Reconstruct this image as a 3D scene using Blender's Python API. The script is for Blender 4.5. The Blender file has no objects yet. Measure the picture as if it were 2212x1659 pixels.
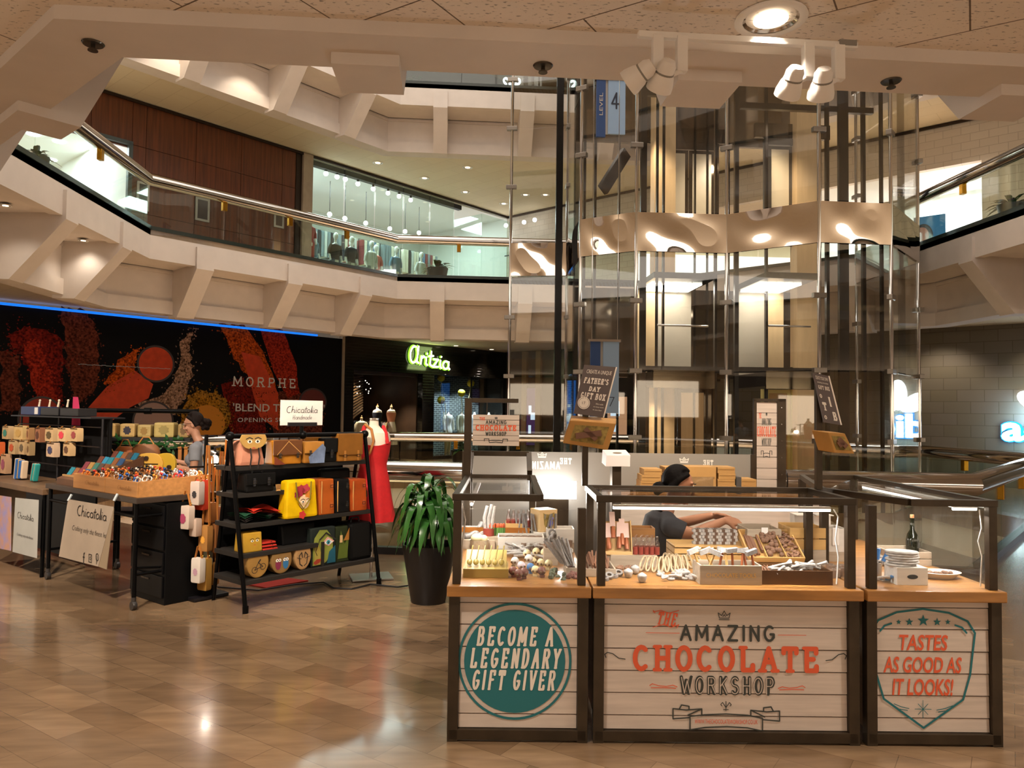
import bpy, bmesh, math, random
from math import sin, cos, pi, radians as R
from mathutils import Matrix, Vector
from mathutils.geometry import tessellate_polygon
random.seed(7)
SC = bpy.context.scene
COL = SC.collection
# ------------------------------------------------------------ camera, world, exposure
FPX, PITCH, ROLL, YAW, EYE = 1613.0, R(2.14), R(0.74), R(4.24), 1.75
cam = bpy.data.cameras.new('camera'); camo = bpy.data.objects.new('camera', cam); COL.objects.link(camo)
cam.sensor_fit = 'HORIZONTAL'; cam.sensor_width = 36.0; cam.lens = 36.0*FPX/2212.0
cam.clip_start = 0.05; cam.clip_end = 200
camo.matrix_world = (Matrix.Translation((0, 0, EYE)) @ Matrix.Rotation(-YAW, 4, 'Z') @ Matrix.Rotation(pi/2+PITCH, 4, 'X')
                     @ Matrix.Rotation(ROLL, 4, 'Z'))
SC.camera = camo
w = bpy.data.worlds.new('world'); SC.world = w; w.use_nodes = True
w.node_tree.nodes['Background'].inputs[0].default_value = (1.0, 0.87, 0.75, 1)
w.node_tree.nodes['Background'].inputs[1].default_value = 2.0
SC.view_settings.view_transform = 'Standard'; SC.view_settings.look = 'None'
SC.view_settings.exposure = 0.28; SC.view_settings.gamma = 1.0; SC.view_settings.use_curve_mapping = False
SC.cycles.transparent_max_bounces = 40
SC.cycles.max_bounces = 8; SC.cycles.diffuse_bounces = 4; SC.cycles.glossy_bounces = 5
SC.cycles.sample_clamp_indirect = 4.0
SC.cycles.caustics_reflective = False; SC.cycles.caustics_refractive = False

# ------------------------------------------------------------ sight lines (a photo pixel meets a real plane)
def ray(px, py):
    x = (px-1106)/FPX; y = -(py-829.5)/FPX
    c, s = cos(ROLL), sin(ROLL); xr = c*x-s*y; yr = s*x+c*y
    d = Vector((xr, cos(PITCH)-sin(PITCH)*yr, sin(PITCH)+cos(PITCH)*yr))
    cy, sy = cos(YAW), sin(YAW)
    return Vector((d.x*cy+d.y*sy, -d.x*sy+d.y*cy, d.z))
O = Vector((0, 0, EYE))
def on_z(px, py, z):
    r = ray(px, py); return O+r*((z-EYE)/r.z)
def on_y(px, py, y):
    r = ray(px, py); return O+r*(y/r.y)
def on_p(px, py, a, b):      # vertical plane through plan points a, b
    n = Vector((b[1]-a[1], -(b[0]-a[0]), 0)); r = ray(px, py)
    return O+r*((n.x*a[0]+n.y*a[1])/(n.x*r.x+n.y*r.y))

# ------------------------------------------------------------ lights
def lamp(kind, name, loc, power, color, size=0.1, target=None, spot=60, blend=0.4, sizey=None):
    l = bpy.data.lights.new(name, kind); l.energy = power; l.color = color
    if kind == 'AREA':
        l.size = size
        if sizey: l.shape = 'RECTANGLE'; l.size_y = sizey
    else: l.shadow_soft_size = size
    if kind == 'SPOT': l.spot_size = R(spot); l.spot_blend = blend
    o = bpy.data.objects.new(name, l); COL.objects.link(o); o.location = loc
    if target is not None:
        o.rotation_euler = (Vector(target)-Vector(loc)).to_track_quat('-Z', 'Y').to_euler()
    return o
WARM = (1.0, 0.86, 0.70); WARM2 = (1.0, 0.82, 0.62); COOL = (0.86, 0.95, 1.0); NEUT = (1.0, 0.93, 0.84)
# recessed downlights of the ceiling over the photographer's own floor (grid of the concourse)
for x, y, p in [(-3.6, 2.6, 90), (-0.9, 2.2, 80), (3.6, 2.6, 80), (-6.5, 4.6, 90), (-6.4, 7.8, 60), (1.3, -1.2, 90), (-3.2, -1.4, 90), (4.6, -1.2, 70), (7.6, 4.2, 80)]:
    lamp('SPOT', 'downlight_lamp', (x, y, 3.9), p*4.2, WARM, 0.12, (x, y, 0), 110, 0.8)

# ------------------------------------------------------------ mesh builder
class MB:
    def __init__(s, m=None): s.v = []; s.f = []; s.m = m or Matrix()
    def add(s, vs, fs, m=None):
        n = len(s.v); t = s.m @ m if m else s.m
        s.v += [t @ Vector(p) for p in vs]; s.f += [tuple(i+n for i in f) for f in fs]; return s
    def box(s, c, d, m=None, rz=0, rx=0, ry=0):
        x, y, z = d[0]/2, d[1]/2, d[2]/2
        vs = [(-x,-y,-z),(x,-y,-z),(x,y,-z),(-x,y,-z),(-x,-y,z),(x,-y,z),(x,y,z),(-x,y,z)]
        t = Matrix.Translation(c)
        if rz or rx or ry: t = t @ Matrix.Rotation(rz,4,'Z') @ Matrix.Rotation(ry,4,'Y') @ Matrix.Rotation(rx,4,'X')
        if m: t = m @ t
        return s.add(vs, [(0,3,2,1),(4,5,6,7),(0,1,5,4),(1,2,6,5),(2,3,7,6),(3,0,4,7)], t)
    def bb(s, a, b):   # box from corner to corner
        return s.box([(a[i]+b[i])/2 for i in range(3)], [abs(b[i]-a[i]) for i in range(3)])
    def bar(s, a, b, wd, h=None):   # square bar from a to b
        a, b = Vector(a), Vector(b); d = b-a; L = d.length
        q = d.to_track_quat('X', 'Z').to_matrix().to_4x4()
        return s.box((L/2, 0, 0), (L, wd, h or wd), Matrix.Translation(a) @ q)
    def prism(s, poly, z0, z1, m=None):
        n = len(poly); vs = [(p[0],p[1],z0) for p in poly]+[(p[0],p[1],z1) for p in poly]
        fs = [tuple(range(n-1,-1,-1)), tuple(range(n,2*n))]+[(i,(i+1)%n,n+(i+1)%n,n+i) for i in range(n)]
        return s.add(vs, fs, m)
    def tube(s, pts, r, n=10, caps=True, closed=False):
        pts = [Vector(p) for p in pts]; k = len(pts)
        rs = r if isinstance(r, (list, tuple)) else [r]*k
        vs = []; up = None
        for i, p in enumerate(pts):
            a = pts[i-1] if (i or closed) else p; b = pts[(i+1) % k] if (i < k-1 or closed) else p
            d = (b-a).normalized() if (b-a).length > 1e-9 else Vector((0,0,1))
            if up is None: up = d.orthogonal().normalized()
            up = (up-d*up.dot(d))
            up = up.normalized() if up.length > 1e-6 else d.orthogonal().normalized()
            sd = d.cross(up)
            for j in range(n):
                t = 2*pi*j/n; vs.append(p+(up*cos(t)+sd*sin(t))*rs[i])
        fs = []
        for i in range(k if closed else k-1):
            i2 = (i+1) % k
            for j in range(n): fs.append((i*n+j, i*n+(j+1)%n, i2*n+(j+1)%n, i2*n+j))
        if caps and not closed: fs += [tuple(range(n-1,-1,-1)), tuple((k-1)*n+j for j in range(n))]
        return s.add(vs, fs)
    def lathe(s, prof, n=20, c=(0,0,0), sx=1, sy=1, m=None, caps=True):
        vs = [(c[0]+r*cos(2*pi*j/n)*sx, c[1]+r*sin(2*pi*j/n)*sy, c[2]+z) for r, z in prof for j in range(n)]
        fs = [(i*n+j, i*n+(j+1)%n, (i+1)*n+(j+1)%n, (i+1)*n+j) for i in range(len(prof)-1) for j in range(n)]
        if caps: fs += [tuple(range(n-1,-1,-1)), tuple((len(prof)-1)*n+j for j in range(n))]
        return s.add(vs, fs, m)
    def cyl(s, c, r, h, n=18, m=None): return s.lathe([(r,0),(r,h)], n, c, m=m)
    def ball(s, c, r, sc=(1,1,1), n=14, k=9, m=None, fn=None):
        vs = []; 
        for i in range(k+1):
            a = pi*i/k-pi/2
            for j in range(n):
                t = 2*pi*j/n; d = Vector((cos(a)*cos(t), cos(a)*sin(t), sin(a)))
                q = r*(fn(d) if fn else 1)
                vs.append((c[0]+d.x*q*sc[0], c[1]+d.y*q*sc[1], c[2]+d.z*q*sc[2]))
        fs = [(i*n+j, i*n+(j+1)%n, (i+1)*n+(j+1)%n, (i+1)*n+j) for i in range(k) for j in range(n)]
        return s.add(vs, fs, m)
    def grid(s, fn, nu, nv):   # fn(u,v) -> point
        vs = [fn(i/nu, j/nv) for i in range(nu+1) for j in range(nv+1)]
        return s.add(vs, [(i*(nv+1)+j, (i+1)*(nv+1)+j, (i+1)*(nv+1)+j+1, i*(nv+1)+j+1) for i in range(nu) for j in range(nv)])
    def capsule(s, a, b, ra, rb, n=14):
        a, b = Vector(a), Vector(b); s.ball(a, ra, n=n); s.ball(b, rb, n=n); return s.tube([a, b], [ra, rb], n)
    def plate(s, outer, holes, z0, z1):   # slab with holes
        loops = [[Vector((p[0],p[1],0)) for p in l] for l in [outer]+holes]
        flat = [p for l in loops for p in l]; tri = tessellate_polygon(loops)
        n = len(flat); s.add([(p.x,p.y,z1) for p in flat]+[(p.x,p.y,z0) for p in flat],
              [tuple(t) for t in tri]+[tuple(n+i for i in reversed(t)) for t in tri])
        for l in loops:
            k = len(l)
            for i in range(k):
                a, b = l[i], l[(i+1)%k]
                s.add([(a.x,a.y,z0),(b.x,b.y,z0),(b.x,b.y,z1),(a.x,a.y,z1)], [(0,1,2,3)])
        return s
    def mesh(s, name, smooth=False, bevel=0, fix=True):
        me = bpy.data.meshes.new(name); me.from_pydata([tuple(p) for p in s.v], [], s.f)
        if fix or bevel:
            bm = bmesh.new(); bm.from_mesh(me)
            if fix: bmesh.ops.recalc_face_normals(bm, faces=bm.faces)
            if bevel: bmesh.ops.bevel(bm, geom=[e for e in bm.edges if len(e.link_faces)==2 and e.calc_face_angle(0)>0.5], offset=bevel, segments=2, profile=0.6, affect='EDGES')
            bm.to_mesh(me); bm.free()
        if smooth:
            me.polygons.foreach_set('use_smooth', [True]*len(me.polygons))
            try: me.set_sharp_from_angle(angle=R(40))
            except Exception: pass
        return me

def tag(o, label=None, cat=None, group=None, kind=None):
    if label: o['label'] = label
    if cat: o['category'] = cat
    if group: o['group'] = group
    if kind: o['kind'] = kind
    return o
KIDS = {}
def link(name, me, mat, parent=None):
    o = bpy.data.objects.new(name, me); COL.objects.link(o)
    if mat and not me.materials: me.materials.append(mat)
    if parent: o.parent = parent; KIDS.setdefault(parent.name, []).append(o)
    return o
def obj(name, mb, mat, parent=None, smooth=False, bevel=0):
    return link(name, mb.mesh(name, smooth, bevel), mat, parent)
def part(name, mb, mat, parent, smooth=False, bevel=0, label=None):
    o = obj(name, mb, mat, parent, smooth, bevel)
    if label: o['label'] = label
    return o
def thing(name, label, cat, loc=(0,0,0), rz=0, group=None, rot=None):
    o = bpy.data.objects.new(name, None); COL.objects.link(o); o.empty_display_size = 0.1
    o.location = loc; o.rotation_euler = rot or (0,0,rz)
    return tag(o, label, cat, group)
def single(name, mb, mat, label, cat, loc=(0,0,0), rz=0, group=None, smooth=False, bevel=0, rot=None):
    o = obj(name, mb, mat, None, smooth, bevel); o.location = loc; o.rotation_euler = rot or (0,0,rz)
    return tag(o, label, cat, group)
def struct(name, mb, mat, parent=None, smooth=False, bevel=0):
    o = obj(name, mb, mat, parent, smooth, bevel)
    if parent is None: o['kind'] = 'structure'
    return o
def copy_tree(o, loc=None, rz=None, label=None, group=None, rot=None):
    c = o.copy(); COL.objects.link(c)
    if loc is not None: c.location = loc
    if rz is not None: c.rotation_euler = (0,0,rz)
    if rot is not None: c.rotation_euler = rot
    if label: c['label'] = label
    if group: c['group'] = group
    for ch in KIDS.get(o.name, []):
        d = ch.copy(); COL.objects.link(d); d.parent = c; KIDS.setdefault(c.name, []).append(d)
        for g in KIDS.get(ch.name, []):
            e = g.copy(); COL.objects.link(e); e.parent = d; KIDS.setdefault(d.name, []).append(e)
    return c

# ------------------------------------------------------------ materials
def lin(c):
    if isinstance(c, str): c = tuple(int(c[i:i+2],16)/255 for i in (0,2,4))
    return tuple((x/12.92 if x <= .04045 else ((x+.055)/1.055)**2.4) for x in c)+(1,)
MATS = {}
def mat(name, col, rough=0.5, metal=0, noise=None, bump=None, emit=0, spec=0.5, coat=0, col2=None, stretch=None, detail=6):
    if name in MATS: return MATS[name]
    m = bpy.data.materials.new(name); m.use_nodes = True; nt = m.node_tree; b = nt.nodes['Principled BSDF']
    b.inputs['Base Color'].default_value = lin(col); b.inputs['Roughness'].default_value = rough
    b.inputs['Metallic'].default_value = metal; b.inputs['Specular IOR Level'].default_value = spec
    b.inputs['Coat Weight'].default_value = coat
    if emit: b.inputs['Emission Color'].default_value = lin(col); b.inputs['Emission Strength'].default_value = emit
    if noise or bump:
        tc = nt.nodes.new('ShaderNodeTexCoord'); mp = nt.nodes.new('ShaderNodeMapping'); nt.links.new(tc.outputs['Object'], mp.inputs[0])
        if stretch: mp.inputs['Scale'].default_value = stretch
        n = nt.nodes.new('ShaderNodeTexNoise'); n.inputs['Scale'].default_value = (noise or bump)[0]; n.inputs['Detail'].default_value = detail
        nt.links.new(mp.outputs[0], n.inputs['Vector'])
        if noise:
            mx = nt.nodes.new('ShaderNodeMix'); mx.data_type = 'RGBA'
            c = lin(col); d = lin(col2) if col2 else tuple(x*(1-noise[1]) for x in c[:3])+(1,)
            mx.inputs[6].default_value = d; mx.inputs[7].default_value = c
            rp = nt.nodes.new('ShaderNodeMapRange'); rp.inputs[1].default_value = .35; rp.inputs[2].default_value = .65
            nt.links.new(n.outputs['Fac'], rp.inputs[0]); nt.links.new(rp.outputs[0], mx.inputs[0]); nt.links.new(mx.outputs[2], b.inputs['Base Color'])
        if bump:
            bp = nt.nodes.new('ShaderNodeBump'); bp.inputs['Strength'].default_value = bump[1]; bp.inputs['Distance'].default_value = 0.01
            nt.links.new(n.outputs['Fac'], bp.inputs['Height']); nt.links.new(bp.outputs[0], b.inputs['Normal'])
    MATS[name] = m; return m
def glass(name, tint=(0.93,0.97,0.96), f0=0.06, f1=0.75, gloss=(1,1,1)):
    if name in MATS: return MATS[name]
    m = bpy.data.materials.new(name); m.use_nodes = True; nt = m.node_tree; nt.nodes.remove(nt.nodes['Principled BSDF'])
    out = nt.nodes['Material Output']; t = nt.nodes.new('ShaderNodeBsdfTransparent'); t.inputs[0].default_value = (*tint,1)
    g = nt.nodes.new('ShaderNodeBsdfGlossy'); g.inputs['Roughness'].default_value = 0.02; g.inputs[0].default_value = (*gloss,1)
    lw = nt.nodes.new('ShaderNodeLayerWeight'); lw.inputs[0].default_value = 0.5
    pw = nt.nodes.new('ShaderNodeMath'); pw.operation = 'POWER'; pw.inputs[1].default_value = 4
    mr = nt.nodes.new('ShaderNodeMapRange'); mr.inputs[3].default_value = f0; mr.inputs[4].default_value = f1
    nt.links.new(lw.outputs['Facing'], pw.inputs[0]); nt.links.new(pw.outputs[0], mr.inputs[0])
    mx = nt.nodes.new('ShaderNodeMixShader'); nt.links.new(mr.outputs[0], mx.inputs[0])
    nt.links.new(t.outputs[0], mx.inputs[1]); nt.links.new(g.outputs[0], mx.inputs[2]); nt.links.new(mx.outputs[0], out.inputs[0])
    MATS[name] = m; return m
def nodes_of(m): nt = m.node_tree; return nt, nt.nodes['Principled BSDF']
def brick(name, c1, c2, mortar, scale, bw, bh, msize=0.01, rough=.5, rot=(0,0,0), bump=.3, coord='Object', noise=None, spec=.5, offset=.5):
    m = mat(name, c1, rough, spec=spec); nt, b = nodes_of(m)
    tc = nt.nodes.new('ShaderNodeTexCoord'); mp = nt.nodes.new('ShaderNodeMapping'); mp.inputs['Rotation'].default_value = rot
    nt.links.new(tc.outputs[coord], mp.inputs[0])
    t = nt.nodes.new('ShaderNodeTexBrick'); t.inputs['Scale'].default_value = scale; t.inputs['Brick Width'].default_value = bw; t.inputs['Row Height'].default_value = bh
    t.inputs['Mortar Size'].default_value = msize; t.offset = offset
    t.inputs['Color1'].default_value = lin(c1); t.inputs['Color2'].default_value = lin(c2); t.inputs['Mortar'].default_value = lin(mortar)
    nt.links.new(mp.outputs[0], t.inputs['Vector'])
    src = t.outputs['Color']
    if noise:
        n = nt.nodes.new('ShaderNodeTexNoise'); n.inputs['Scale'].default_value = noise[0]; n.inputs['Detail'].default_value = 8
        m2 = nt.nodes.new('ShaderNodeMapping'); m2.inputs['Rotation'].default_value = rot; m2.inputs['Scale'].default_value = noise[2] if len(noise) > 2 else (1,1,1)
        nt.links.new(tc.outputs[coord], m2.inputs[0]); nt.links.new(m2.outputs[0], n.inputs['Vector'])
        rp = nt.nodes.new('ShaderNodeMapRange'); rp.inputs[1].default_value=.3; rp.inputs[2].default_value=.7; rp.inputs[3].default_value=1-noise[1]; rp.inputs[4].default_value=1+noise[1]*.4
        nt.links.new(n.outputs['Fac'], rp.inputs[0])
        mu = nt.nodes.new('ShaderNodeVectorMath'); mu.operation = 'SCALE'; nt.links.new(src, mu.inputs[0]); nt.links.new(rp.outputs[0], mu.inputs['Scale']); src = mu.outputs[0]
    nt.links.new(src, b.inputs['Base Color'])
    if bump:
        bp = nt.nodes.new('ShaderNodeBump'); bp.inputs['Strength'].default_value = bump; bp.inputs['Distance'].default_value = .01; bp.invert = True
        nt.links.new(t.outputs['Fac'], bp.inputs['Height']); nt.links.new(bp.outputs[0], b.inputs['Normal'])
    return m
def emis(name, col, s):
    if name in MATS: return MATS[name]
    m = bpy.data.materials.new(name); m.use_nodes = True; nt = m.node_tree; nt.nodes.remove(nt.nodes['Principled BSDF'])
    e = nt.nodes.new('ShaderNodeEmission'); e.inputs[0].default_value = lin(col); e.inputs[1].default_value = s
    nt.links.new(e.outputs[0], nt.nodes['Material Output'].inputs[0]); MATS[name] = m; return m
PLASTER = mat('white plaster', 'dcd3cb', .7, noise=(3,.06))
CREAM = brick('cream ceiling panels', 'e0d2b4', 'dccdb0', 'c9b998', 1, 1.2, .6, .006, .7, rot=(0,0,R(45)), bump=.1)
CHROME = mat('polished chrome', 'c9c6c4', .09, 1)
MIRROR = mat('mirror steel', 'd8cfc8', .03, 1, bump=(1.6,.25), detail=0)
BRONZE = mat('dark bronze glass', '4a4034', .06, .75)
BRASS = mat('brass', 'b8862e', .2, 1)
BLACK = mat('black metal', '17151a', .4, .3)
IRON = mat('dark brown steel', '453a2d', .42, .55, noise=(9,.3))
GLASS = glass('clear glass'); GGREEN = glass('balustrade glass', (.86,.93,.89), .05, .6)
TOWERG = glass('tower glass', (.95,.96,.955), .065, .8, (.95,.93,.9))
CASEG = glass('display case glass', (.98,.985,.985), .018, .5)
WHITE = mat('white paint', 'efece8', .5); SHOPW = mat('shop white', 'f2f4f2', .6)
DARK = mat('near black', '070707', .5, spec=.2); DARKG = mat('dark green edge', '1f2a24', .25)
# ------------------------------------------------------------ lettering
def font_mb(s, w, h, shear=0, bold=0, space=1.0, th=.002, res=3):
    """lettering fitted into a w x h box, lying in local XZ, facing -Y, centred"""
    c = bpy.data.curves.new('lettering','FONT'); c.body = s; c.size = 1; c.shear = shear; c.offset = bold; c.space_character = space; c.resolution_u = res
    o = bpy.data.objects.new('lettering', c); COL.objects.link(o)
    dg = bpy.context.evaluated_depsgraph_get(); dg.update(); me = bpy.data.meshes.new_from_object(o.evaluated_get(dg))
    bpy.data.objects.remove(o); bpy.data.curves.remove(c)
    V = [v.co.copy() for v in me.vertices]; F = [tuple(p.vertices) for p in me.polygons]; bpy.data.meshes.remove(me)
    x0, x1 = min(v.x for v in V), max(v.x for v in V); y0, y1 = min(v.y for v in V), max(v.y for v in V)
    m = MB(); m.v = [Vector(((v.x-(x0+x1)/2)*w/(x1-x0), 0, (v.y-(y0+y1)/2)*h/(y1-y0))) for v in V]; m.f = F
    return m
def ribbon(m, pts, w, closed=False):    # flat stroke in local XZ with round ends
    P = [Vector((p[0],p[1])) for p in pts]
    if closed: P.append(P[0])
    for a, b_ in zip(P, P[1:]):
        if (b_-a).length < 1e-7: continue
        d = (b_-a).normalized(); n = Vector((-d.y,d.x))*w/2
        y = -((len(m.f)*37) % 101)*9e-6; m.add([(a.x-n.x,y,a.y-n.y),(b_.x-n.x,y,b_.y-n.y),(b_.x+n.x,y,b_.y+n.y),(a.x+n.x,y,a.y+n.y)],[(0,1,2,3)])
    for a in P:
        k = 12; y = -((len(m.f)*37) % 101)*9e-6; m.add([(a.x+w/2*cos(2*pi*j/k),y,a.y+w/2*sin(2*pi*j/k)) for j in range(k)],[tuple(range(k))])
    return m
def arc(cx, cy, rx, ry, a0, a1, n=12): return [(cx+rx*cos(R(a0+(a1-a0)*i/n)), cy+ry*sin(R(a0+(a1-a0)*i/n))) for i in range(n+1)]
SER = {'C':[arc(.5,.5,.42,.5,50,310)],'H':[[(.15,0),(.15,1)],[(.85,0),(.85,1)],[(.15,.5),(.85,.5)]],'O':[arc(.5,.5,.42,.5,0,360,20)],'L':[[(.2,1),(.2,0),(.85,0),(.85,.22)]],
 'A':[[(.08,0),(.5,1),(.92,0)],[(.25,.38),(.75,.38)]],'T':[[(.5,0),(.5,1)],[(.08,.8),(.08,1),(.92,1),(.92,.8)]],'E':[[(.2,1),(.2,0),(.85,0),(.85,.2)],[(.2,1),(.82,1),(.82,.8)],[(.2,.52),(.65,.52)]],
 'F':[[(.2,0),(.2,1),(.85,1),(.85,.8)],[(.2,.52),(.65,.52)]],'R':[[(.15,0),(.15,1),(.55,1)],arc(.55,.76,.28,.24,90,-90,8),[(.55,.52),(.15,.52)],[(.5,.52),(.88,0)]],'S':[arc(.5,.75,.33,.25,30,270,10)+arc(.5,.25,.35,.25,90,-150,10)],
 "'":[[(.5,1),(.45,.75)]],'D':[[(.15,0),(.15,1),(.4,1)],arc(.4,.5,.45,.5,90,-90,12),[(.4,0),(.15,0)]],'Y':[[(.1,1),(.5,.48),(.9,1)],[(.5,.48),(.5,0)]],'G':[arc(.5,.5,.42,.5,50,330),[(.88,.22),(.88,.45),(.6,.45)]],'I':[[(.5,0),(.5,1)]],
 'B':[[(.15,0),(.15,1),(.5,1)],arc(.5,.76,.28,.24,90,-90,8),arc(.52,.26,.33,.26,90,-90,8),[(.15,0),(.5,0)],[(.15,.52),(.5,.52)]],'V':[[(.08,1),(.5,0),(.92,1)]],'X':[[(.1,1),(.9,0)],[(.1,0),(.9,1)]],'M':[[(.1,0),(.14,1),(.5,.2),(.86,1),(.9,0)]],
 'P':[[(.18,0),(.18,1),(.55,1)],arc(.55,.74,.3,.26,90,-90,8),[(.55,.48),(.18,.48)]],'N':[[(.15,0),(.15,1),(.85,0),(.85,1)]],'W':[[(.05,1),(.28,0),(.5,.8),(.72,0),(.95,1)]],'K':[[(.18,0),(.18,1)],[(.85,1),(.2,.45)],[(.4,.6),(.88,0)]],
 'U':[[(.15,1),(.15,.3)]+arc(.5,.3,.35,.3,180,360,8)+[(.85,1)]],'Q':[arc(.5,.5,.42,.5,0,360,20),[(.6,.2),(.9,-.1)]],'Z':[[(.12,1),(.88,1),(.12,0),(.88,0)]],'0':[arc(.5,.5,.36,.5,0,360,16)],'4':[[(.65,0),(.65,1),(.1,.3),(.92,.3)]],
 '2':[arc(.5,.72,.34,.28,160,-30,8)+[(.12,0),(.88,0)]],'1':[[(.3,.8),(.55,1),(.55,0)]],'5':[[(.8,1),(.25,1),(.2,.55)]+arc(.48,.32,.36,.32,110,-140,8)]}
def serif(s, w, h, sw=.16, ser=.3, gap=.2, shear=0):
    """capitals with even strokes (slab serifs when ser > 0) fitted into a w x h box, centred in local XZ"""
    m = MB(); W = lambda ch: {' ':.5,"'":.3,'I':.34 if not ser else .5,'M':1.2,'W':1.3}.get(ch,1.0)
    sg = -1 if w < 0 else 1; w = abs(w)
    tot = sum(W(c)+gap for c in s)-gap; k = w/tot; x = 0; t = min(sw*h, .34*k)
    for c in s:
        cw = W(c)*k; X = lambda p: x+t*.5+(p-.08)/.84*(cw-t) if cw > t*1.5 else x+cw*p
        Zc = lambda p: t*.5+p*(h-t)
        for st in SER.get(c,[]):
            ribbon(m, [(X(p[0]), Zc(p[1])) for p in st], t)
            if ser:
                for p in (st[0], st[-1]):
                    if c in 'HTLAFRDYIBXMPNEWKUV' and (abs(p[1]) < .01 or abs(p[1]-1) < .01) and len(st) < 8:
                        ribbon(m, [(X(p[0])-ser*cw*.5, Zc(p[1])+(t*.12 if p[1] > .5 else -t*.12)),(X(p[0])+ser*cw*.5, Zc(p[1])+(t*.12 if p[1] > .5 else -t*.12))], t*.75)
        x += cw+gap*k
    m.v = [Vector(((v.x-w/2+shear*(v.z-h/2))*sg, v.y, v.z-h/2)) for v in m.v]
    return m
CUR = {'a':([arc(.4,.3,.32,.3,60,400,16)+[(.7,.55),(.7,.1),(.85,0)]],.85),'c':([arc(.42,.3,.32,.3,50,320,14)],.78),'h':([[(.1,0),(.18,1.25),(.14,.3)]+arc(.4,.35,.24,.25,170,0,8)+[(.64,0),(.78,.04)]],.8),
 'i':([[(.15,.58),(.15,.08),(.32,.0)],[(.2,.85),(.22,.87)]],.38),'t':([[(.25,1.1),(.2,.1),(.42,0)],[(0,.72),(.5,.78)]],.5),'o':([arc(.38,.3,.32,.3,0,360,16)],.78),'l':([[(.15,0),(.2,1.3),(.28,.02)]],.36),
 'r':([[(.12,0),(.12,.58),(.15,.4),(.35,.6),(.5,.52)]],.5),'z':([[(.05,.58),(.55,.58),(.05,0),(.6,.02)]],.65),'n':([[(.1,0),(.1,.58)],[(.1,.35)]+arc(.36,.36,.24,.24,170,0,8)+[(.6,0),(.72,.05)]],.76),'d':([arc(.36,.3,.3,.3,50,400,16)+[(.68,1.2),(.66,.1),(.8,0)]],.85),
 'm':([[(.08,0),(.08,.58)]+arc(.26,.38,.18,.2,180,0,6)+[(.44,0),(.44,.4)]+arc(.62,.38,.18,.2,180,0,6)+[(.8,0)]],.95),'e':([[(.1,.3),(.65,.35)]+arc(.38,.32,.28,.28,10,320,14)],.72),'H':([[(.1,0),(.18,1.1)],[(.7,1.15),(.62,0),(.8,.02)],[(.05,.5),(.75,.6)]],.95),
 'A':([arc(.45,.62,.38,.62,70,400,20)+[(.85,1.25),(.8,.1),(1.0,0)]],1.1),'C':([arc(.55,.55,.5,.6,70,300,16)],1.0),'f':([[(.5,1.2),(.3,1.25),(.2,.9),(.15,-.3)],[(0,.55),(.45,.6)]],.5),'g':([arc(.36,.3,.3,.3,50,400,16)+[(.66,-.3),(.4,-.5),(.1,-.35)]],.8),
 's':([[(.5,.55),(.15,.5),(.45,.2),(.1,.02)]],.6),'y':([[(.05,.58),(.3,.05)],[(.6,.58),(.2,-.45)]],.65)}
def cursive(s, w, h, sw=.1, sh=.15, step=0):
    q = MB(); x = 0; k = 0
    for c in s:
        if c == ' ': x += .5; continue
        st, wd = CUR[c]
        for l in st: ribbon(q, [(x+p[0]+sh*p[1], p[1]-step*k) for p in l], sw)
        x += wd; k += 1
    x0, x1 = min(v.x for v in q.v), max(v.x for v in q.v); z0, z1 = min(v.z for v in q.v), max(v.z for v in q.v)
    m = MB(); m.v = [Vector(((v.x-(x0+x1)/2)*w/(x1-x0),v.y,(v.z-(z0+z1)/2)*h/(z1-z0))) for v in q.v]; m.f = q.f
    return m
def tube_of(m, r=.02, n=8): return m
def put(mb, x, y, z, rx=0): # shift a lettering mesh in its panel's local frame
    t = Matrix.Translation((x,y,z)); mb.v = [t @ v for v in mb.v]; return mb
def letter(mb, x, y, z, m, parent, name='lettering'):
    put(mb, x, y, z); o = link(name, mb.mesh(name, fix=False), m, parent); return o
# ============================================================ the building
def offs(poly, d):     # offset a counter-clockwise polygon outward
    n = len(poly); out = []
    for i in range(n):
        p0, p1, p2 = (Vector(poly[i-1]), Vector(poly[i]), Vector(poly[(i+1)%n]))
        a = (p1-p0).normalized(); b = (p2-p1).normalized()
        na = Vector((a.y,-a.x)); nb = Vector((b.y,-b.x)); m = (na+nb).normalized()
        q = p1+m*(d/m.dot(na)); out.append((q.x, q.y))
    return out
OPEN0 = [(-6.45,10.42),(-1.63,5.6),(5.15,5.6),(10,10.45),(10,16),(5.2,20.9),(-1.7,20.9),(-6.45,16.05)]
OPEN = [(-6.45,9.85),(-2.2,5.6),(5.15,5.6),(10,10.45),(10,16),(5.2,20.9),(-1.7,20.9),(-6.45,16.05)]
LIP = offs(OPEN0, 1.0)
OPEN2 = [(-6.45,13.0),(-2.6,9.72),(0.1,9.22),(5.73,8.08),(9.9,12.25),(10,16),(5.2,20.9),(-1.7,20.9),(-6.45,16.05)]
OUT = [(-20,-9),(22,-9),(22,36),(-20,36)]
TRAV = brick('travertine floor', '92785d', '7a624a', '6d5843', 1, .5, .2, .002, .2, rot=(0,0,R(38)), bump=.08, noise=(2.2,.28,(1,5,1)), spec=.6, offset=.37)
nt, b = nodes_of(TRAV); b.inputs['Coat Weight'].default_value = .25; b.inputs['Coat Roughness'].default_value = .08
struct('floor', MB().plate(OUT, [OPEN2], -.4, 0), TRAV)
LOWF = brick('lower concourse floor', 'b09c84', 'a28e76', '85735e', 1, .61, .61, .003, .25, rot=(0,0,R(45)), bump=.05)
o = struct('floor_lower', MB().box((1.7,14,-5.6),(36,36,.2)), LOWF)
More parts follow.
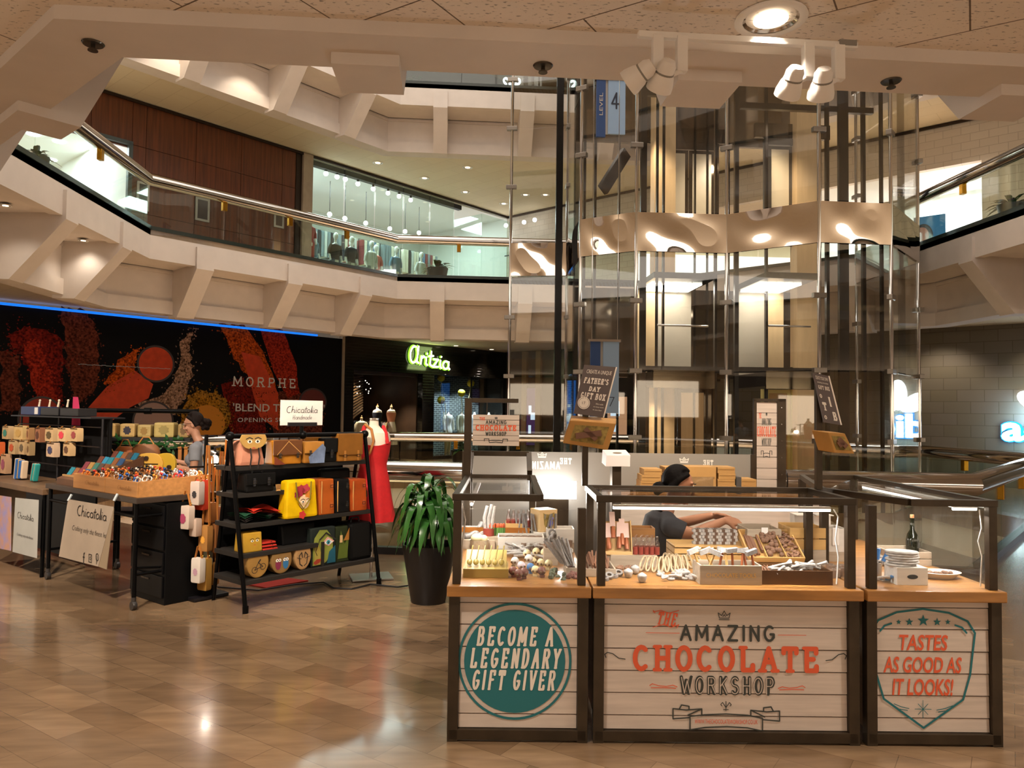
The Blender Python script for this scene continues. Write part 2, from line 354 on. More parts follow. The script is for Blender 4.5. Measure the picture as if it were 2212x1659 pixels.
struct('floor_upper', MB().plate(OUT, [OPEN], 5.36, 5.49), mat('upper floor stone','c5ad8c',.25,noise=(3,.15)))
struct('floor_top', MB().plate(OUT, [OPEN], 10.86, 10.99), mat('upper floor stone','c5ad8c',.25))
# tiled ceiling over the concourse: fissured mineral tiles laid on the diagonal
TILE = brick('fissured ceiling tile', 'efe6dc', 'e9dfd4', '76685a', 1, 1.22, .61, .005, .85, rot=(0,0,R(36)), bump=.5)
nt, b = nodes_of(TILE)
tc = nt.nodes.new('ShaderNodeTexCoord'); mp = nt.nodes.new('ShaderNodeMapping'); mp.inputs['Scale'].default_value = (26,60,1); mp.inputs['Rotation'].default_value = (0,0,R(20))
n1 = nt.nodes.new('ShaderNodeTexNoise'); n1.inputs['Scale'].default_value = 1; n1.inputs['Detail'].default_value = 3
nt.links.new(tc.outputs['Object'], mp.inputs[0]); nt.links.new(mp.outputs[0], n1.inputs['Vector'])
rp = nt.nodes.new('ShaderNodeMapRange'); rp.inputs[1].default_value=.33; rp.inputs[2].default_value=.40; rp.inputs[3].default_value=.45; rp.inputs[4].default_value=1
nt.links.new(n1.outputs['Fac'], rp.inputs[0])
mu = nt.nodes.new('ShaderNodeVectorMath'); mu.operation='SCALE'; src = b.inputs['Base Color'].links[0].from_socket
nt.links.new(src, mu.inputs[0]); nt.links.new(rp.outputs[0], mu.inputs['Scale']); nt.links.new(mu.outputs[0], b.inputs['Base Color'])
LO = offs(LIP, .43)
def clip_ring(z0, z1, y0, y1):   # ceiling between the lip and the outside, cut at y
    pass
near = [(-20,-9),(22,-9),(22,9.5)]+[(LO[3][0]-3.1,9.5), LO[2], LO[1], (LO[1][0]-(9.5-LO[1][1]),9.5),(-20,9.5)]
far = [(22,9.5),(22,36),(-20,36),(-20,9.5),(LO[1][0]-(9.5-LO[1][1]),9.5), LO[0], LO[7], LO[6], LO[5], LO[4], LO[3], (LO[3][0]-3.1,9.5)]
struct('ceiling', MB().plate(near, [], 3.94, 4.06), TILE)
struct('ceiling_far', MB().plate(far, [], 4.14, 4.26), CREAM)
struct('ceiling_upper', MB().plate(OUT, [LO], 9.64, 9.76), CREAM)
k = 0
for zf in (5.5, 11.0):
    k += 1
    struct('trim_%d' % k, MB().plate(offs(OPEN,.2), [OPEN], zf-.64, zf), PLASTER)                    # fascia of the gallery
    struct('trim_%d' % (k+2), MB().plate(offs(OPEN,.18), [offs(OPEN,-.03)], zf-.03, zf+.05), DARKG)    # dark edge at floor line
    struct('trim_%d' % (k+4), MB().plate(LO, [LIP], zf-1.64, zf-1.34), PLASTER, bevel=.012)            # lip at the ceiling edge
    m = MB(); Oi = offs(OPEN,.1); n = len(OPEN); Lp = offs(LIP,.1)
    for i in range(n):
        a, b_, c, d = Oi[i], Oi[(i+1)%n], LIP[(i+1)%n], LIP[i]
        m.add([(*a,zf-.6),(*b_,zf-.6),(*c,zf-.63),(*d,zf-.63)], [(0,1,2,3)])
    struct('soffit', m, PLASTER)
    m = MB().plate(offs(LIP,.2), [offs(LIP,.06)], zf-1.5, zf-.5)
    m.plate(offs(LIP,.1), [offs(LIP,.03)], zf-.72, zf-.64)
    struct('coffer_panel', m, PLASTER)
    # corbels: sloping brackets from the fascia down to the lip
    for i in range(n):
        a, b_ = Vector(OPEN[i]), Vector(OPEN[(i+1)%n]); e = (b_-a).normalized(); nrm = Vector((e.y,-e.x)); D = (Vector(LIP[i])-a).dot(nrm)
        L = (b_-a).length
        mids = {1: [1.63,3.72,5.8], 5: [.9,3.31,5.78], 7: None, 6: None}.get(i)
        if i == 6: ss = [1.12+.0, 3.3, 5.6]; 
        elif i in (1,5): ss = mids
        elif i == 4: ss = [1.1,3.4,5.7]
        elif i in (7,3): ss = [1.2,3.28] if i == 7 else [L*.22,L*.62]
        elif i == 0: ss = [1.2,3.3,5.4]
        else: ss = [1.2,3.3,5.4]
        for s_ in ss:
            p = a+e*s_
            prof = [(-.06,zf-.22),(-.06,zf-.70),(D-.2,zf-1.71),(D+.2,zf-1.71),(D+.2,zf-.6),(0.1,zf-.22)]
            q = MB()
            for sg in (-.2,.2):
                q.v += [Vector((p.x+nrm.x*d_+e.x*sg, p.y+nrm.y*d_+e.y*sg, z_)) for d_, z_ in prof]
            N = len(prof); q.f = [tuple(range(N)), tuple(range(2*N-1,N-1,-1))]+[(j,(j+1)%N,N+(j+1)%N,N+j) for j in range(N)]
            struct('corbel', q, PLASTER)
# ---- walls on the diagonals behind the galleries
W0 = Vector((-3.65,24.3)); WD = Vector((.7071,.7071)); W1 = W0+WD
V0 = Vector((1.95,29.9)); VD = Vector((.7071,-.7071)); V1 = V0+VD
def ws(px, py):
    p = on_p(px, py, W0, W1); return (p.x-W0.x)*WD.x+(p.y-W0.y)*WD.y, p.z
def vs_(px, py):
    p = on_p(px, py, V0, V1); return (p.x-V0.x)*VD.x+(p.y-V0.y)*VD.y, p.z
def wl(o): o.location = (W0.x,W0.y,0); o.rotation_euler = (0,0,pi/4); return o
def wr(o): o.location = (V0.x,V0.y,0); o.rotation_euler = (0,0,-pi/4); return o
WOOD = mat('walnut veneer', '6e3a1c', .38, noise=(2.2,.5), stretch=(7,7,.35), coat=.2)
m = MB()
xs = [-13+1.33*i for i in range(10)]; sW = ws(640,330)[0]
zs = [5.5,6.75,8.47,9.62]
xs = sorted([x for x in xs if x < sW-.3 and abs(x+6.7) > .3]+[sW,-6.7])
for i in range(len(xs)-1):
    for j in range(3):
        if xs[i+1] < -6.6 and j < 2: continue
        m.box(((xs[i]+xs[i+1])/2, .04, (zs[j]+zs[j+1])/2), (xs[i+1]-xs[i]-.012, .08, zs[j+1]-zs[j]-.012))
m.box(((xs[0]+sW)/2,.12,9.0),(sW-xs[0],.06,1.2)).box(((sW-6.7)/2,.12,7.0),(sW+6.7,.06,3))
wl(struct('wall_left', m, WOOD))
wl(struct('trim_7', MB().box((sW+.1,.05,7.55),(.2,.14,4.15)), mat('dark bronze','2a1d12',.4,.4)))
wl(struct('trim_8', MB().box((sW+.38,.0,7.55),(.34,.2,4.15)), mat('stone pier','a59682',.35,noise=(4,.15))))
# dark line where the ceiling meets the wall
wl(struct('trim_9', MB().box((-1,-.06,9.59),(24,.05,.07)), mat('dark bronze','2a1d12',.4,.4)))
wr(struct('trim_10', MB().box((12,-.06,9.59),(24,.05,.07)), mat('dark bronze','2a1d12',.4,.4)))
# wall on the other diagonal: pale block above, grey block below
PALEB = brick('pale block wall', 'cfc4b4', 'c8bcac', 'b3a797', 1, .42, .21, .008, .6, rot=(R(90),0,0), bump=.2)
GREYB = brick('grey block wall', '6f675c', '69614f', '57503f', 1, .62, .31, .008, .55, rot=(R(90),0,0), bump=.25)
sA = vs_(1982,362)[0]; sB, zB = vs_(2120,342)
m = MB().box((3,.1,7.6),(6,.2,4.2)).box(((sB+30)/2,.1,7.6),(30-sB,.2,4.2)).box(((6+sB)/2,.1,9.05),(sB-6,.2,1.15))
wr(struct('wall_right', m, PALEB))
wr(struct('wall_right_lower', MB().box((19,.1,2.05),(20,.2,4.2)), GREYB))
wr(struct('wall_back', MB().box((4.5,.1,2.05),(9,.2,4.2)), mat('dark shop wall','2a251f',.3,noise=(2,.5))))
# level four walls
wl(struct('wall_left_top', MB().box((4.2,.1,13.2),(8.2,.2,4.4)).box((-12,.1,13.2),(9,.2,4.4)), mat('dark shop wall','2a251f',.3)))
wr(struct('wall_right_top', MB().box((12,.1,13.2),(24,.2,4.4)), mat('dark shop wall','2a251f',.3)))
wl(struct('window_1', MB().box((-3.8,.2,13),(7.4,.05,3.6)), emis('lit shop window','e6f4f8',1.6)))
m = MB()
for i in range(6): m.box((-7.2+1.4*i,.12,13),(.12,.1,3.6))
wl(struct('trim_11', m, mat('grey frame','4a5a5e',.4)))
DKW = mat('brown shop fronts','4a3829',.35,noise=(.6,.5)); FILLW = emis('added fill glow warm','ffe6c8',3.3)  # warm emitter is for unseen panels added to brighten the near ceiling
struct('wall_west', MB().bb((-20.1,-9,0),(-20,18,4.2)), DKW); struct('wall_east', MB().bb((22,-9,0),(22.1,14,4.2)), DKW)
for i, y in enumerate((-5.5,1.5,8.5)):
    struct('window_%d' % (6+i), MB().bb((-19.98,y-2,.4),(-19.94,y+2,2.9)), FILLW); struct('window_%d' % (9+i), MB().bb((21.94,y-2,.4),(21.98,y+2,2.9)), FILLW)  # added glow panels, out of view on both side walls
for i, x in enumerate((-12,-5,2,9,16)):
    struct('window_%d' % (12+i), MB().bb((x-2.3,-8.98,1.6),(x+2.3,-8.94,3.4)), FILLW)  # added glow panels, out of view behind the camera
struct('wall_rear', MB().bb((-20,-9.2,0),(22,-9,4.2)), mat('warm rear wall','a88a68',.7))
# ceilings / slopes seen on level four
m = MB().add([(-1.2,24,11.9),(1.2,22.2,12.6),(3.6,24,11.9),(1.2,27,12.4)],[(0,1,3),(1,2,3)])
struct('ceiling_top', MB().plate(OUT, [LO], 15.1, 15.2), CREAM)

# ---- gallery balustrades: glass, brass clamps and a fat chrome tube
def balustrade(pts, z, label, bay=1.85, r=.128, gm=GGREEN, h=1.02, closed=False, seams=None):
    t = thing('balustrade', label, 'balustrade', (pts[0][0],pts[0][1],z))
    t0 = Vector((pts[0][0],pts[0][1],0)); P = [Vector((p[0],p[1],0))-t0 for p in pts]
    part('handrail', MB().tube([p+Vector((0,0,h)) for p in P], r, 16), CHROME, t, True)
    if seams:
        for s_ in seams:
            q = P[0]
            for a, b_ in zip(P, P[1:]):
                L = (b_-a).length
                if s_ < L: q = a+(b_-a)*(s_/L); dd = (b_-a).normalized(); part('rail_joint', MB().tube([q+Vector((0,0,h))-dd*.006, q+Vector((0,0,h))+dd*.006], r+.003, 16), mat('seam dark','3a3634',.3,.8), t); break
                s_ -= L
    for a, b_ in zip(P, P[1:]):
        L = (b_-a).length; n = max(1, round(L/bay)); d = (b_-a)/n
        for i in range(n):
            p, q = a+d*i, a+d*(i+1); e = d.normalized()*.006
            part('glass_panel', MB().bar(p+e+Vector((0,0,.5)), q-e+Vector((0,0,.5)), .014, .92), gm, t)
            if i or n == 1:
                c = p if n > 1 else (p+q)/2
                ang = math.atan2(d.y,d.x)
                part('brass_clamp', MB().box(c+Vector((0,0,h-r-.07)),(.11,.09,.24),rz=ang), BRASS, t, bevel=.008)
    return t
o3 = offs(OPEN,.1)
balustrade([o3[0],o3[7],o3[6],o3[5]], 5.54, 'chrome-railed glass balustrade of the upper gallery before the walnut wall and clothes shop')
balustrade([o3[5],o3[4],o3[3]], 5.54, 'chrome-railed glass balustrade of the upper gallery in front of the pale block wall')
balustrade([o3[0],o3[7],o3[6],o3[5]], 11.04, 'glass balustrade of the topmost gallery, only a strip showing under the ceiling edge')
o2 = offs(OPEN2,.1)
balustrade([o2[8],o2[7],o2[6],o2[5]], 0.0, 'far chrome-railed glass balustrade in front of the black glossy clothes shop')
balustrade([o2[5],o2[4]], 0.0, 'far chrome-railed glass balustrade in front of the grey block wall')
balustrade([(-3.2,10.2),o2[1],o2[2],o2[3],o2[4]], 0.0, 'near fat chrome-railed glass balustrade right behind the chocolate stall', r=.13, h=1.0, seams=[7.35])
m = MB()
for a, b_ in ((o2[1],o2[2]),(o2[2],o2[3]),(o2[3],o2[4])): m.bar((*a,.04),(*b_,.04),.12,.09)
struct('trim_12', m, mat('dark shoe channel','2b2a2c',.3,.5))

# ---- recessed lights, sprinklers
def downlight(p, label, group, r=.12, power=0, col=WARM, emi=9, spot=100):
    t = thing('ceiling_light', label, 'ceiling light', p, 0, group)
    part('trim_ring', MB().lathe([(r,.0),(r*1.25,-.004),(r*1.3,.0),(r*1.28,.012),(r,.012)],24,caps=False), WHITE, t, True)
    part('reflector', MB().lathe([(r,.004),(r*.55,.05)],24,caps=False), CHROME, t, True)
    part('lens', MB().cyl((0,0,.0),r*.62,.006,20), emis('lamp lens','ffe9c8',emi), t)
    if power: lamp('SPOT','downlight_lamp',(p[0],p[1],p[2]-.03),power,col,.1,(p[0],p[1],p[2]-3),spot,.8)
    return t
p = on_z(1665,42,3.93); downlight((p.x,p.y,3.925), 'big round downlight in the fissured tile ceiling above the stall', None, .15, 260, WARM, 3)
for i, (x, y, wh) in enumerate([(816,352,'nearest the coffers above the clothes shop'),(917,385,'second along from the coffers'),(1010,362,'close to the coffer edge past the walnut wall'),(1005,415,'over the middle of the clothes shop front'),(1088,440,'near the ceiling corner'),(1135,421,'behind the glass lift tower edge'),(1178,421,'next to the dark tower post')]):
    p = on_z(x, y, 9.63); downlight((p.x,p.y,9.625), 'small downlight in the upper gallery ceiling, '+wh, 'upper gallery downlights', .13, 90 if i % 2 == 0 else 0)
p = on_z(2095,225,9.63); downlight((p.x,p.y,9.625), 'small round downlight in the ceiling over the pale block wall', None, .13, 110)
for x, y, wh in [(985,747,'above the glowing script sign'),(1062,755,'past the glowing script sign'),(1150,766,'behind the lift tower glass')]:
    p = on_z(x, y, 4.13); downlight((p.x,p.y,4.125), 'small downlight in the lower gallery ceiling '+wh, 'lower gallery downlights', .13, 180)
for x, y, z, wh in [(12,442,4.86,'at the frame edge over the black poster wall'),(180,518,4.86,'in the coffer beside the slanting bracket'),(572,187,10.36,'in the topmost gallery coffer')]:
    p = on_z(x, y, z); downlight((p.x,p.y,z-.02), 'tiny bright coffer spotlight '+wh, None, .07, 26, WARM, 20, 120)
for x, y in [(385,212),(548,262)]:
    p = on_p(x, y-40, (-7.0,16.4), (-6.0,17.4)); n_ = Vector((.7071,-.7071)); lamp('SPOT','coffer_lamp',(p.x+n_.x*.42,p.y+n_.y*.42,10.3),70,WARM2,.03,(p.x,p.y,9.6),80,.7)
for x, y, wh in [(201,97,'near the slanting corner of the ceiling edge'),(1173,145,'on the ceiling edge beside the level banner'),(1925,178,'on the ceiling edge past the track spotlights')]:
    p = on_z(x, y, 3.85); t = thing('sprinkler', 'dark ceiling sprinkler '+wh, 'sprinkler', (p.x,p.y,3.854))
    part('escutcheon', MB().lathe([(.0,.0),(.055,-.004),(.062,.004),(.0,.006)],20,caps=False), mat('dark chrome','55504a',.25,.9), t, True)
    part('head', MB().cyl((0,0,-.035),.012,.035,10).cyl((0,0,-.04),.028,.006,14), mat('dark chrome','55504a',.25,.9), t)
for x, y in [(-4.5,12),(-4.5,15.5),(-1,19),(3.5,19),(7.5,16.5),(7.5,12.5),(2,11),(-2,12)]:  # unseen spots added below the opening, so floor bounce brightens the coffers
    lamp('SPOT','coffer_fill_lamp',(x,y,-1.2),1700,WARM2,.3,(x,y,-5),130,.8)
# ---- track with four spotlights under the tiled ceiling
a = on_z(1378,86,3.80); b_ = on_z(1850,112,3.80); d = b_-a; ang = math.atan2(d.y,d.x)
t = thing('lighting_track', 'white lighting track under the ceiling tiles carrying four spotlights', 'lighting track', (a.x,a.y,3.80), ang)
part('rail', MB().box((d.length/2,0,.03),(d.length,.036,.034)), WHITE, t, bevel=.003)
part('end_feed', MB().box((d.length-.06,0,.04),(.1,.05,.03)), mat('grey plastic','8a8782',.5), t)
for hx, ly, tgt, wh in [(1402,100,(-3.0,6.6,1.0),'first from the ceiling bracket side, swung towards the bag stall'),(1455,100,(.4,7.2,.6),'second along the track, above the chocolate case'),(1722,118,(1.7,7.2,.6),'third along the track'),(1788,120,(2.9,7.0,.6),'at the far end of the track beside the lift tower')]:
    p = a+d*(((on_z(hx, ly, 3.80)-a).dot(d))/d.dot(d)); h = thing('track_spotlight', 'white track spotlight '+wh, 'spotlight', (p.x,p.y,3.80), ang, 'track spotlights')
    part('gear_box', MB().box((.03,0,-.07),(.06,.05,.2)), WHITE, h, bevel=.006)
    part('swivel_arm', MB().tube([(.03,0,-.16),(-.02,-.02,-.19),(-.06,-.03,-.2)],.014,10), WHITE, h, True)
    loc = Vector((-.08,-.03,-.21)); w_ = h.matrix_basis @ loc
    q = (Matrix.Rotation(-ang,3,'Z') @ (Vector(tgt)-w_)).to_track_quat('Z','Y').to_matrix().to_4x4()
    head = part('lamp_head', MB(Matrix.Translation(loc) @ q).lathe([(.0,-.09),(.035,-.088),(.05,-.06),(.05,-.02),(.06,0),(.072,.05),(.072,.075),(.066,.075),(.05,.03),(.0,.03)],22,caps=False), WHITE, h, True)
    part('cooling_collar', MB(Matrix.Translation(loc) @ q).tube([(0,0,-.025),(0,0,-.015)],.0525,22), mat('grey plastic','8a8782',.5), head)
    part('bulb', MB(Matrix.Translation(loc) @ q).cyl((0,0,.035),.045,.01,18), emis('spot bulb','fff0d8',14), head)
    lw = w_+(Vector(tgt)-w_).normalized()*.12
    lamp('SPOT','track_lamp',lw,150,WARM2,.04,tgt,70,.7)
# ============================================================ glass lift tower in the middle of the atrium
TP = [(1.18,16.9),(2.45,16.68),(2.42,14.63),(3.38,13.95),(5.14,13.92),(6.43,12.82),(7.79,12.85)]
r_ = ray(1983,560); t_ = None
for i in range(400):     # last front corner on the 45 degree face, along the sight line of the tower's edge
    q = Vector((7.79+i*.005, 12.85+i*.005)); 
    if q.x/q.y >= r_.x/r_.y: break
TP.append((q.x, q.y)); TP.append((q.x+.05, 16.7))
ZB, ZT = -5.5, 14.5
tower = thing('lift_tower', 'tall faceted glass lift tower with mirror bands rising through the atrium', 'lift tower', (4.6,14.8,-5.5))
T0 = Vector((4.6,14.8,-5.5))
def tp(name, mb, m, smooth=False, bevel=0, label=None, parent=None):
    mb.v = [p-T0 for p in mb.v]; return part(name, mb, m, parent or tower, smooth, bevel, label)
segs = list(zip(TP, TP[1:]))
levels = [(-5.4,-.72),(.05,2.55),(2.56,4.84),(5.62,8.25),(8.26,10.3),(11.1,14.4)]
for i, (a, b_) in enumerate(segs):
    A, B = Vector((*a,0)), Vector((*b_,0)); e = (B-A).normalized()
    for z0, z1 in levels:
        tp('glass_pane', MB().bar(A+e*.03+Vector((0,0,(z0+z1)/2)), B-e*.03+Vector((0,0,(z0+z1)/2)), .018, z1-z0-.012), TOWERG)
    for zb0, zb1 in ((4.85,5.6),(-.7,.04),(10.35,11.08)):
        nrm_ = Vector((e.y,-e.x,0)); L_ = (B-A).length; s1, s2, s3 = random.uniform(0,6), random.uniform(0,6), random.uniform(3,6)
        def wv(u, v): return A+e*(L_*u)+Vector((0,0,zb0+(zb1-zb0)*v))+nrm_*(.03+.016*sin(s3*u*1.3+s1+2.2*v)*sin(pi*u)*sin(pi*v)+.009*sin(9*u+s2)*sin(3*v+s1)*sin(pi*u)*sin(pi*v))
        q = MB().grid(wv, 28, 14); tp('mirror_band', q.bar(A+Vector((0,0,(zb0+zb1)/2)), B+Vector((0,0,(zb0+zb1)/2)), .05, zb1-zb0-.002), MIRROR, True)
    for p in (A, B) if i == len(segs)-1 else (A,):
        n = 12
        tp('chrome_mullion', MB().tube([p+Vector((0,0,ZB)), p+Vector((0,0,ZT))], .035, n), CHROME, True)
        for zc in (1.3, 2.56, 3.9, 6.9, 8.26, 9.4):
            tp('glass_clip', MB().box(p+Vector((0,0,zc)),(.24,.1,.09),rz=math.atan2(e.y,e.x)), mat('satin steel','8f8982',.3,.9), bevel=.008)
# dark posts and guide rails
posts = [(1205,16.5,.15),(1260,15.2,.05),(1283,15.3,.05),(1335,15.8,.04),(1388,14.6,.12),(1418,14.9,.04),(1432,15.0,.04),(1545,14.6,.05),(1572,14.6,.05),(1590,14.3,.08),(1655,15.6,.05),(1787,13.9,.06),(1822,14.6,.2),(1770,13.6,.04),(1866,14.9,.07),(1905,15.2,.05),(1948,15.6,.12),(1238,16.2,.04),(1500,16.2,.03),(1527,16.0,.03)]
for x, y, w_ in posts:
    p = on_y(x, 700, y)
    tp('guide_rail', MB().box((p.x,p.y,4.5),(w_,.08,20)), mat('lift rail black','14110f',.25,.5))
# core wall of bronze mirror with stone piers
COREM = mat('bronze mirror core', '6a5f52', .08, .8, bump=(.8,.12), detail=0)
for a, b_, z0, z1 in [((2.7,17.3),(8.6,17.3),2.6,4.7),((2.7,17.3),(8.6,17.3),8.2,10.3),((2.7,17.3),(8.6,17.3),11.1,14.4)]:
    tp('core_panel', MB().bb((a[0],a[1],z0),(b_[0],b_[1]+.1,z1)), COREM)
STONE = mat('beige travertine pier', 'd9b98c', .4, noise=(3,.12), stretch=(3,3,.4))
for x0, x1, y, z0, z1 in [(1412,1458,16.2,-.6,14),(1722,1766,16.2,-.6,14)]:
    p, q = on_y(x0,700,y), on_y(x1,700,y)
    tp('stone_pier', MB().bb((p.x,y,z0),(q.x,y+.35,z1)), STONE)
# lift lobby doors on two floors
def lift_doors(x0, x1, y, z, leafc, frame, label):
    a, b_ = on_y(x0, 700, y).x, on_y(x1, 700, y).x; w_ = b_-a
    t = thing('lift_doors', label, 'lift doors', (a,y,z))
    part('door_frame', MB().bb((-.08,0,0),(.0,.12,2.45)).bb((w_,0,0),(w_+.08,.12,2.45)).bb((-.08,0,2.35),(w_+.08,.12,2.5)), frame, t)
    part('header', MB().bb((-.3,.02,2.52),(w_+.3,.12,2.85)), BRONZE, t)
    for k in (0,1):
        d_ = part('door_leaf', MB().bb((k*w_/2+.01,.05,.02),((k+1)*w_/2-.01,.09,2.33)), frame, t)
        part('leaf_panel', MB().bb((k*w_/2+.09,.035,.1),((k+1)*w_/2-.09,.055,2.25)), leafc, d_)
    return t
PANE = mat('pale lift panel', 'cfc0a4', .35); YEL = mat('yellowed frame', 'd9cc84', .4)
lift_doors(1400,1530,16.9,.0, STONE, BRONZE, 'bronze-framed lift doors with pale panels behind the cardboard boxes')
lift_doors(1655,1765,16.4,.0, mat('tan door','b08a55',.45), YEL, 'tan lift doors in yellow frames behind the tall workshop sign')
lift_doors(1430,1545,16.9,5.6, PANE, BRONZE, 'upper lift doors with pale panes beside the level banner')
lift_doors(1660,1768,16.4,5.6, PANE, mat('lift grey frame','5a554e',.3,.6), 'upper lift doors with pale panes in grey frames near the pale block wall')
# transom beams
for x0, x1, y, z in [(1385,1575,15.0,8.35),(1600,1890,14.6,8.0),(1385,1575,15.2,2.62),(1600,1770,15,2.62)]:
    p, q = on_y(x0,700,y), on_y(x1,700,y)
    tp('transom_beam', MB().bb((p.x,y,z),(q.x,y+.1,z+.12)), mat('lift rail black','14110f',.25,.5))
for x0, y0, z0, x1, y1, z1 in [(1302,520,15.2,1365,335,15.4),(1385,325,15,1540,285,15)]:
    pass
p, q = on_y(1302,410,15.2), on_y(1352,330,15.6)
tp('sloping_beam', MB().bar(p, q, .1, .25), mat('lift rail black','14110f',.25,.5))
# two lift cars with lit grid ceilings
def lift_car(x0, x1, y0, y1, z, zc, label, flip):
    a, b_ = on_y(x0,700,y0).x, on_y(x1,700,y0).x; w_ = b_-a; D = y1-y0
    t = thing('lift_car', label, 'lift', (a,y0,z))
    part('skirt', MB().bb((0,0,-.36),(w_,.05,0)), mat('car skirt','6d6250',.12,.85), t, bevel=.01)
    part('floor_plate', MB().bb((0,.05,-.3),(w_,D,-.02)), DARK, t)
    part('car_roof', MB().bb((0,0,zc-z),(w_,D,zc-z+.12)), mat('lift rail black','14110f',.25,.5), t)
    m = MB(); nx, ny = 5, 4
    for i in range(nx):
        for j in range(ny):
            m.bb((.08+i*(w_-.16)/nx+.015,.5+j*(D-.6)/ny+.02,zc-z-.03),(.08+(i+1)*(w_-.16)/nx-.015,.5+(j+1)*(D-.6)/ny-.02,zc-z-.005))
    part('light_grid', m, emis('lift light grid','fff6e2',4.5), t)
    part('back_wall', MB().bb((0,D-.06,0),(w_,D,zc-z)), mat('car wall panel','b5aa98',.3), t)
    wd = w_*.36
    part('stone_panel', MB().bb((0 if flip else w_-wd, D-.12,0),(wd if flip else w_,D-.05,zc-z)), STONE, t)
    part('handrail', MB().tube([(.1,.12,.9),(w_-.1,.12,.9)],.02,10), CHROME, t, True)
    lamp('AREA','lift_car_lamp',(a+w_/2,(y0+y1)/2+.2,zc-.06),22,NEUT,w_*.8,(a+w_/2,(y0+y1)/2+.2,0))
lift_car(1412,1545,14.5,16.1,2.62,4.45,'glass lift car with lit grid ceiling and pale stone panel above the cardboard boxes',True)
lift_car(1655,1768,14.2,15.9,2.62,4.45,'glass lift car with lit grid ceiling above the tall workshop sign',False)
for x, y, z in [(3.6,15.6,2.5),(6.3,15.2,2.5),(3.8,15.6,8.1),(6.5,15.2,8.1)]:
    lamp('SPOT','lobby_lamp',(x,y,z),260,WARM2,.08,(x,16.6,z-2.2),110,.7)
# hanging level banners beside the tower
def banner(xa, xb, xc, yt, yb, ytext, y, label, txt4):
    a, m_, b_ = on_y(xa,yt,y), on_y(xb,yt,y), on_y(xc,yt,y); zb = on_y(xa,yb,y).z; zt = a.z
    t = thing('level_banner', label, 'banner', (a.x,y,zb))
    w1 = m_.x-a.x; w2 = b_.x-a.x; h = zt-zb
    part('navy_strip', MB().bb((0,-.05,-.06),(w1*.78,.0,h)), mat('banner navy','1f3f73',.6), t)
    part('grey_gap', MB().bb((w1*.78,-.02,0),(w1,.0,h)), mat('banner pale','b8b2a8',.6), t)
    part('blue_panel', MB().bb((w1,-.05,.0),(w2,.0,h)), mat('banner blue','88a3c2',.6), t)
    part('top_rail', MB().bb((-.03,-.06,h),(w2+.03,.02,h+.04)), CHROME, t)
    part('hanger_cable', MB().tube([(.02,-.02,h+.04),(.02,-.02,14.3-zb)],.006,6), CHROME, t)
    part('hanger_cable', MB().tube([(w2-.02,-.02,h+.04),(w2-.02,-.02,14.3-zb)],.006,6), CHROME, t)
    return t, w1, w2, h
t, w1, w2, h = banner(1288,1313,1350,175,290,0,13.2,'blue hanging banner reading LEVEL 4 in front of the lift tower',1)
q = font_mb('LEVEL', h*.42, w1*.3); q.v = [Matrix.Rotation(-pi/2,4,'Y') @ v for v in q.v]
letter(q, w1*.39, -.056, h*.55, mat('banner pale','b8b2a8',.6), t)
letter(serif('4', (w2-w1)*.5, h*.32, .1, .3), (w1+w2)/2-.03, -.056, h*.62, mat('banner ink','1b2336',.6), t)
t, w1, w2, h = banner(1275,1302,1336,738,892,0,12.6,'blue hanging banner behind the dark gift box board',0)
m = MB(); ribbon(m, [(-.05,.07),(.05,.07),(-.02,-.08)], .012)
letter(m, w2-.13, -.056, .2, mat('banner ink','1b2336',.6), t)

# ============================================================ black poster hoarding
s0 = ws(0,645)[0]-3
HO = thing('poster_hoarding', 'huge black hoarding wall printed with red and orange powder swatches and white lettering', 'poster wall', (W0.x,W0.y,0), pi/4)
part('board', MB().bb((s0,-.02,0),(-.05,.1,4.02)), mat('poster black','070607',.6,spec=.15), HO)
part('edge_trim', MB().bb((-.07,-.06,0),(.02,.1,4.1)), mat('stone pier','a59682',.35), HO)
def hp(px, py): s_, z = ws(px, py); return s_, z
def powder(c1, c2, nm):
    return mat(nm, c1, .85, noise=(22,.5), col2=c2, spec=.1)
def blob(pts, y, m, rough=0.0, name='powder_swatch', jag=.0, n=6):
    P = [hp(*p) for p in pts]; Q = []
    for i in range(len(P)):
        a, b_ = P[i], P[(i+1)%len(P)]
        for k in range(n):
            f = k/n; Q.append((a[0]+(b_[0]-a[0])*f+random.uniform(-jag,jag), a[1]+(b_[1]-a[1])*f+random.uniform(-jag,jag)))
    mm = MB(); tri = tessellate_polygon([[Vector((x,z,0)) for x,z in Q]])
    mm.add([(x,y,z) for x,z in Q],[tuple(t_) for t_ in tri])
    if jag > .025:      # loose crumbs printed round the edge of the swatch
        gm = MB()
        for x,z in Q:
            for k in range(4):
                r = random.uniform(.008,.026); gx, gz = x+random.gauss(0,jag*1.5), min(3.9,z+random.gauss(0,jag*1.5)); a0 = random.uniform(0,6)
                gm.add([(gx+r*cos(a0+i*2*pi/5)*random.uniform(.6,1.2),y-.0015,gz+r*sin(a0+i*2*pi/5)) for i in range(5)],[(0,1,2,3,4)])
        link('powder_crumbs', gm.mesh('powder_crumbs', fix=False), m, HO)['kind'] = 'stuff'
    return link(name, mm.mesh(name), m, HO)
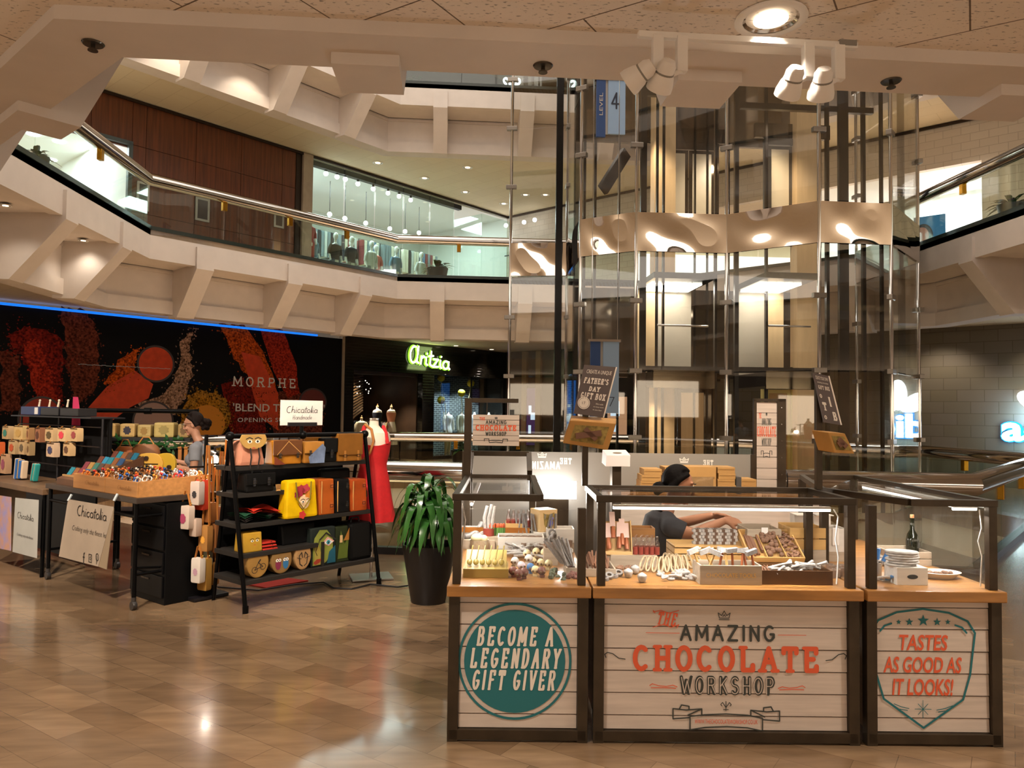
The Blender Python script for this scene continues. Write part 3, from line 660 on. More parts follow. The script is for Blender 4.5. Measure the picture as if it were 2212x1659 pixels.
def disc(px, py, rpx, m, y, name, rim=True):
    c = hp(px, py); r = hp(px+rpx, py)[0]-c[0]; rz = abs(hp(px,py-rpx)[1]-c[1]); 
    mm = MB(); k = 48; mm.add([(c[0]+r*cos(2*pi*j/k),y,c[1]+rz*sin(2*pi*j/k)) for j in range(k)],[tuple(range(k))])
    o = link(name, mm.mesh(name), m, HO)
    if rim:
        mr = MB(); ribbon(mr, [(c[0]+r*cos(2*pi*j/k),c[1]+rz*sin(2*pi*j/k)) for j in range(k)], .05, True); put(mr,0,y-.002,0)
        link('pan_rim', mr.mesh('pan_rim', fix=False), mat('pan rim','3a2c2a',.4), HO)
BRN = powder('8a4634','3a1a14','brown powder'); RED = powder('cc4028','6a1a12','red powder'); ORG = powder('ee6a24','70260c','orange powder'); TAN = powder('d8ac90','4a3026','tan powder'); GOLD = powder('e09a2c','50300c','gold powder'); DRED = powder('9a2c22','3a100d','dark red powder')
blob([(130,665),(185,668),(210,720),(215,790),(200,850),(165,870),(145,800),(140,730)], -.022, BRN, jag=.05)
blob([(20,715),(60,705),(130,730),(140,800),(130,870),(80,860),(60,790),(25,760)], -.023, DRED, jag=.09)
blob([(50,745),(80,740),(110,800),(125,880),(80,870)], -.024, RED, jag=.04)
blob([(0,760),(35,770),(45,830),(40,880),(0,890)], -.0225, BRN, jag=.07)
blob([(300,755),(285,800),(245,835),(225,830),(255,780)], -.026, ORG, jag=.06)
blob([(230,835),(290,800),(330,830),(320,860),(280,880),(240,910),(190,915),(190,880)], -.0265, mat('smooth red powder','e8502a',.75,noise=(6,.2)))
blob([(420,705),(410,745),(415,800),(400,860),(375,900),(330,900),(300,870),(360,850),(385,790),(390,740)], -.024, TAN, jag=.06)
blob([(475,700),(530,705),(580,790),(610,880),(600,925),(575,900),(545,830),(500,760)], -.0235, ORG, jag=.06)
blob([(520,760),(560,770),(600,850),(600,930),(560,900)], -.0245, mat('smooth red powder','e8502a',.75))
blob([(560,705),(610,712),(640,790),(645,850),(620,860),(590,800)], -.024, RED, jag=.02)
blob([(480,830),(520,815),(565,850),(575,930),(560,960),(500,960)], -.0235, DRED, jag=.05)
blob([(560,850),(640,840),(700,900),(690,960),(600,960)], -.0232, BRN, jag=.03)
disc(445,900,52, GOLD, -.025, 'powder_heap', False)
blob([(395,900),(405,858),(430,842),(465,845),(490,868),(497,910),(480,900),(470,868),(440,858),(412,875)], -.027, powder('d89a3a','1a1006','gold crumbs'), jag=.07)
disc(445,915,40, mat('gold smooth','e8962a',.7), -.028, 'powder_heap', False)
disc(336,786,38, mat('smooth red powder','e8502a',.75), -.029, 'powder_pan')
disc(88,905,47, mat('pan dark red','b03a28',.7), -.029, 'powder_pan')
disc(330,910,42, mat('pan mauve','b8968a',.7), -.029, 'powder_pan')
disc(675,868,28, mat('pan maroon','6a2622',.6), -.029, 'powder_pan')
WINK = mat('white print','e9e6e2',.6)
def hletter(mb_f, px0, px1, pyc, hp_px, m=WINK):
    a, b_ = hp(px0,pyc), hp(px1,pyc); h_ = abs(hp((px0+px1)/2,pyc-hp_px/2)[1]-hp((px0+px1)/2,pyc+hp_px/2)[1])
    c = hp((px0+px1)/2,pyc); letter(mb_f(b_[0]-a[0], h_), (a[0]+b_[0])/2, -.032, c[1], m, HO)
hletter(lambda w_, h_: serif('MORPHE', w_, h_, .14, .34, .5), 502, 638, 826, 21)
hletter(lambda w_, h_: font_mb("'BLEND THE RULES'", w_, h_, 0, .01), 502, 700, 881, 17)
hletter(lambda w_, h_: font_mb("OPENING SUMMER 2019", w_, h_, 0, .01, 1.15), 512, 690, 907, 9)
m = MB(); P = [hp(170,787), hp(365,797)]
for i in range(46):
    f = i/45; m.box((P[0][0]+(P[1][0]-P[0][0])*f,-.031,P[0][1]+(P[1][1]-P[0][1])*f+random.uniform(-.008,.008)),(.045,.002,.012))
part('sparkle_line', m, mat('pale sparkle','b8c8cc',.4), HO)
t = single('led_strip', MB().bb((s0,-.1,4.02),(-1.05,-.03,4.075)), emis('blue led','1f7cff',.95), 'blue glowing strip light along the top of the black poster wall', 'strip light', (W0.x,W0.y,0), pi/4)

# ============================================================ black glossy clothes shop on the ground floor
BLK = brick('black glazed brick', '1a1712', '0f0d0b', '060505', 1, .2, .1, .006, .12, rot=(R(90),0,0), bump=.5)
SQ0, SQ1 = ws(912,850)[0], ws(937,850)[0]; a2 = (SQ1,7.75); a1 = (.42,3.05); zt = 3.06
m = MB().bb((.03,-.02,zt),(8,.25,4.13)).bb((.03,-.02,0),(a1[0],.25,zt)).bb((SQ0,-.02,0),(a2[0],.25,zt)).bb((a2[1],-.02,0),(8.0,.25,zt))
wl(struct('wall_shop', m, BLK))
wl(struct('wall_shop_inner', MB().bb((0,3.6,0),(3.4,3.7,3.1)).bb((-.05,.25,0),(.05,3.6,3.1)).bb((3.4,.26,0),(3.5,3.6,3.1)), mat('shop brown','3a2a1c',.5,noise=(2,.4))))
wl(struct('wall_shop_brick', MB().bb((3.5,1.5,0),(8,1.6,3.1)), brick('dark pale-jointed brick','2b3134','353c3e','8d9a98',1,.24,.08,.008,.4,rot=(R(90),0,0),bump=.4)))
wl(struct('wall_shop_end', MB().bb((7.95,.26,0),(8.05,1.6,3.1)), BLK))
wl(struct('ceiling_shop', MB().bb((0,.25,3.1),(8,3.7,3.16)), DARK))
wl(struct('window_2', MB().bb((a2[0],.05,.1),(a2[1],.07,zt)), GLASS))
wl(struct('trim_13', MB().bb((a2[0],-.03,0),(a2[1],.12,.12)).bb((6.0,.03,.1),(6.04,.09,zt)), DARK))
def wpt(s_, y, z=0): return (W0.x+WD.x*s_-WD.y*y, W0.y+WD.y*s_+WD.x*y, z)
for s_, y, z, pw in [(1.0,.55,3.0,420),(2.4,.7,3.0,420),(2,2.9,3.0,200)]: lamp('SPOT','shop_lamp',wpt(s_,y,z),pw,WARM2,.05,wpt(s_,y-.2,0),90,.6)
for s_ in (4.8,5.8,6.9): lamp('SPOT','shop_lamp',wpt(s_,.35,3.0),300,COOL,.05,wpt(s_,1.1,1.0),95,.6)
# neon script sign
sg = thing('neon_sign', 'glowing green-white script sign on the black shop front', 'sign', (W0.x,W0.y,0), pi/4)
A, B = ws(880,775), ws(968,775); zc = ws(925,773)[1]; zh = abs(ws(925,750)[1]-ws(925,797)[1])
q = cursive('Aritzia', B[0]-A[0], zh, .13, .1, .05)
q2 = MB(); q2.v = [v*1.0 for v in q.v]; q2.f = list(q.f)
letter(q, (A[0]+B[0])/2, -.12, zc, emis('sign glow','f4ffd8',5), sg)
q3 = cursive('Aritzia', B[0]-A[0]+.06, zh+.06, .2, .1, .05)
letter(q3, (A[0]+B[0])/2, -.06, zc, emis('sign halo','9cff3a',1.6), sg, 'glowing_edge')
lamp('AREA','sign_lamp',wpt((A[0]+B[0])/2,-.5,zc),14,(.75,1,.35),.9,wpt((A[0]+B[0])/2,0,zc-.2))

def wsy(px, py, y):
    p = on_p(px, py, wpt(0,y), wpt(1,y)); return (p.x-W0.x)*WD.x+(p.y-W0.y)*WD.y, p.z
# ---- dress forms and mannequins
SKINW = mat('ivory form','e9e0d2',.6); FORMW = mat('white mannequin','f0efec',.35)
def torso_prof(h=1.0):
    return [(.045,.72),(.05,.66),(.075,.63),(.16,.585),(.178,.52),(.172,.44),(.155,.36),(.128,.24),(.14,.14),(.172,.02),(.178,-.06),(.165,-.14)]
def dress_form(name, label, loc, rz, base_z, top, skirt=None, skirt_len=.8, flare=.28, group=None, body=SKINW, sleeves=None, cap=True, long_top=-.14):
    """a headless form on a pole; waist height base_z"""
    t = thing(name, label, 'mannequin', loc, rz, group)
    part('form', MB().lathe([(r,z+base_z) for r,z in torso_prof()],24,sy=.68), body, t, True)
    if cap: part('neck_cap', MB().lathe([(.05,.72+base_z),(.03,.76+base_z),(.015,.77+base_z),(.02,.80+base_z),(.0,.82+base_z)],16), mat('finial wood','b38a55',.5), t, True)
    part('pole', MB().cyl((0,0,.02),.018,base_z-.1,12), BLACK, t, True)
    part('base', MB().cyl((0,0,0),.17,.02,24), BLACK, t)
    if top:
        pr = [(r*1.05+.006,z) for r,z in torso_prof() if long_top-.01 <= z <= .56]
        if sleeves: pr = [(r*1.06+.006,z) for r,z in torso_prof() if long_top-.01 <= z <= .64]
        part('top', MB().lathe([(r,z+base_z) for r,z in pr],24,sy=.72,caps=False), top, t, True)
        if sleeves:
            for s_ in (-1,1): part('sleeve', MB().tube([(s_*.15,0,.57+base_z),(s_*.21,.0,.5+base_z),(s_*.245,-.02,.3+base_z),(s_*.25,-.05,.02+base_z)],[.055,.065,.058,.05],12), top, t, True)
        else:
            m = MB()
            for s_ in (-1,1): m.tube([(s_*.1,-.085,.54+base_z),(s_*.09,-.045,.63+base_z),(s_*.09,.05,.62+base_z),(s_*.1,.1,.52+base_z)],.007,6)
            part('strap', m, top, t, True)
    if skirt:
        n = 28
        def fn(u, v):
            a = 2*pi*u; z = .2-(skirt_len)*v; r = .14+(flare-.14)*v**.7+.02*v*sin(a*9)
            return (r*cos(a), r*sin(a)*.8, z+base_z)
        part('skirt', MB().grid(fn, 54, 8), skirt, t, True)
    return t
def cl(n, c, r=.85): return mat(n, c, r, noise=(6,.12))
for px, y, b_, top, sk, lab, cut in [(815,1.1,1.15,cl('navy cloth','141a2c'),cl('navy cloth','141a2c'),'dress form in a long navy slip dress in the shop doorway',.6),(845,1.2,1.15,cl('coral cloth','d08a6a'),cl('cream cloth','d9cfc2'),'dress form in a coral top and cream skirt in the shop doorway',.8)]:
    s_ = wsy(px,900,.5)[0]; dress_form('dress_form', lab, wpt(s_,.5), pi/4, b_, top, sk, cut, .25)
dress_form('dress_form','dress form in a pale knit jumper at the edge of the black shop', wpt(wsy(781,900,.35)[0],.35), pi/4, .75, cl('pale knit','cfc6a8'), None, sleeves=True)
for px, lab, c in [(968,'white-shirted form on tan legs in the brick-backed shop window','e6ecec'),(997,'form in a long pale coat in the shop window','cdd6cf'),(1025,'form in a pale blue shirt behind the dark sign post','cfe0ea'),(1056,'white-shirted form near the end of the shop window','e8edf0')]:
    s_ = wsy(px,900,.75)[0]; t = dress_form('dress_form', lab, wpt(s_,.75), pi/4, 1.0, cl('cloth '+c, c), None, sleeves=True, cap=False)
    if px == 968:
        for q in (-.09,.09): part('leg', MB().tube([(q,0,.9),(q,0,.45),(q*.9,.02,.05)],[.085,.06,.04],12), mat('tan trouser','b79a70',.8), t, True)
    if px == 997: part('coat_skirt', MB().lathe([(.19,.95),(.2,.6),(.22,.3)],20,sy=.7,caps=False), cl('cloth '+c, c), t, True)
for bx, by, x2, wh in [(953,816,968,'topmost'),(1017,828,1003,'higher one farther along'),(997,849,1000,'in the middle'),(953,864,968,'lowest')]:
    s_, z = wsy(bx,by,.45); e = wsy(x2,930,.45); r = .145
    t = thing('pompom_flower','yellow pompom ball on a bent cane in the shop window, '+wh,'decoration', wpt(s_,.45,0), pi/4, None)
    part('ball', MB().ball((0,0,z), r, n=18, k=12, fn=lambda d: 1+.06*sin(d.x*23)*sin(d.y*21+1)*sin(d.z*19)), mat('yellow pompom','e3cc1e',.9,noise=(20,.45)), t, True)
    part('cane', MB().tube([(0,0,z-.1),((e[0]-s_)*.5,0,z*.7),(e[0]-s_,0,.8),(e[0]-s_,0,.0)],.012,8), mat('bamboo cane','b7a878',.6), t, True)
# rail of clothes and table deep in the shop
t = thing('clothes_rail','rail of folded dark and pale garments inside the shop doorway','clothes rail', wpt(2.3,1.6), pi/4)
part('rail_frame', MB().tube([(-.6,0,0),(-.6,0,1.35),(.9,0,1.35),(.9,0,0)],.015,8), CHROME, t, True)
for i in range(12):
    x = -.5+i*.115
    part('garment', MB().grid(lambda u, v, x=x: (x+.03*sin(6*u), -.2+.4*u, 1.3-.75*v+.02*sin(9*u)),6,6), cl('garment %d' % (i%4), ['1a2036','8a7a80','c9b9b2','d8c68a'][i%4]), t, True)
t = thing('display_table','low table of folded clothes in the shop doorway','table', wpt(2.6,.9), pi/4)
part('tabletop', MB().bb((-.45,-.3,.72),(.45,.3,.76)), mat('oak top','7a5230',.5), t)
for x in (-.4,.4):
    for y in (-.25,.25): part('leg', MB().bb((x-.02,y-.02,0),(x+.02,y+.02,.72)), BLACK, t)
t = thing('louvre_screen','dark fan of slanted slats inside the shop entrance','screen', wpt(.62,.8), pi/4)
for i in range(14):
    part('slat', MB().bar((0,0,1.2+i*.12),(.9,.1,1.75+i*.09),.02,.05), mat('dark slat','4a3a28',.3,.3), t)
wl(struct('trim_14', MB().bb((.42,.3,2.95),(SQ0,.5,3.08)), mat('shop brown','3a2a1c',.5)))
m = MB()
t = thing('shop_chandelier','glittering cluster of small shop lights above the clothes rail','light', wpt(2.2,2.2,2.65), pi/4)
for i in range(26): m.ball((random.uniform(-.9,.9),random.uniform(-.3,.3),random.uniform(-.35,.25)), .018, n=6, k=4)
part('bulbs', m, emis('tiny bulbs','fff2d8',7), t)
t['kind'] = 'thing'

# ============================================================ bright clothes shop on the upper gallery
FZ = 5.5; u0, u1 = sW+.56, 7.9
wl(struct('wall_upper_shop', MB().bb((u0,5.2,FZ),(u1,5.3,9.6)).bb((u0-.1,.1,FZ),(u0,5.2,9.6)).bb((u1,0,FZ),(u1+.1,5.2,9.6)), mat('bright shop wall','eef0ee',.7)))
wl(struct('trim_15', MB().bb((u0,.12,9.4),(5.4,.3,9.56)), mat('shop black beam','121212',.5)))
wl(struct('trim_16', MB().bb((u0,5.0,7.2),(u1,5.18,7.9)), mat('shop grey band','75807f',.5)))
wl(struct('ceiling_upper_shop', MB().bb((u0,.1,9.56),(u1,5.2,9.62)), mat('bright shop wall','eef0ee',.7)))
m = MB(); 
for i in range(5): m.bb((u0+.02+i*1.25,.0,FZ),(u0+1.22+i*1.25,.02,9.55))
wl(struct('window_3', m, GGREEN))
wl(struct('window_4', MB().bb((4.9,-1.4,FZ),(4.92,0,8.9)).bb((4.9,-1.42,FZ),(6.6,-1.4,8.9)), GGREEN))
for s_ in (-.6,1.4,3.4,5.6): lamp('AREA','upper_shop_lamp',wpt(s_,1.6,9.5),120,COOL,1.6,wpt(s_,1.2,5))
tr = thing('shop_track','black shop lighting track with a row of white bulbs behind the gallery glass','lighting track', (W0.x,W0.y,0), pi/4)
BP = []
for px, py in [(704,375),(728,382),(746,387),(773,397),(806,408),(838,417),(862,424),(887,432)]:
    p = on_p(px, py, wpt(0,.22), wpt(1,.22)); BP.append(((p.x-W0.x)*WD.x+(p.y-W0.y)*WD.y, p.z))
ZR = max(z for s_, z in BP)+.2
part('rail', MB().bb((u0+.1,.2,ZR),(5.3,.24,ZR+.04)), BLACK, tr)
for k, (s_, z) in enumerate(BP):
    q = part('spot_can', MB().cyl((s_,.22,z+.05),.045,ZR-z-.05,12), BLACK, tr, True); part('bulb', MB().ball((s_,.22,z),.075,n=12,k=8), emis('shop bulb','ffffff',9), q, True)
    if k in (0,3,5,7): lamp('SPOT','upper_shop_spot',wpt(s_,.2,z-.12),70,COOL,.05,wpt(s_,.8,6.5),80,.6)
PLZ = on_p(680,466,wpt(0,.5),wpt(1,.5)).z-FZ-1.83
print('PLZ',PLZ)
PL2 = on_p(744,507,wpt(0,.5),wpt(1,.5)).z-FZ-1.83
print('PL2',PL2)
def mannequin(label, s_, y, cols, head=True, scale=1.0, turn=0):
    t = thing('mannequin', label, 'mannequin', wpt(s_,y,FZ+(PLZ if 'bright red' in label else PL2)), pi/4+turn, 'mannequins behind the upper shop glass'); t.scale = (scale,)*3
    b = MB(); b.lathe([(.04,1.62),(.05,1.5),(.16,1.42),(.17,1.3),(.13,1.1),(.17,.9),(.16,.82)],16,sy=.65)
    if head: b.ball((0,-.01,1.72),.095,(.85,1,1.25))
    for q in (-1,1):
        b.tube([(q*.09,0,.86),(q*.1,0,.48),(q*.09,.02,.05)],[.085,.055,.035],10); b.tube([(q*.17,0,1.4),(q*.23,.02,1.15),(q*.22,-.06,.9)],[.045,.038,.03],10)
    part('body', b, FORMW, t, True)
    part('top', MB().lathe([(.1,1.46),(.175,1.41),(.185,1.3),(.15,1.1),(.18,.92)],16,sy=.7,caps=False), cols[0], t, True)
    for q in (-1,1): part('sleeve', MB().tube([(q*.15,0,1.42),(q*.22,.02,1.25),(q*.235,.02,1.1)],[.06,.06,.055],10,caps=False), cols[0], t, True)
    if cols[1]:
        m = MB()
        for q in (-1,1): m.tube([(q*.085,0,.95),(q*.1,0,.48),(q*.095,.02,.12)],[.105,.085,.075],10)
        part('trousers', m, cols[1], t, True)
    part('stand', MB().cyl((0,0,0),.18,.015,20), CHROME, t)
    return t
c_ = lambda c: cl('garment '+c, c)
wl(struct('shop_plinth', MB().bb((u0+1.0,.15,FZ),(4.6,1.2,FZ+PL2)), SHOPW)); wl(struct('shop_plinth', MB().bb((u0+.02,.15,FZ),(u0+.95,1.2,FZ+PLZ)), SHOPW))
for px, lab, cols, tu in [(680,'mannequin in a bright red trouser suit behind the gallery glass',('b02028','b02028'),0),(706,'mannequin in a patterned blue top next to the red-suited one',('5d7f92','3a4a58'),.2),(744,'mannequin in a black top with a yellow collar',('1c1e22','24506a'),0),(779,'headless-looking mannequin in a dark jacket beside the brass clamp',('22262e','8a8f8c'),0),(797,'mannequin with a yellow bag and pale shirt',('d8d27a','c8ccc8'),.4),(822,'white mannequin in a pale flowered top',('d0d4cc','7f8f96'),0),(846,'mannequin in a coral pink top',('d06a5c','c8ccc8'),-.3),(876,'mannequin in a blue dress near the potted palm',('6a8fae','5c7fa0'),0),(930,'white-coated mannequin against the dark corner of the shop',('dfe2e0','2a2c2e'),0)]:
    mannequin(lab, max(u0+.3,ws(px,560)[0]), .5+abs(tu)*1.2, (c_(cols[0]),c_(cols[1])), turn=tu)
for i in range(7):
    s_ = -.4+i*1.0
    t = thing('garment_rack','dark rack of hanging clothes deep in the upper shop, '+['nearest the stone pier','second from the stone pier','third from the stone pier','fourth, behind the dark-jacketed mannequin','fifth, behind the coral top','sixth, behind the blue dress','last one by the corner'][i],'clothes rail', wpt(s_,2.2,FZ), pi/4)
    part('rack_frame', MB().tube([(-.4,0,0),(-.4,0,2.5),(.4,0,2.5),(.4,0,0)],.015,8), BLACK, t, True)
    for k in range(6): part('garment', MB().box((-.34+k*.135,0,2.0),(.11,.36,.9)), c_(random.choice(['24282e','7f8f96','c8ccc8','5c7fa0','8a3a40','e2dcc8'])), t, bevel=.015)
for k, (px, py) in enumerate([(712,463),(745,472),(790,482),(842,494),(875,500),(905,503)]):
    p = on_p(px, py, wpt(0,1.5), wpt(1,1.5)); s_ = (p.x-W0.x)*WD.x+(p.y-W0.y)*WD.y
    t = thing('pendant_lamp','small white bulb hanging inside the upper shop, '+['first','second','third','fourth','fifth','last'][k]+' from the stone pier','lamp',wpt(s_,1.5,p.z),pi/4)
    part('bulb', MB().ball((0,0,0),.08,n=12,k=8), emis('shop bulb','ffffff',9), t, True); part('cord', MB().tube([(0,0,.07),(0,0,9.55-p.z)],.012,6), BLACK, t)
# big white shop beyond the walnut wall
wl(struct('wall_white_shop', MB().bb((-17,6,FZ),(-6.5,6.1,9.5)).bb((-6.72,.12,FZ),(-6.6,6,9.5)), mat('bright shop wall','eef0ee',.7)))
wl(struct('ceiling_white_shop', MB().bb((-17,.1,8.95),(-6.6,6,9.05)), mat('bright shop wall','eef0ee',.7)))
wl(struct('door_1', MB().bb((-6.78,-.03,FZ),(-6.68,.1,8.5)).bb((-13,-.03,8.44),(-6.68,.1,8.54)), mat('grey frame','4a5a5e',.4)))
for s_ in (-12,-9.6,-7.8): lamp('AREA','white_shop_lamp',wpt(s_,2.6,8.9),120,COOL,2.2,wpt(s_,2.6,5))
t = thing('clothes_rail','small black rail of striped clothes in the white shop behind the gallery','clothes rail', wpt(-7.6,1.3,FZ), pi/4)
part('rail_frame', MB().tube([(-.5,0,0),(-.5,0,1.6),(.5,0,1.6),(.5,0,0)],.02,8), BLACK, t, True)
for k in range(8): part('garment', MB().box((-.42+k*.12,0,1.15),(.05,.4,.85)), c_(random.choice(['8a9494','d8dad6','3a4a4c','b7c0bc'])), t, bevel=.012)
t = dress_form('dress_form','golden-topped form in the white shop behind the gallery glass', wpt(-8.9,.6,FZ), pi/4, .95, mat('gold sequins','c9a45a',.3,.6,noise=(40,.5)), None, sleeves=True)
for i, (px, py) in enumerate([(72,290),(128,306),(183,318),(110,345),(195,335)]):
    p = on_p(px, py, wpt(0,2), wpt(1,2)); q = on_z(px, py, 8.94)
    t = single('ceiling_light', MB().cyl((0,0,-.01),.16,.012,20), emis('white disc','f4fbff',6), 'round white light in the bright shop ceiling, '+['at the glass edge','second from the edge','third from the edge','low one near the clamp','nearest the door frame'][i], 'ceiling light', (q.x,q.y,8.94))
# small framed notices on the walnut wall
for px0, px1, py0, py1, lab in [(293,322,397,452,'silver-framed dark notice on the walnut wall, near the door'),(420,452,432,475,'silver-framed notice on the walnut wall beside the brass clamp'),(590,612,465,490,'small pale notice at the walnut wall end')]:
    a, b_ = ws(px0,py1), ws(px1,py0); w_, h_ = b_[0]-a[0], abs(b_[1]-a[1])
    t = thing('notice_frame', lab, 'picture frame', wpt((a[0]+b_[0])/2,-.03,(a[1]+b_[1])/2), pi/4)
    part('frame', MB().bb((-w_/2,-.015,-h_/2),(w_/2,.015,h_/2)), mat('silver frame','b9b4ac',.3,.8), t)
    part('print', MB().bb((-w_/2+.06,-.02,-h_/2+.06),(w_/2-.06,-.014,h_/2-.06)), mat('dark print','3d2f2c',.5,noise=(5,.6)), t)
# ---- bright window shop on the pale block wall
def vpt(s_, y, z=0): return (V0.x+VD.x*s_-VD.y*y, V0.y+VD.y*s_+VD.x*y, z)
wr(struct('wall_bright_shop', MB().bb((sA-4,3,FZ),(sB+.2,3.1,9.5)).bb((sB,.2,FZ),(sB+.1,3,9.5)), mat('bright shop wall','eef0ee',.7)))
wr(struct('ceiling_bright_shop', MB().bb((sA-4,.2,8.5),(sB,3,8.6)), mat('bright shop wall','eef0ee',.7)))
for s_ in (sA-2,sA,sB-1): lamp('AREA','bright_shop_lamp',vpt(s_,1.5,8.4),130,(1,.97,1),1.8,vpt(s_,1.5,5))
a, b_ = vs_(1975,520), vs_(2043,470)
t = thing('poster','blue poster of a dark-haired face in the bright upper window','poster', vpt((a[0]+b_[0])/2,-.03,(a[1]+b_[1])/2), -pi/4)
w_, h_ = abs(b_[0]-a[0]), abs(b_[1]-a[1])*1.4
part('print', MB().bb((-w_/2,-.01,-h_/2),(w_/2,.01,h_/2)), mat('poster blue','3f8fdc',.5), t)
part('portrait_hair', MB().lathe([(0,0),(.24,0)],24,c=(0,0,0),m=Matrix.Translation((-w_*.2,-.014,-.2)) @ Matrix.Rotation(pi/2,4,'X') @ Matrix.Diagonal((1,1.5,1,1)),caps=False), mat('hair print','1a2438',.6), t)
part('portrait_face', MB().lathe([(0,0),(.17,0)],24,m=Matrix.Translation((-w_*.24,-.018,-.16)) @ Matrix.Rotation(pi/2,4,'X') @ Matrix.Diagonal((1,1.35,1,1)),caps=False), mat('face print','b98a86',.6), t)
for s_ in (15.5,18,20.5): lamp('SPOT','wall_fill_lamp',vpt(s_,-1.3,4.05),120,WARM2,.1,vpt(s_,-.1,1.2),100,.7)  # spots added to brighten the dark lower block wall, no fixtures built
# adidas sign on the grey block wall
a = on_p(2165,930,V0,V1); s_, z_ = vs_(2165,945); wS = 2.6; hS = abs(vs_(2165,915)[1]-vs_(2165,957)[1])
sg = thing('lit_sign','glowing white sign with a three-leaf mark on the grey block wall','sign', vpt(s_,-.1,z_), -pi/4)
letter(font_mb('adidas', wS, hS*1.35, 0, .03), wS/2, -.02, hS*.5, emis('cool sign','eefaff',6), sg)
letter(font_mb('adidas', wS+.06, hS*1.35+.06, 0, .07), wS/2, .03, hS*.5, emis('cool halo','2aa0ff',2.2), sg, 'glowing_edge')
m = MB()
for an in (-58,0,58):
    k = 20; m.add([(.95+.22*cos(2*pi*j/k)*cos(R(an))+(.1+.42+.42*sin(2*pi*j/k))*sin(R(an)),0,.0+.0+(.42+.42*sin(2*pi*j/k))*cos(R(an))-.22*cos(2*pi*j/k)*sin(R(an))) for j in range(k)],[tuple(range(k))])
letter(m, .2, -.02, hS*1.35, emis('cool sign','eefaff',6), sg, 'leaf_mark')
lamp('AREA','sign_lamp',vpt(s_+1,-.5,z_+.4),60,(.45,.75,1),1.2,vpt(s_+1,0,z_+.3))
# dark shop fronts behind the tower with blue lit posters
for px, py, w_, h_, c, lab in [(1233,880,.5,2.0,'2a7ad8','blue lit poster in the dark shop front behind the gift box board'),(1150,900,.5,2.2,'3a2448','purple poster in the dark shop front beside the sign post'),(1508,910,.9,2.0,'4a3560','purple sale poster behind the lift doors'),(1335,900,.8,1.4,'b98a66','warm lit display panel behind the lift tower')]:
    q, z_ = vs_(px,py)
    t = thing('shop_poster', lab, 'poster', vpt(q,-.05,z_), -pi/4)
    part('print', MB().bb((-w_/2,-.02,-h_/2),(w_/2,.02,h_/2)), emis('lit '+c, c, .8), t)
    part('frame', MB().bb((-w_/2-.04,.0,-h_/2-.04),(w_/2+.04,.04,h_/2+.04)), BLACK, t)
    for k in range(4): part('printed_shape', MB().box((random.uniform(-.12,.12)*w_/.5,-.025,random.uniform(-.4,.4)*h_),(random.uniform(.1,.25)*w_/.5,.01,random.uniform(.1,.35))), emis('pale print','cfe6f4',.9), t)
for i, px in enumerate((1135,1165,1300,1420)):
    q, z_ = vs_(px,900); wr(struct('column', MB().bb((q-.12,-.12,0),(q+.12,.12,4.12)), mat('bronze column','8a7352',.35,.4)))
q0, z0_ = vs_(1438,402); q1, z1_ = vs_(1476,388)
sg = thing('lit_sign','small white lit letters And seen through the lift tower on the upper gallery','sign',vpt(q0,-.08,z0_),-pi/4)
letter(font_mb('And', q1-q0, abs(z1_-z0_)*1.2), (q1-q0)/2, 0, .15, emis('cool sign','eefaff',6), sg)
# upper gallery dark shop to the side of the corner
wr(struct('window_5', MB().bb((.6,-.03,FZ),(3.2,.0,8.2)), mat('dim shop glass','39423f',.08,.2)))
t = thing('shop_track','short row of bulbs in the darker corner shop of the upper gallery','lighting track', (V0.x,V0.y,0), -pi/4)
part('rail', MB().bb((.3,-.5,7.9),(3.2,-.46,7.94)), BLACK, t)
for px, py in [(1093,487),(1132,480),(1155,475)]:
    p = on_p(px, py, vpt(0,-.48), vpt(1,-.48)); s_ = (p.x-V0.x)*VD.x+(p.y-V0.y)*VD.y
    part('bulb', MB().ball((s_,-.48,p.z),.08,n=12,k=8), emis('shop bulb','ffffff',9), t, True)
# glowing letters on the topmost gallery
p = on_y(1085,180,24); q = on_y(1125,180,24)
sg = thing('lit_sign','white glowing letters on the dark topmost gallery front','sign',(p.x,24,p.z-.2))
letter(font_mb('SEP', q.x-p.x, .42, .1, .02), (q.x-p.x)/2, 0, .2, emis('cool sign','eefaff',6), sg)
# ============================================================ leather stall (rotated against the concourse)
BT = Vector((-2.75,6.73)); BA = R(-42); BX = Vector((cos(BA),sin(BA))); BY = Vector((-sin(BA),cos(BA)))
def bloc(x, y, z=0): return (BT.x+BX.x*x+BY.x*y, BT.y+BX.y*x+BY.y*y, z)
def bpx(px, py, y=0):      # local x, z on the stall plane at depth y
    a = Vector(bloc(0,y)[:2]); p = on_p(px, py, a, a+BX); return (p.x-a.x)*BX.x+(p.y-a.y)*BX.y, p.z
PIPE = mat('black pipe','070708',.35,.3,spec=.15)
OAK = mat('warm oak box','b9824a',.5,noise=(3,.25),stretch=(1,9,9)); OAKD = mat('oak box edge','8d5d2e',.5)
DTOP = mat('dark table board','3a2d24',.45,noise=(4,.3))
t = thing('market_table','black pipe-framed table on castors holding the wooden jewellery boxes','table', bloc(0,0), BA)
TZ = .965
part('tabletop', MB().bb((-1.86,-.03,TZ-.05),(.06,.74,TZ)), DTOP, t, bevel=.006)
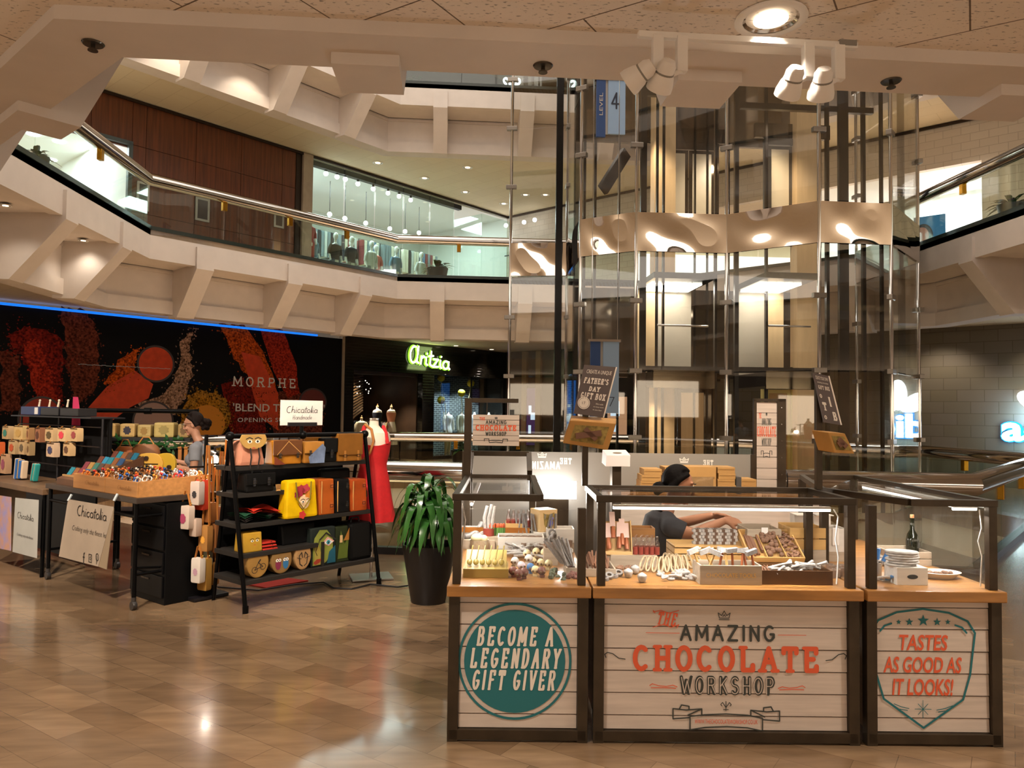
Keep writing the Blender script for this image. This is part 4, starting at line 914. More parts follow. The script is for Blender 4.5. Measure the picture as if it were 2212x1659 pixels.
for x, y in ((0,0),(-1.8,0),(0,.68),(-1.8,.68)):
    l = part('leg', MB().tube([(x,y,.1),(x,y,TZ-.05)],.019,12), PIPE, t, True)
    c = MB().lathe([(.0,-.018),(.036,-.018),(.04,0),(.036,.018),(.0,.018)],18,m=Matrix.Translation((x,y,.04)) @ Matrix.Rotation(pi/2,4,'X'),caps=False).cyl((x,y,.07),.02,.04,10)
    part('caster', c, mat('caster steel','4c4a4a',.35,.7), l, True)
for y in (0,.68):
    part('rail', MB().tube([(-1.8,y,.8),(0,y,.8)],.016,10), PIPE, t, True)
part('rail', MB().tube([(0,0,.3),(0,.68,.3)],.014,10).tube([(-1.8,0,.3),(-1.8,.68,.3)],.014,10), PIPE, t, True)
part('rail', MB().tube([(0,0,.8),(0,.68,.8)],.014,10), PIPE, t, True)
part('cross_brace', MB().tube([(0,.0,.36),(.0,.68,.28)],.01,8), PIPE, t, True)
# jewellery boxes
xa, xb, xc = bpx(160,1045)[0], bpx(229,1055)[0], .03
HB = .135
def jewel_box(x0, x1, label, seed):
    b_ = thing('jewellery_box', label, 'wooden box', bloc(x0,.0,TZ), BA)
    w_ = x1-x0-.012; D = .66
    def side(x): return MB().add([(x-.008,0,0),(x+.008,0,0),(x+.008,D,0),(x-.008,D,0),(x-.008,0,HB),(x+.008,0,HB),(x+.008,D,HB+.03),(x-.008,D,HB+.03)],[(0,3,2,1),(4,5,6,7),(0,1,5,4),(1,2,6,5),(2,3,7,6),(3,0,4,7)])
    part('front_board', MB().bb((0,-.008,0),(w_,.008,HB)), OAK, b_, bevel=.003)
    part('side_board', side(.008), OAK, b_); part('side_board', side(w_-.008), OAK, b_)
    part('back_board', MB().bb((0,D-.012,0),(w_,D,HB+.03)), OAK, b_)
    part('floor_board', MB().bb((.01,.01,.06),(w_-.01,D-.01,.075)), OAKD, b_)
    n = 7
    for k in range(1,n): part('divider', MB().bb((.014,D*k/n-.004,.075),(w_-.014,D*k/n+.004,HB+.03*k/n-.012)), OAK, b_)
    q = cursive('Chicatolia', w_*.42, .045, .09); letter(q, w_*.62, -.0095, HB*.52, mat('burnt mark','8a5a28',.6), b_)
    return b_, w_, D
random.seed(11)
JC = ['c9352c','e9e4da','2b5fa8','1c1a1c','c98a34','8a5a34','8a5a34','d9742c','3a2a24','3a2a24','1c1a1c','b9b4ae']
rmesh = {}
def jring(c):
    if c not in rmesh:
        m = MB(); m.tube([(.03*cos(2*pi*i/12),.012*sin(2*pi*i/12)+.0,.022*sin(2*pi*i/12)) for i in range(12)],.0065,6,closed=True); m.ball((0,-.006,.026),.0125,n=8,k=5)
        rmesh[c] = m.mesh('bracelet',True); rmesh[c].materials.append(mat('leather '+c,c,.3,.15))
    return rmesh[c]
CN = {'c9352c':'red','e9e4da':'white','2b5fa8':'blue','1c1a1c':'black','c98a34':'amber','8a5a34':'brown','5b7fc0':'pale blue','d9742c':'orange','3a2a24':'dark brown','b9b4ae':'silver'}
for (x0, x1, lab, wh) in [(xa, xb,'pale wooden jewellery box on the table, next to the propped wallets','box next to the propped wallets'),(xb, xc,'pale wooden jewellery box on the table corner by the hanging bags','box on the table corner')]:
    b_, w_, D = jewel_box(x0, x1, lab, 1)
    for k in range(7):
        nn = 6
        for i in range(nn):
            c = random.choice(JC)
            o = bpy.data.objects.new('bracelet', jring(c)); COL.objects.link(o)
            lx = .045+(w_-.09)*(i+.5+random.uniform(-.25,.25))/nn; ly = D*(k+.5)/7
            o.location = bloc(x0+lx, ly, TZ+HB+.03*k/7-.002+random.uniform(-.004,.006)); o.rotation_euler = (0,0,BA+random.uniform(-.5,.5))
            tag(o, '%s leather bracelet in the wooden %s' % (CN[c], wh), 'bracelet', '%s bracelets, %s' % (CN[c], wh))
# propped wallets and notebooks on sloping dark racks beside the boxes
random.seed(5)
WC = ['3a2a24','1f6f8e','5a2f24','2f5f56','7a4a2a','6a2a34','2a4f7a','8a6a3a','4a3a34','1a6a7a']
WN = {'3a2a24':'dark brown','1f6f8e':'teal blue','5a2f24':'maroon','2f5f56':'green','7a4a2a':'tan','6a2a34':'plum','2a4f7a':'blue','8a6a3a':'mustard','4a3a34':'grey brown','1a6a7a':'turquoise'}
t = thing('wallet_rack','dark sloping wooden rack holding leather wallets beside the jewellery boxes','rack', bloc(-1.72,.02,TZ), BA)
part('slope_board', MB().add([(0,0,0),(.56,0,0),(.56,.6,0),(0,.6,0),(0,0,.06),(.56,0,.06),(.56,.6,.28),(0,.6,.28)],[(0,3,2,1),(4,5,6,7),(0,1,5,4),(1,2,6,5),(2,3,7,6),(3,0,4,7)]), mat('rack brown','5a3a24',.55,noise=(4,.3)), t)
for k in range(4): part('ledge', MB().bb((0,.05+k*.14,.06+k*.05),(.56,.065+k*.14,.095+k*.05)), mat('rack edge','a07a4a',.5), t)
wm = MB().box((0,0,.05),(.085,.018,.1)); wm = wm.mesh('wallet',bevel=.004)
wms = {}
POSI = ['front','second','third','back']
for k in range(4):
    cs = random.sample(WC, 7)
    for i in range(5):
        c = cs[i]
        if c not in wms: wms[c] = wm.copy(); wms[c].materials.append(mat('wallet '+c,c,.45))
        o = bpy.data.objects.new('wallet', wms[c]); COL.objects.link(o)
        o.location = bloc(-1.72+.055+i*.112, .02+.085+k*.14, TZ+.075+k*.05); o.rotation_euler = (Matrix.Rotation(BA,3,'Z') @ Matrix.Rotation(-.55,3,'X') @ Matrix.Rotation(random.uniform(-.05,.05),3,'Y')).to_euler()
        tag(o, '%s leather wallet leaning in the %s row of the sloping rack' % (WN[c], POSI[k]), 'wallet', 'wallets on the sloping rack')
# second table further along with hanging banners
t = thing('market_table','low dark table at the frame edge under the hanging purses','table', bloc(-3.9,.0), BA)
part('tabletop', MB().bb((0,-.04,.84),(2.0,.8,.9)), mat('worn table board','6a5038',.5,noise=(4,.35)), t, bevel=.006)
for x in (.05,1.95):
    for y in (.0,.72): part('leg', MB().tube([(x,y,0),(x,y,.84)],.02,10), PIPE, t, True)
part('panel', MB().bb((.05,.5,.05),(1.95,.52,.84)), DARK, t)
# wire rack with rows of zip purses
t = thing('purse_rack','black wire rack on the low table carrying rows of printed zip purses','rack', bloc(-3.9,.42,.9), BA)
m = MB()
for z in (.18,.42,.63): m.tube([(0,0,z),(2.2,0,z)],.008,6)
for x in (0,1.1,2.2): m.tube([(x,.02,0),(x,.02,.72)],.012,8)
part('wire_frame', m, BLACK, t, True)
part('top_shelf', MB().bb((0,-.1,.72),(2.2,.25,.735)), BLACK, t)
part('back_board', MB().bb((0,.1,.0),(2.2,.12,.72)), mat('dark felt','070607',.9,spec=.15), t)
def purse(label, px0, px1, py0, py1, y, body, print_, group='zip purses on the wire rack', tilt=0):
    x0, z0 = bpx(px0,py1,y); x1, z1 = bpx(px1,py0,y); w_, h_ = x1-x0, abs(z1-z0)
    t = thing('zip_purse', label, 'purse', bloc((x0+x1)/2,y,min(z0,z1)), 0, group, rot=(0,tilt,BA))
    part('pouch', MB().lathe([(.0,0),(.5,.02),(.52,.3),(.5,.9),(.46,1.0),(0,1.0)],4,m=Matrix.Diagonal((w_*.98,.09,h_,1)) @ Matrix.Rotation(pi/4,4,'Z')), mat('canvas '+body,body,.85,noise=(5,.1)), t, True, )
    part('zip_line', MB().box((0,-.034,h_*.95),(w_*.66,.006,.008)), BRASS, t)
    part('tab', MB().tube([(0,-.03,h_*.95),(.01,-.04,h_*1.06),(.0,-.02,h_*1.1)],.006,6), mat('tan strap','a8702f',.6), t, True)
    m = MB(); k = 14; m.add([(w_*.2*cos(2*pi*j/k)*(1+.25*(j%2)),-.037,h_*.48+h_*.24*sin(2*pi*j/k)*(1+.25*(j%2))) for j in range(k)],[tuple(range(k))])
    part('printed_motif', m, mat('motif '+print_,print_,.7), t)
    return t
CAN = 'c9a97c'; 
for px0, px1, py0, py1, b_, pr, lab in [(8,27,921,948,CAN,'3a8a7a','cream zip purse with a teal print, top row by the frame edge'),(32,60,920,949,'d8b77c','c9a25c','wide honey-coloured zip purse in the top row'),(62,70,924,950,'b98a5c','8a5a3a','narrow tan purse seen edge-on in the top row'),(80,95,924,955,'a06a4a','5a3424','brown purse hanging edge-on mid top row'),(100,125,925,953,CAN,'5a4a2a','cream zip purse with a dark round print, top row'),(127,152,925,953,CAN,'d03a4a','cream zip purse with a red flower print, top row'),(155,177,925,953,'b8986c','8a3a3a','beige zip purse beside the pink scarf'),
  (21,42,952,980,CAN,'c9562c','cream purse with an orange bird print, second row'),(44,62,952,981,CAN,'6a5a44','cream purse with a scribbled print, second row'),(63,71,955,984,'b99a6c','7a5a3a','narrow cream purse edge-on in the second row'),(103,127,957,986,'c4a688','3a3a5a','purse with a dark moth print hanging alone in the second row'),(140,160,957,984,'b9986c','5a3a24','beige purse with a brown print at the end of the second row'),
  (4,22,982,1022,'c9a07c','a0526a','tall cream bookmark pouch in the bottom row'),(0,6,955,985,'d8642c','8a3a1c','orange purse cut by the frame edge')]:
    purse(lab, px0, px1, py0, py1, .36, b_, pr)
x0, z0 = bpx(34,1026,.2); x1, z1 = bpx(57,985,.2)
t = thing('scarf_roll','folded blue and cream striped scarf standing on the low table','scarf', bloc((x0+x1)/2,.2,.9), BA)
for k, c in enumerate(['d8c0a4','2a62a8','d8a83a','2a62a8','d8c0a4']): part('stripe_fold', MB().box((-.1+k*.05,.0-.01*(k%2),.12),(.048,.06,.24-.01*k),ry=.15), mat('scarf '+c,c,.8), t, bevel=.01)
x0, z0 = bpx(72,1020,.2)
t = thing('scarf_roll','teal and coral striped scarf leaning beside the wallets','scarf', bloc(x0+.06,.2,.9), BA)
for k, c in enumerate(['c97a5a','1f8a86','d8b08a','1f8a86']): part('stripe_fold', MB().box((-.05+k*.035,.0-.01*(k%2),.11),(.034,.05,.2),ry=.3), mat('scarf '+c,c,.8), t, bevel=.01)
for x, wd, dp, hh, c, lab in [(-3.55,.55,.2,.1,'24386a','blue carton on top of the purse rack'),(-2.98,.5,.2,.09,'17161a','black carton on the purse rack beside the blue one'),(-2.45,.46,.2,.085,'121114','black carton at the end of the purse rack top')]:
    t = thing('carton', lab, 'box', bloc(x,.5,1.64), BA)
    part('carton_body', MB().box((0,0,hh/2),(wd,dp,hh)), mat('carton '+c,c,.4), t, bevel=.005)
    if c == '24386a': part('white_label', MB().box((wd*.36,-dp/2-.002,hh*.5),(.09,.004,hh*.8)), WHITE, t)
for i, (x, z) in enumerate([(-3.5,1.0),(-3.2,.0),(-2.95,0),(-2.7,0),(-2.5,0)]):
    single('wooden_peg', MB().tube([(0,0,0),(.01,0,.07)],[.012,.009],8).ball((.01,0,.075),.013,n=8,k=6), mat('pale peg','e0d2ba',.6), 'small pale wooden peg figure standing on the '+['blue carton','blue carton edge','middle black carton','black carton centre','last black carton'][i], 'peg', bloc(x,.48,1.74), smooth=True)
x0, z0 = bpx(168,950,.5); 
t = thing('pink_scarf','deep pink scarf hanging at the end of the purse rack','scarf', bloc(x0,.46,z0), BA)
part('cloth', MB().grid(lambda u,v: ((u-.5)*(.04+.2*v), .03*sin(7*u+2*v), .48*(1-v)), 10, 10), mat('pink cloth','a8224e',.85), t, True)
# banners hung from the tables
def banner_cloth(pts, y, label, m, name='cloth_banner', curl=.02):
    (xa,za),(xb,zb),(xc,zc_),(xd,zd) = [bpx(*p,y) for p in pts]   # tl,tr,br,bl
    t = thing(name, label, 'banner', bloc(xa,y,za), BA)
    def fn(u,v):
        x = (1-v)*((1-u)*xa+u*xb)+v*((1-u)*xd+u*xc); z = (1-v)*((1-u)*za+u*zb)+v*((1-u)*zd+u*zc_)
        return (x-xa, curl*sin(pi*u*1.5)*v, z-za)
    part('cloth', MB().grid(fn, 14, 14), m, t, True)
    return t, (xa,za)
INK = mat('black ink','1a1718',.7)
PARCH = mat('pale parchment cloth','c4b5a4',.8,noise=(3,.12))
t, (xa_,za_) = banner_cloth([(147,1078),(246,1095),(212,1224),(127,1202)], -.06, 'parchment script-lettered banner tied under the jewellery table', PARCH, curl=.0)
def bl(mbf, px0, px1, py, hpx, rot=-.17):
    x0, z0 = bpx(px0,py,-.062); x1, z1 = bpx(px1,py,-.062); h_ = abs(bpx(px0,py-hpx/2,-.062)[1]-bpx(px0,py+hpx/2,-.062)[1])
    q = mbf(x1-x0, h_); q.v = [Matrix.Rotation(.0,4,'Y') @ v for v in q.v]
    letter(q, (x0+x1)/2-xa_, -.003, (z0+z1)/2-za_, INK, t)
bl(lambda w_,h_: cursive('Chicatolia', w_, h_, .11), 167, 231, 1107, 26)
bl(lambda w_,h_: font_mb('Crafting only the finest leat', w_, h_, .3, -.01), 156, 234, 1150, 14)
def soc(k, px):
    x0, z0 = bpx(px,1206,-.062); m = MB()
    if k == 0: ribbon(m, [(.015,.05),(0,.045),(-.002,-.05)],.012); ribbon(m,[(-.018,.01),(.016,.012)],.01)
    if k == 1: ribbon(m, [(-.03,-.035),(.03,-.035),(.03,.035),(-.03,.035)],.007,True); ribbon(m, arc(0,0,.014,.014,0,360,12),.006); ribbon(m,[(.018,.022),(.02,.022)],.008)
    if k == 2: ribbon(m, arc(0,.01,.028,.032,0,360,14),.007); ribbon(m, [(-.004,.02),(-.012,-.05)],.008)
    letter(m, x0-xa_, -.003, z0-za_, INK, t, 'social_mark')
for k, px in enumerate((181,195,210)): soc(k, px)
x0, z0 = bpx(213,1224,-.07); x1, z1 = bpx(246,1098,-.07); x2, z2 = bpx(230,1230,-.07)
part('folded_corner', MB().add([(x0-xa_,-.012,z0-za_),(x2-xa_,-.012,z2-za_),(x1-xa_,-.012,z1-za_),(x0-xa_,-.006,z0-za_),(x2-xa_,-.006,z2-za_),(x1-xa_,-.006,z1-za_)],[(0,1,2),(5,4,3),(0,3,4,1),(1,4,5,2),(2,5,3,0)]), mat('banner back cloth','a8967e',.8), t)
for px in (147,246):
    x0, z0 = bpx(px,1082,-.06); part('tie', MB().tube([(x0-xa_,0,z0-za_),(x0-xa_+.0,.03,z0-za_+.06)],.012,6), mat('clear tie','c6d2d8',.3), t, True)
t, (xa_,za_) = banner_cloth([(33,1075),(84,1080),(80,1206),(27,1192)], -.07, 'grey-blue script-lettered banner hung under the low table', mat('grey banner','a9aaa6',.8,noise=(3,.1)), curl=.0)
x0, z0 = bpx(38,1112,-.072); x1, z1 = bpx(73,1118,-.072)
letter(cursive('Chicatolia', x1-x0, .075, .1), (x0+x1)/2-xa_, -.003, (z0+z1)/2-za_, mat('grey ink','4a4846',.7), t)
letter(font_mb('Crafting only the finest', x1-x0, .035, .3), (x0+x1)/2-xa_, -.003, (z0+z1)/2-za_-.21, mat('grey ink','4a4846',.7), t)
t, _ = banner_cloth([(-14,1068),(25,1074),(24,1190),(-14,1182)], -.08, 'banner printed with a brown and violet flower at the frame edge', mat('floral print cloth','b98a68',.8,noise=(7,.6),col2='8f88b8'), curl=.0)
# black drawer cabinet under the table end
t = thing('drawer_cabinet','black chest of drawers standing under the jewellery table end','cabinet', bloc(-.56,.24), BA)
part('body', MB().bb((0,0,0),(.62,.5,.9)), mat('cabinet black','060607',.5,spec=.15), t, bevel=.006)
for k in range(4):
    d_ = part('drawer', MB().bb((.02,-.018,.06+k*.21),(.6,0,.25+k*.21)), mat('drawer black','08080a',.4,spec=.15), t, bevel=.005)
    part('pull', MB().bb((.24,-.026,.2+k*.21),(.38,-.018,.215+k*.21)), mat('dark chrome','55504a',.25,.9), d_)
# masks, leafy garland and back rack
for px, py, w_, c, lab in [(323,1000,.3,'e0b04c','yellow wooden mask with a button eye and two slits behind the boxes'),(358,1000,.22,'c9a428','mustard round mask beside the slit-mouthed one')]:
    p = on_y(px, py, 8.0)
    t = thing('wooden_mask', lab, 'mask', (p.x,p.y,p.z-.12), -.1)
    n = 20; pr = [(w_/2*cos(2*pi*j/n)*(1-.12*sin(2*pi*j/n)), .12+.12*sin(2*pi*j/n)*(1+.15*cos(4*pi*j/n))) for j in range(n)]
    part('mask_board', MB().prism(pr,-.02,.02,Matrix.Rotation(pi/2,4,'X')), mat('mask '+c,c,.5), t, bevel=.004)
    part('button_eye', MB().cyl((0,0,0),.022,.02,14,Matrix.Translation((-.02 if w_>.25 else .05,-.02,.17 if w_>.25 else .08)) @ Matrix.Rotation(pi/2,4,'X')), mat('dark button','2a1a14',.4), t)
    if w_ > .25:
        for z in (.06,.105): part('slit', MB().bb((-.1,-.024,z),(.1,-.019,z+.01)), DARK, t)
BRY = 9.55
pa, pb = on_y(190,886,BRY), on_y(425,880,BRY)
t = thing('pipe_rack','black pipe rack with a shelf of printed bags behind the seller','rack', (pa.x,BRY,0))
W_ = pb.x-pa.x
part('top_rail', MB().tube([(0,0,pa.z),(W_,0,pa.z)],.028,12), PIPE, t, True); part('coupling', MB().tube([(W_*.52,0,pa.z),(W_*.58,0,pa.z)],.042,12), PIPE, t, True)
for x in (0,W_): part('post', MB().tube([(x,0,0),(x,0,pa.z+.03)],.028,12), PIPE, t, True)
zs_ = on_y(300,944,BRY).z
for z in (zs_, .95, .5): part('shelf', MB().bb((0,-.2,z-.04),(W_,.2,z)), mat('rack shelf','0b0a0b',.5), t)
for px0, px1, py0, py1, c, pr, lab in [(199,245,913,942,'a8854a','c9822c','honey printed box bag with a sun motif on the back shelf'),(253,287,913,942,'b29258','2a2430','printed box bag with a feathered black motif on the back shelf'),(291,322,914,941,'a89056','8a6a34','small plain khaki box bag on the back shelf'),(327,372,911,943,'b09a5a','8a7a44','widest khaki box bag on the back shelf'),(379,404,912,942,'a08450','6a5030','khaki bag half behind the seller head on the back shelf')]:
    a, b_ = on_y(px0,py1,BRY-.14), on_y(px1,py0,BRY-.14); w_, h_ = b_.x-a.x, b_.z-a.z
    t = thing('box_bag', lab, 'bag', ((a.x+b_.x)/2,BRY,zs_))
    part('bag_body', MB().box((0,0,h_/2),(w_,.16,h_)), mat('bag '+c,c,.6,noise=(5,.15)), t, bevel=.025)
    m = MB(); k = 16; m.add([(w_*.22*cos(2*pi*j/k)*(1+.3*(j%2)),-.083,h_*.5+h_*.26*sin(2*pi*j/k)*(1+.3*(j%2))) for j in range(k)],[tuple(range(k))])
    part('printed_motif', m, mat('motif '+pr,pr,.7), t)
random.seed(3)
p = on_y(330,960,9.3)
t = thing('leaf_garland','dark green leafy garland under the back shelf','plant', (p.x,9.3,p.z))
m = MB()
for i in range(70):
    x, z, a = random.uniform(-.42,.42), random.uniform(-.06,.06), random.uniform(0,6.3); d_ = Vector((cos(a),random.uniform(-.4,.2),sin(a)*.7)).normalized()*random.uniform(.06,.11); s_ = d_.cross(Vector((0,1,.3))).normalized()*.02
    b0 = Vector((x,random.uniform(-.05,.05),z)); m.add([b0,b0+d_*.5+s_,b0+d_,b0+d_*.5-s_],[(0,1,2,3)])
part('leaves', m, mat('dark leaf','1f4a22',.45), t); part('stem', MB().tube([(-.5,0,0),(0,0,-.02),(.5,0,.01)],.006,6), mat('stem brown','4a3a20',.7), t, True)
for i, (px, c) in enumerate([(389,'a5682c'),(402,'b3752f'),(414,'7a4a20')]):
    p = on_y(px,965,9.1)
    single('leather_strap', MB().bb((-.02,-.004,-.38),(.02,.004,0)).bb((-.02,-.02,-.02),(.02,.02,.0)), mat('strap '+c,c,.55), ['tan','light tan','dark tan'][i]+' leather strap hanging behind the seller, '+['farthest from her','second','nearest her'][i], 'strap', (p.x,9.1,p.z), group=None)
for px, py, w_, h_, c, lab in [(270,985,.25,.22,'a85a24','orange suede bag in the dark under the back shelf'),(315,980,.35,.22,'7a4a24','brown slouchy bag under the leafy garland'),(235,995,.3,.1,'5a3428','row of brown pouches in the shadow of the back rack'),(290,1008,.3,.06,'3a3c48','dark tray of shiny watches behind the boxes')]:
    p = on_y(px,py,9.0)
    t = thing('slouch_bag', lab, 'bag', (p.x,9.0,p.z-h_/2)); part('bag_body', MB().lathe([(0,0),(.46,.02),(.5,.2),(.44,.8),(.3,1),(0,1)],16,m=Matrix.Diagonal((w_,.16,h_,1))), mat('bag '+c,c,.6), t, True)
    part('handle', MB().tube([(-w_*.25,0,h_),(-w_*.1,0,h_+.08),(w_*.1,0,h_+.08),(w_*.25,0,h_)],.008,6), mat('tan strap','a8702f',.6), t, True)

# ---- stand of hanging bags at the table corner
SX = Vector(on_z(440,1285,0)[:2])
SX = Vector((-2.33,7.2))
t = thing('bag_stand','black upright stand with arms for hanging bags at the table corner','stand', (SX.x,SX.y,0), BA)
part('pole', MB().tube([(0,0,.02),(0,0,1.5)],.018,12), PIPE, t, True)
for z, a in ((1.48,.4),(1.2,-1.2),(1.22,.9),(1.46,2.4)): part('arm', MB().tube([(0,0,z),(.16*cos(a),.16*sin(a)-.04,z+.01)],.009,8), PIPE, t, True)
part('foot', MB().box((0,0,.02),(.34,.34,.03)), BLACK, t, bevel=.005)
def hang_bag(label, px, py0, py1, wpx, c, motif=None, strap_top=None, strapc='a5682c', y=7.05, rz=-.5, shape='pouch', back=None):
    p, q = on_y(px,py0,y), on_y(px,py1,y); h_ = p.z-q.z; w_ = wpx/1613*y
    t = thing('hanging_bag', label, 'bag', (p.x,y,q.z), rz, None)
    prof = [(0,0),(.44,.0),(.5,.06),(.5,.9),(.46,1),(0,1)] if shape == 'pouch' else [(0,0),(.5,.0),(.52,.1),(.4,.7),(.3,1),(0,1)]
    part('bag_body', MB().lathe(prof,4 if shape == 'pouch' else 14,m=Matrix.Diagonal((w_*1.35 if shape == 'pouch' else w_,.09,h_,1)) @ Matrix.Rotation(pi/4,4,'Z')), mat('bag '+c,c,.6,noise=(5,.15)), t, True)
    if motif:
        k = 16; part('printed_motif', MB().add([(w_*.22*cos(2*pi*j/k)*(1+.2*(j%2)),-.036,h_*.45+w_*.26*sin(2*pi*j/k)*(1+.2*(j%2))) for j in range(k)],[tuple(range(k))]), mat('motif '+motif,motif,.7), t)
    if strap_top:
        s_ = on_y(px,strap_top,y).z-q.z
        for sg in (-1,1): part('strap', MB().bar((sg*w_*.36,0,h_*.97),(sg*.012,0,s_),.018,.006), mat('strap '+strapc,strapc,.55), t)
        part('ring', MB().tube([(w_*.36+.014*cos(2*pi*j/10),0,h_+.014+.014*sin(2*pi*j/10)) for j in range(10)],.003,6,closed=True), BRASS, t, True)
    return t
hang_bag('flat grey purse with a small dark figure print hanging in front', 427, 1040, 1090, 26, 'c6b6ac', '2a2a2e', 1030, y=7.0)
hang_bag('flat coral red purse hanging behind the grey one', 437, 1036, 1101, 24, 'd8452c', None, 1030, y=7.06)
hang_bag('square cream bag with a pink and red print tilted on the stand', 402, 1092, 1142, 36, 'cbb8aa', '9a3a5a', 1060, y=6.98)
hang_bag('pale pouch hanging under the square cream bag', 423, 1120, 1158, 20, 'bfa898', None, None, y=7.0)
hang_bag('tan printed pouch with an orange flower on a long strap', 445, 1135, 1190, 26, 'a8763c', 'd89a3a', 962, y=7.04)
hang_bag('brown crossbody bag on crossed straps', 463, 1130, 1192, 28, '7a4a22', None, 1010, y=7.12)
hang_bag('rust suede bag tapering from a ringed strap', 492, 1130, 1204, 34, '9a5420', None, 945, shape='slouch', y=7.16)
hang_bag('long white-backed pouch hanging lowest on the stand', 429, 1205, 1258, 26, 'd6ccc2', 'b08a9a', 1180, y=6.98)
hang_bag('mustard pouch hanging low behind the white-backed one', 443, 1205, 1274, 26, 'a57a34', '6a8a4a', 1150, y=7.05)
hang_bag('teal and white printed pouch half hidden on the stand', 447, 1185, 1222, 20, '8a9a90', '2a4a4a', 1170, y=7.1)
hang_bag('tan leather bag low on the stand near the shelf leg', 462, 1215, 1262, 18, '8a5c26', None, 1192, y=7.14)
for i, (px, py0, py1, w_, c, st, lab) in enumerate([(455,1085,1128,20,'8a5426',985,'tan flat bag high on the stand behind the coral purse'),(476,1095,1150,22,'6a3c1c',975,'dark tan bag hanging by the lamp strap'),(486,1120,1180,26,'a8622a',950,'rust-tan bag with long straps by the shelf leg'),(470,1188,1240,24,'5a3418',1100,'chocolate brown bag low on the stand'),(452,1170,1226,22,'b0843c',1040,'mustard tan bag in the thick of the stand'),(436,1150,1200,18,'7a4a24',1060,'narrow brown bag behind the tilted cream one'),(500,1150,1200,20,'8a4a1e',960,'russet bag furthest along the stand')]):
    hang_bag(lab, px, py0, py1, w_, c, None, st, ['a5682c','8a5424','b8762f'][i%3], y=7.1+.03*i)
# clip lamp with a bare bright bulb
p = on_y(464,994,7.4)
t = thing('clip_lamp','bare bright bulb lamp with a chrome reflector at the stall corner','lamp', (p.x,p.y,p.z))
part('bulb', MB().ball((0,0,0),.035,(1,1,1.4)), emis('hot bulb','ffe6b8',22), t, True)
part('reflector', MB().lathe([(.04,.06),(.075,.02),(.1,-.03)],20,caps=False,m=Matrix.Translation((-.05,.02,.03)) @ Matrix.Rotation(-.9,4,'Y')), CHROME, t, True)
part('neck', MB().tube([(0,0,.04),(0,.0,.12),(.05,.02,.14)],.014,8), BLACK, t, True)
lamp('POINT','bulb_lamp',(p.x,p.y-.06,p.z+.0),16,WARM,.04)
# warm spots over the stall, as the photo's pools of light on boxes and shelves
for x, y, z, tx, ty, tz, pw in [(-2.9,4.3,3.85,-3.1,7.6,.9,620),(-1.9,4.3,3.85,-1.4,7.1,.9,760),(-4.4,5.4,3.85,-4.7,8.6,1.2,620),(-1.2,4.3,3.85,-.6,7.2,.8,380)]:
    lamp('SPOT','stall_lamp',(x,y,z),pw,WARM,.06,(tx,ty,tz),46,.5)

# ---- leaning shelf of bags
S0, S1 = Vector((-1.77,6.6)), Vector((-.75,7.66)); SA = math.atan2(S1.y-S0.y,S1.x-S0.x); SXv = Vector((cos(SA),sin(SA))); SYv = Vector((-sin(SA),cos(SA)))
SL = (S1-S0).length; LEAN = .16
tl = on_z(497,938,1.5); tlx = (tl.x-S0.x)*SXv.x+(tl.y-S0.y)*SXv.y; tly = (tl.x-S0.x)*SYv.x+(tl.y-S0.y)*SYv.y
def sloc(x, y, z=0): return (S0.x+SXv.x*x+SYv.x*y, S0.y+SXv.y*x+SYv.y*y, z)
def spx(px, py, y):
    a = Vector(sloc(0,y)[:2]); p = on_p(px,py,a,a+SXv); return (p.x-a.x)*SXv.x+(p.y-a.y)*SXv.y, p.z
def leany(z): return LEAN*z/1.5
xtl = spx(497,938,LEAN)[0]; xtr = spx(788,938,LEAN)[0]; ztl = spx(497,938,LEAN)[1]
t = thing('bag_shelf','black pipe A-frame shelf unit loaded with leather bags','shelf', sloc(0,0), SA)
ZT_ = spx(640,940,LEAN)[1]
SHM = mat('shelf board','1c1815',.6,noise=(5,.25))
for x0, x1 in ((0,xtl),(SL,xtr)):
    part('leg', MB().tube([(x0,0,.03),(x1,LEAN,ZT_)],.02,12).tube([(x0,0,0),(x0,0,.06)],.026,12), PIPE, t, True)
for x0, x1 in ((0.05,xtl+.02),(SL-.02,xtr-.02)): part('leg', MB().tube([(x0,.62,.0),(x1,LEAN+.04,ZT_)],.018,12), PIPE, t, True)
part('top_rail', MB().tube([(xtl,LEAN,ZT_),(xtr,LEAN,ZT_)],.022,12), PIPE, t, True)
for x_ in (xtl,xtr,(xtl+xtr)/2): part('joint', MB().ball((x_,LEAN,ZT_),.04,n=12,k=8), PIPE, t, True)
def shelf_x(z): f = z/ZT_; return xtl*f, SL+(xtr-SL)*f
SZ = {}
for nm, pyL, pyR, full, d_ in [('a',1008,998,1,.3),('b',1066,0,.42,.33),('c',1132,1108,1,.4),('d',1195,0,.55,.45),('e',1252,1228,1,.5)]:
    z = spx(525,pyL,.1)[1]; SZ[nm] = z; xl, xr = shelf_x(z); y0 = leany(z)
    part('shelf_board', MB().bb((xl+.01,y0,z-.04),(xl+(xr-xl)*full-.01,y0+d_,z)), SHM, t, bevel=.004)
part('back_panel', MB().bb((.06,.54,.24),(SL-.06,.555,1.2)), mat('shelf back black','0a090a',.8,spec=.1), t)
part('divider', MB().bb((SL*.555,.06,SZ['e']),(SL*.575,.5,SZ['d'])), SHM, t)
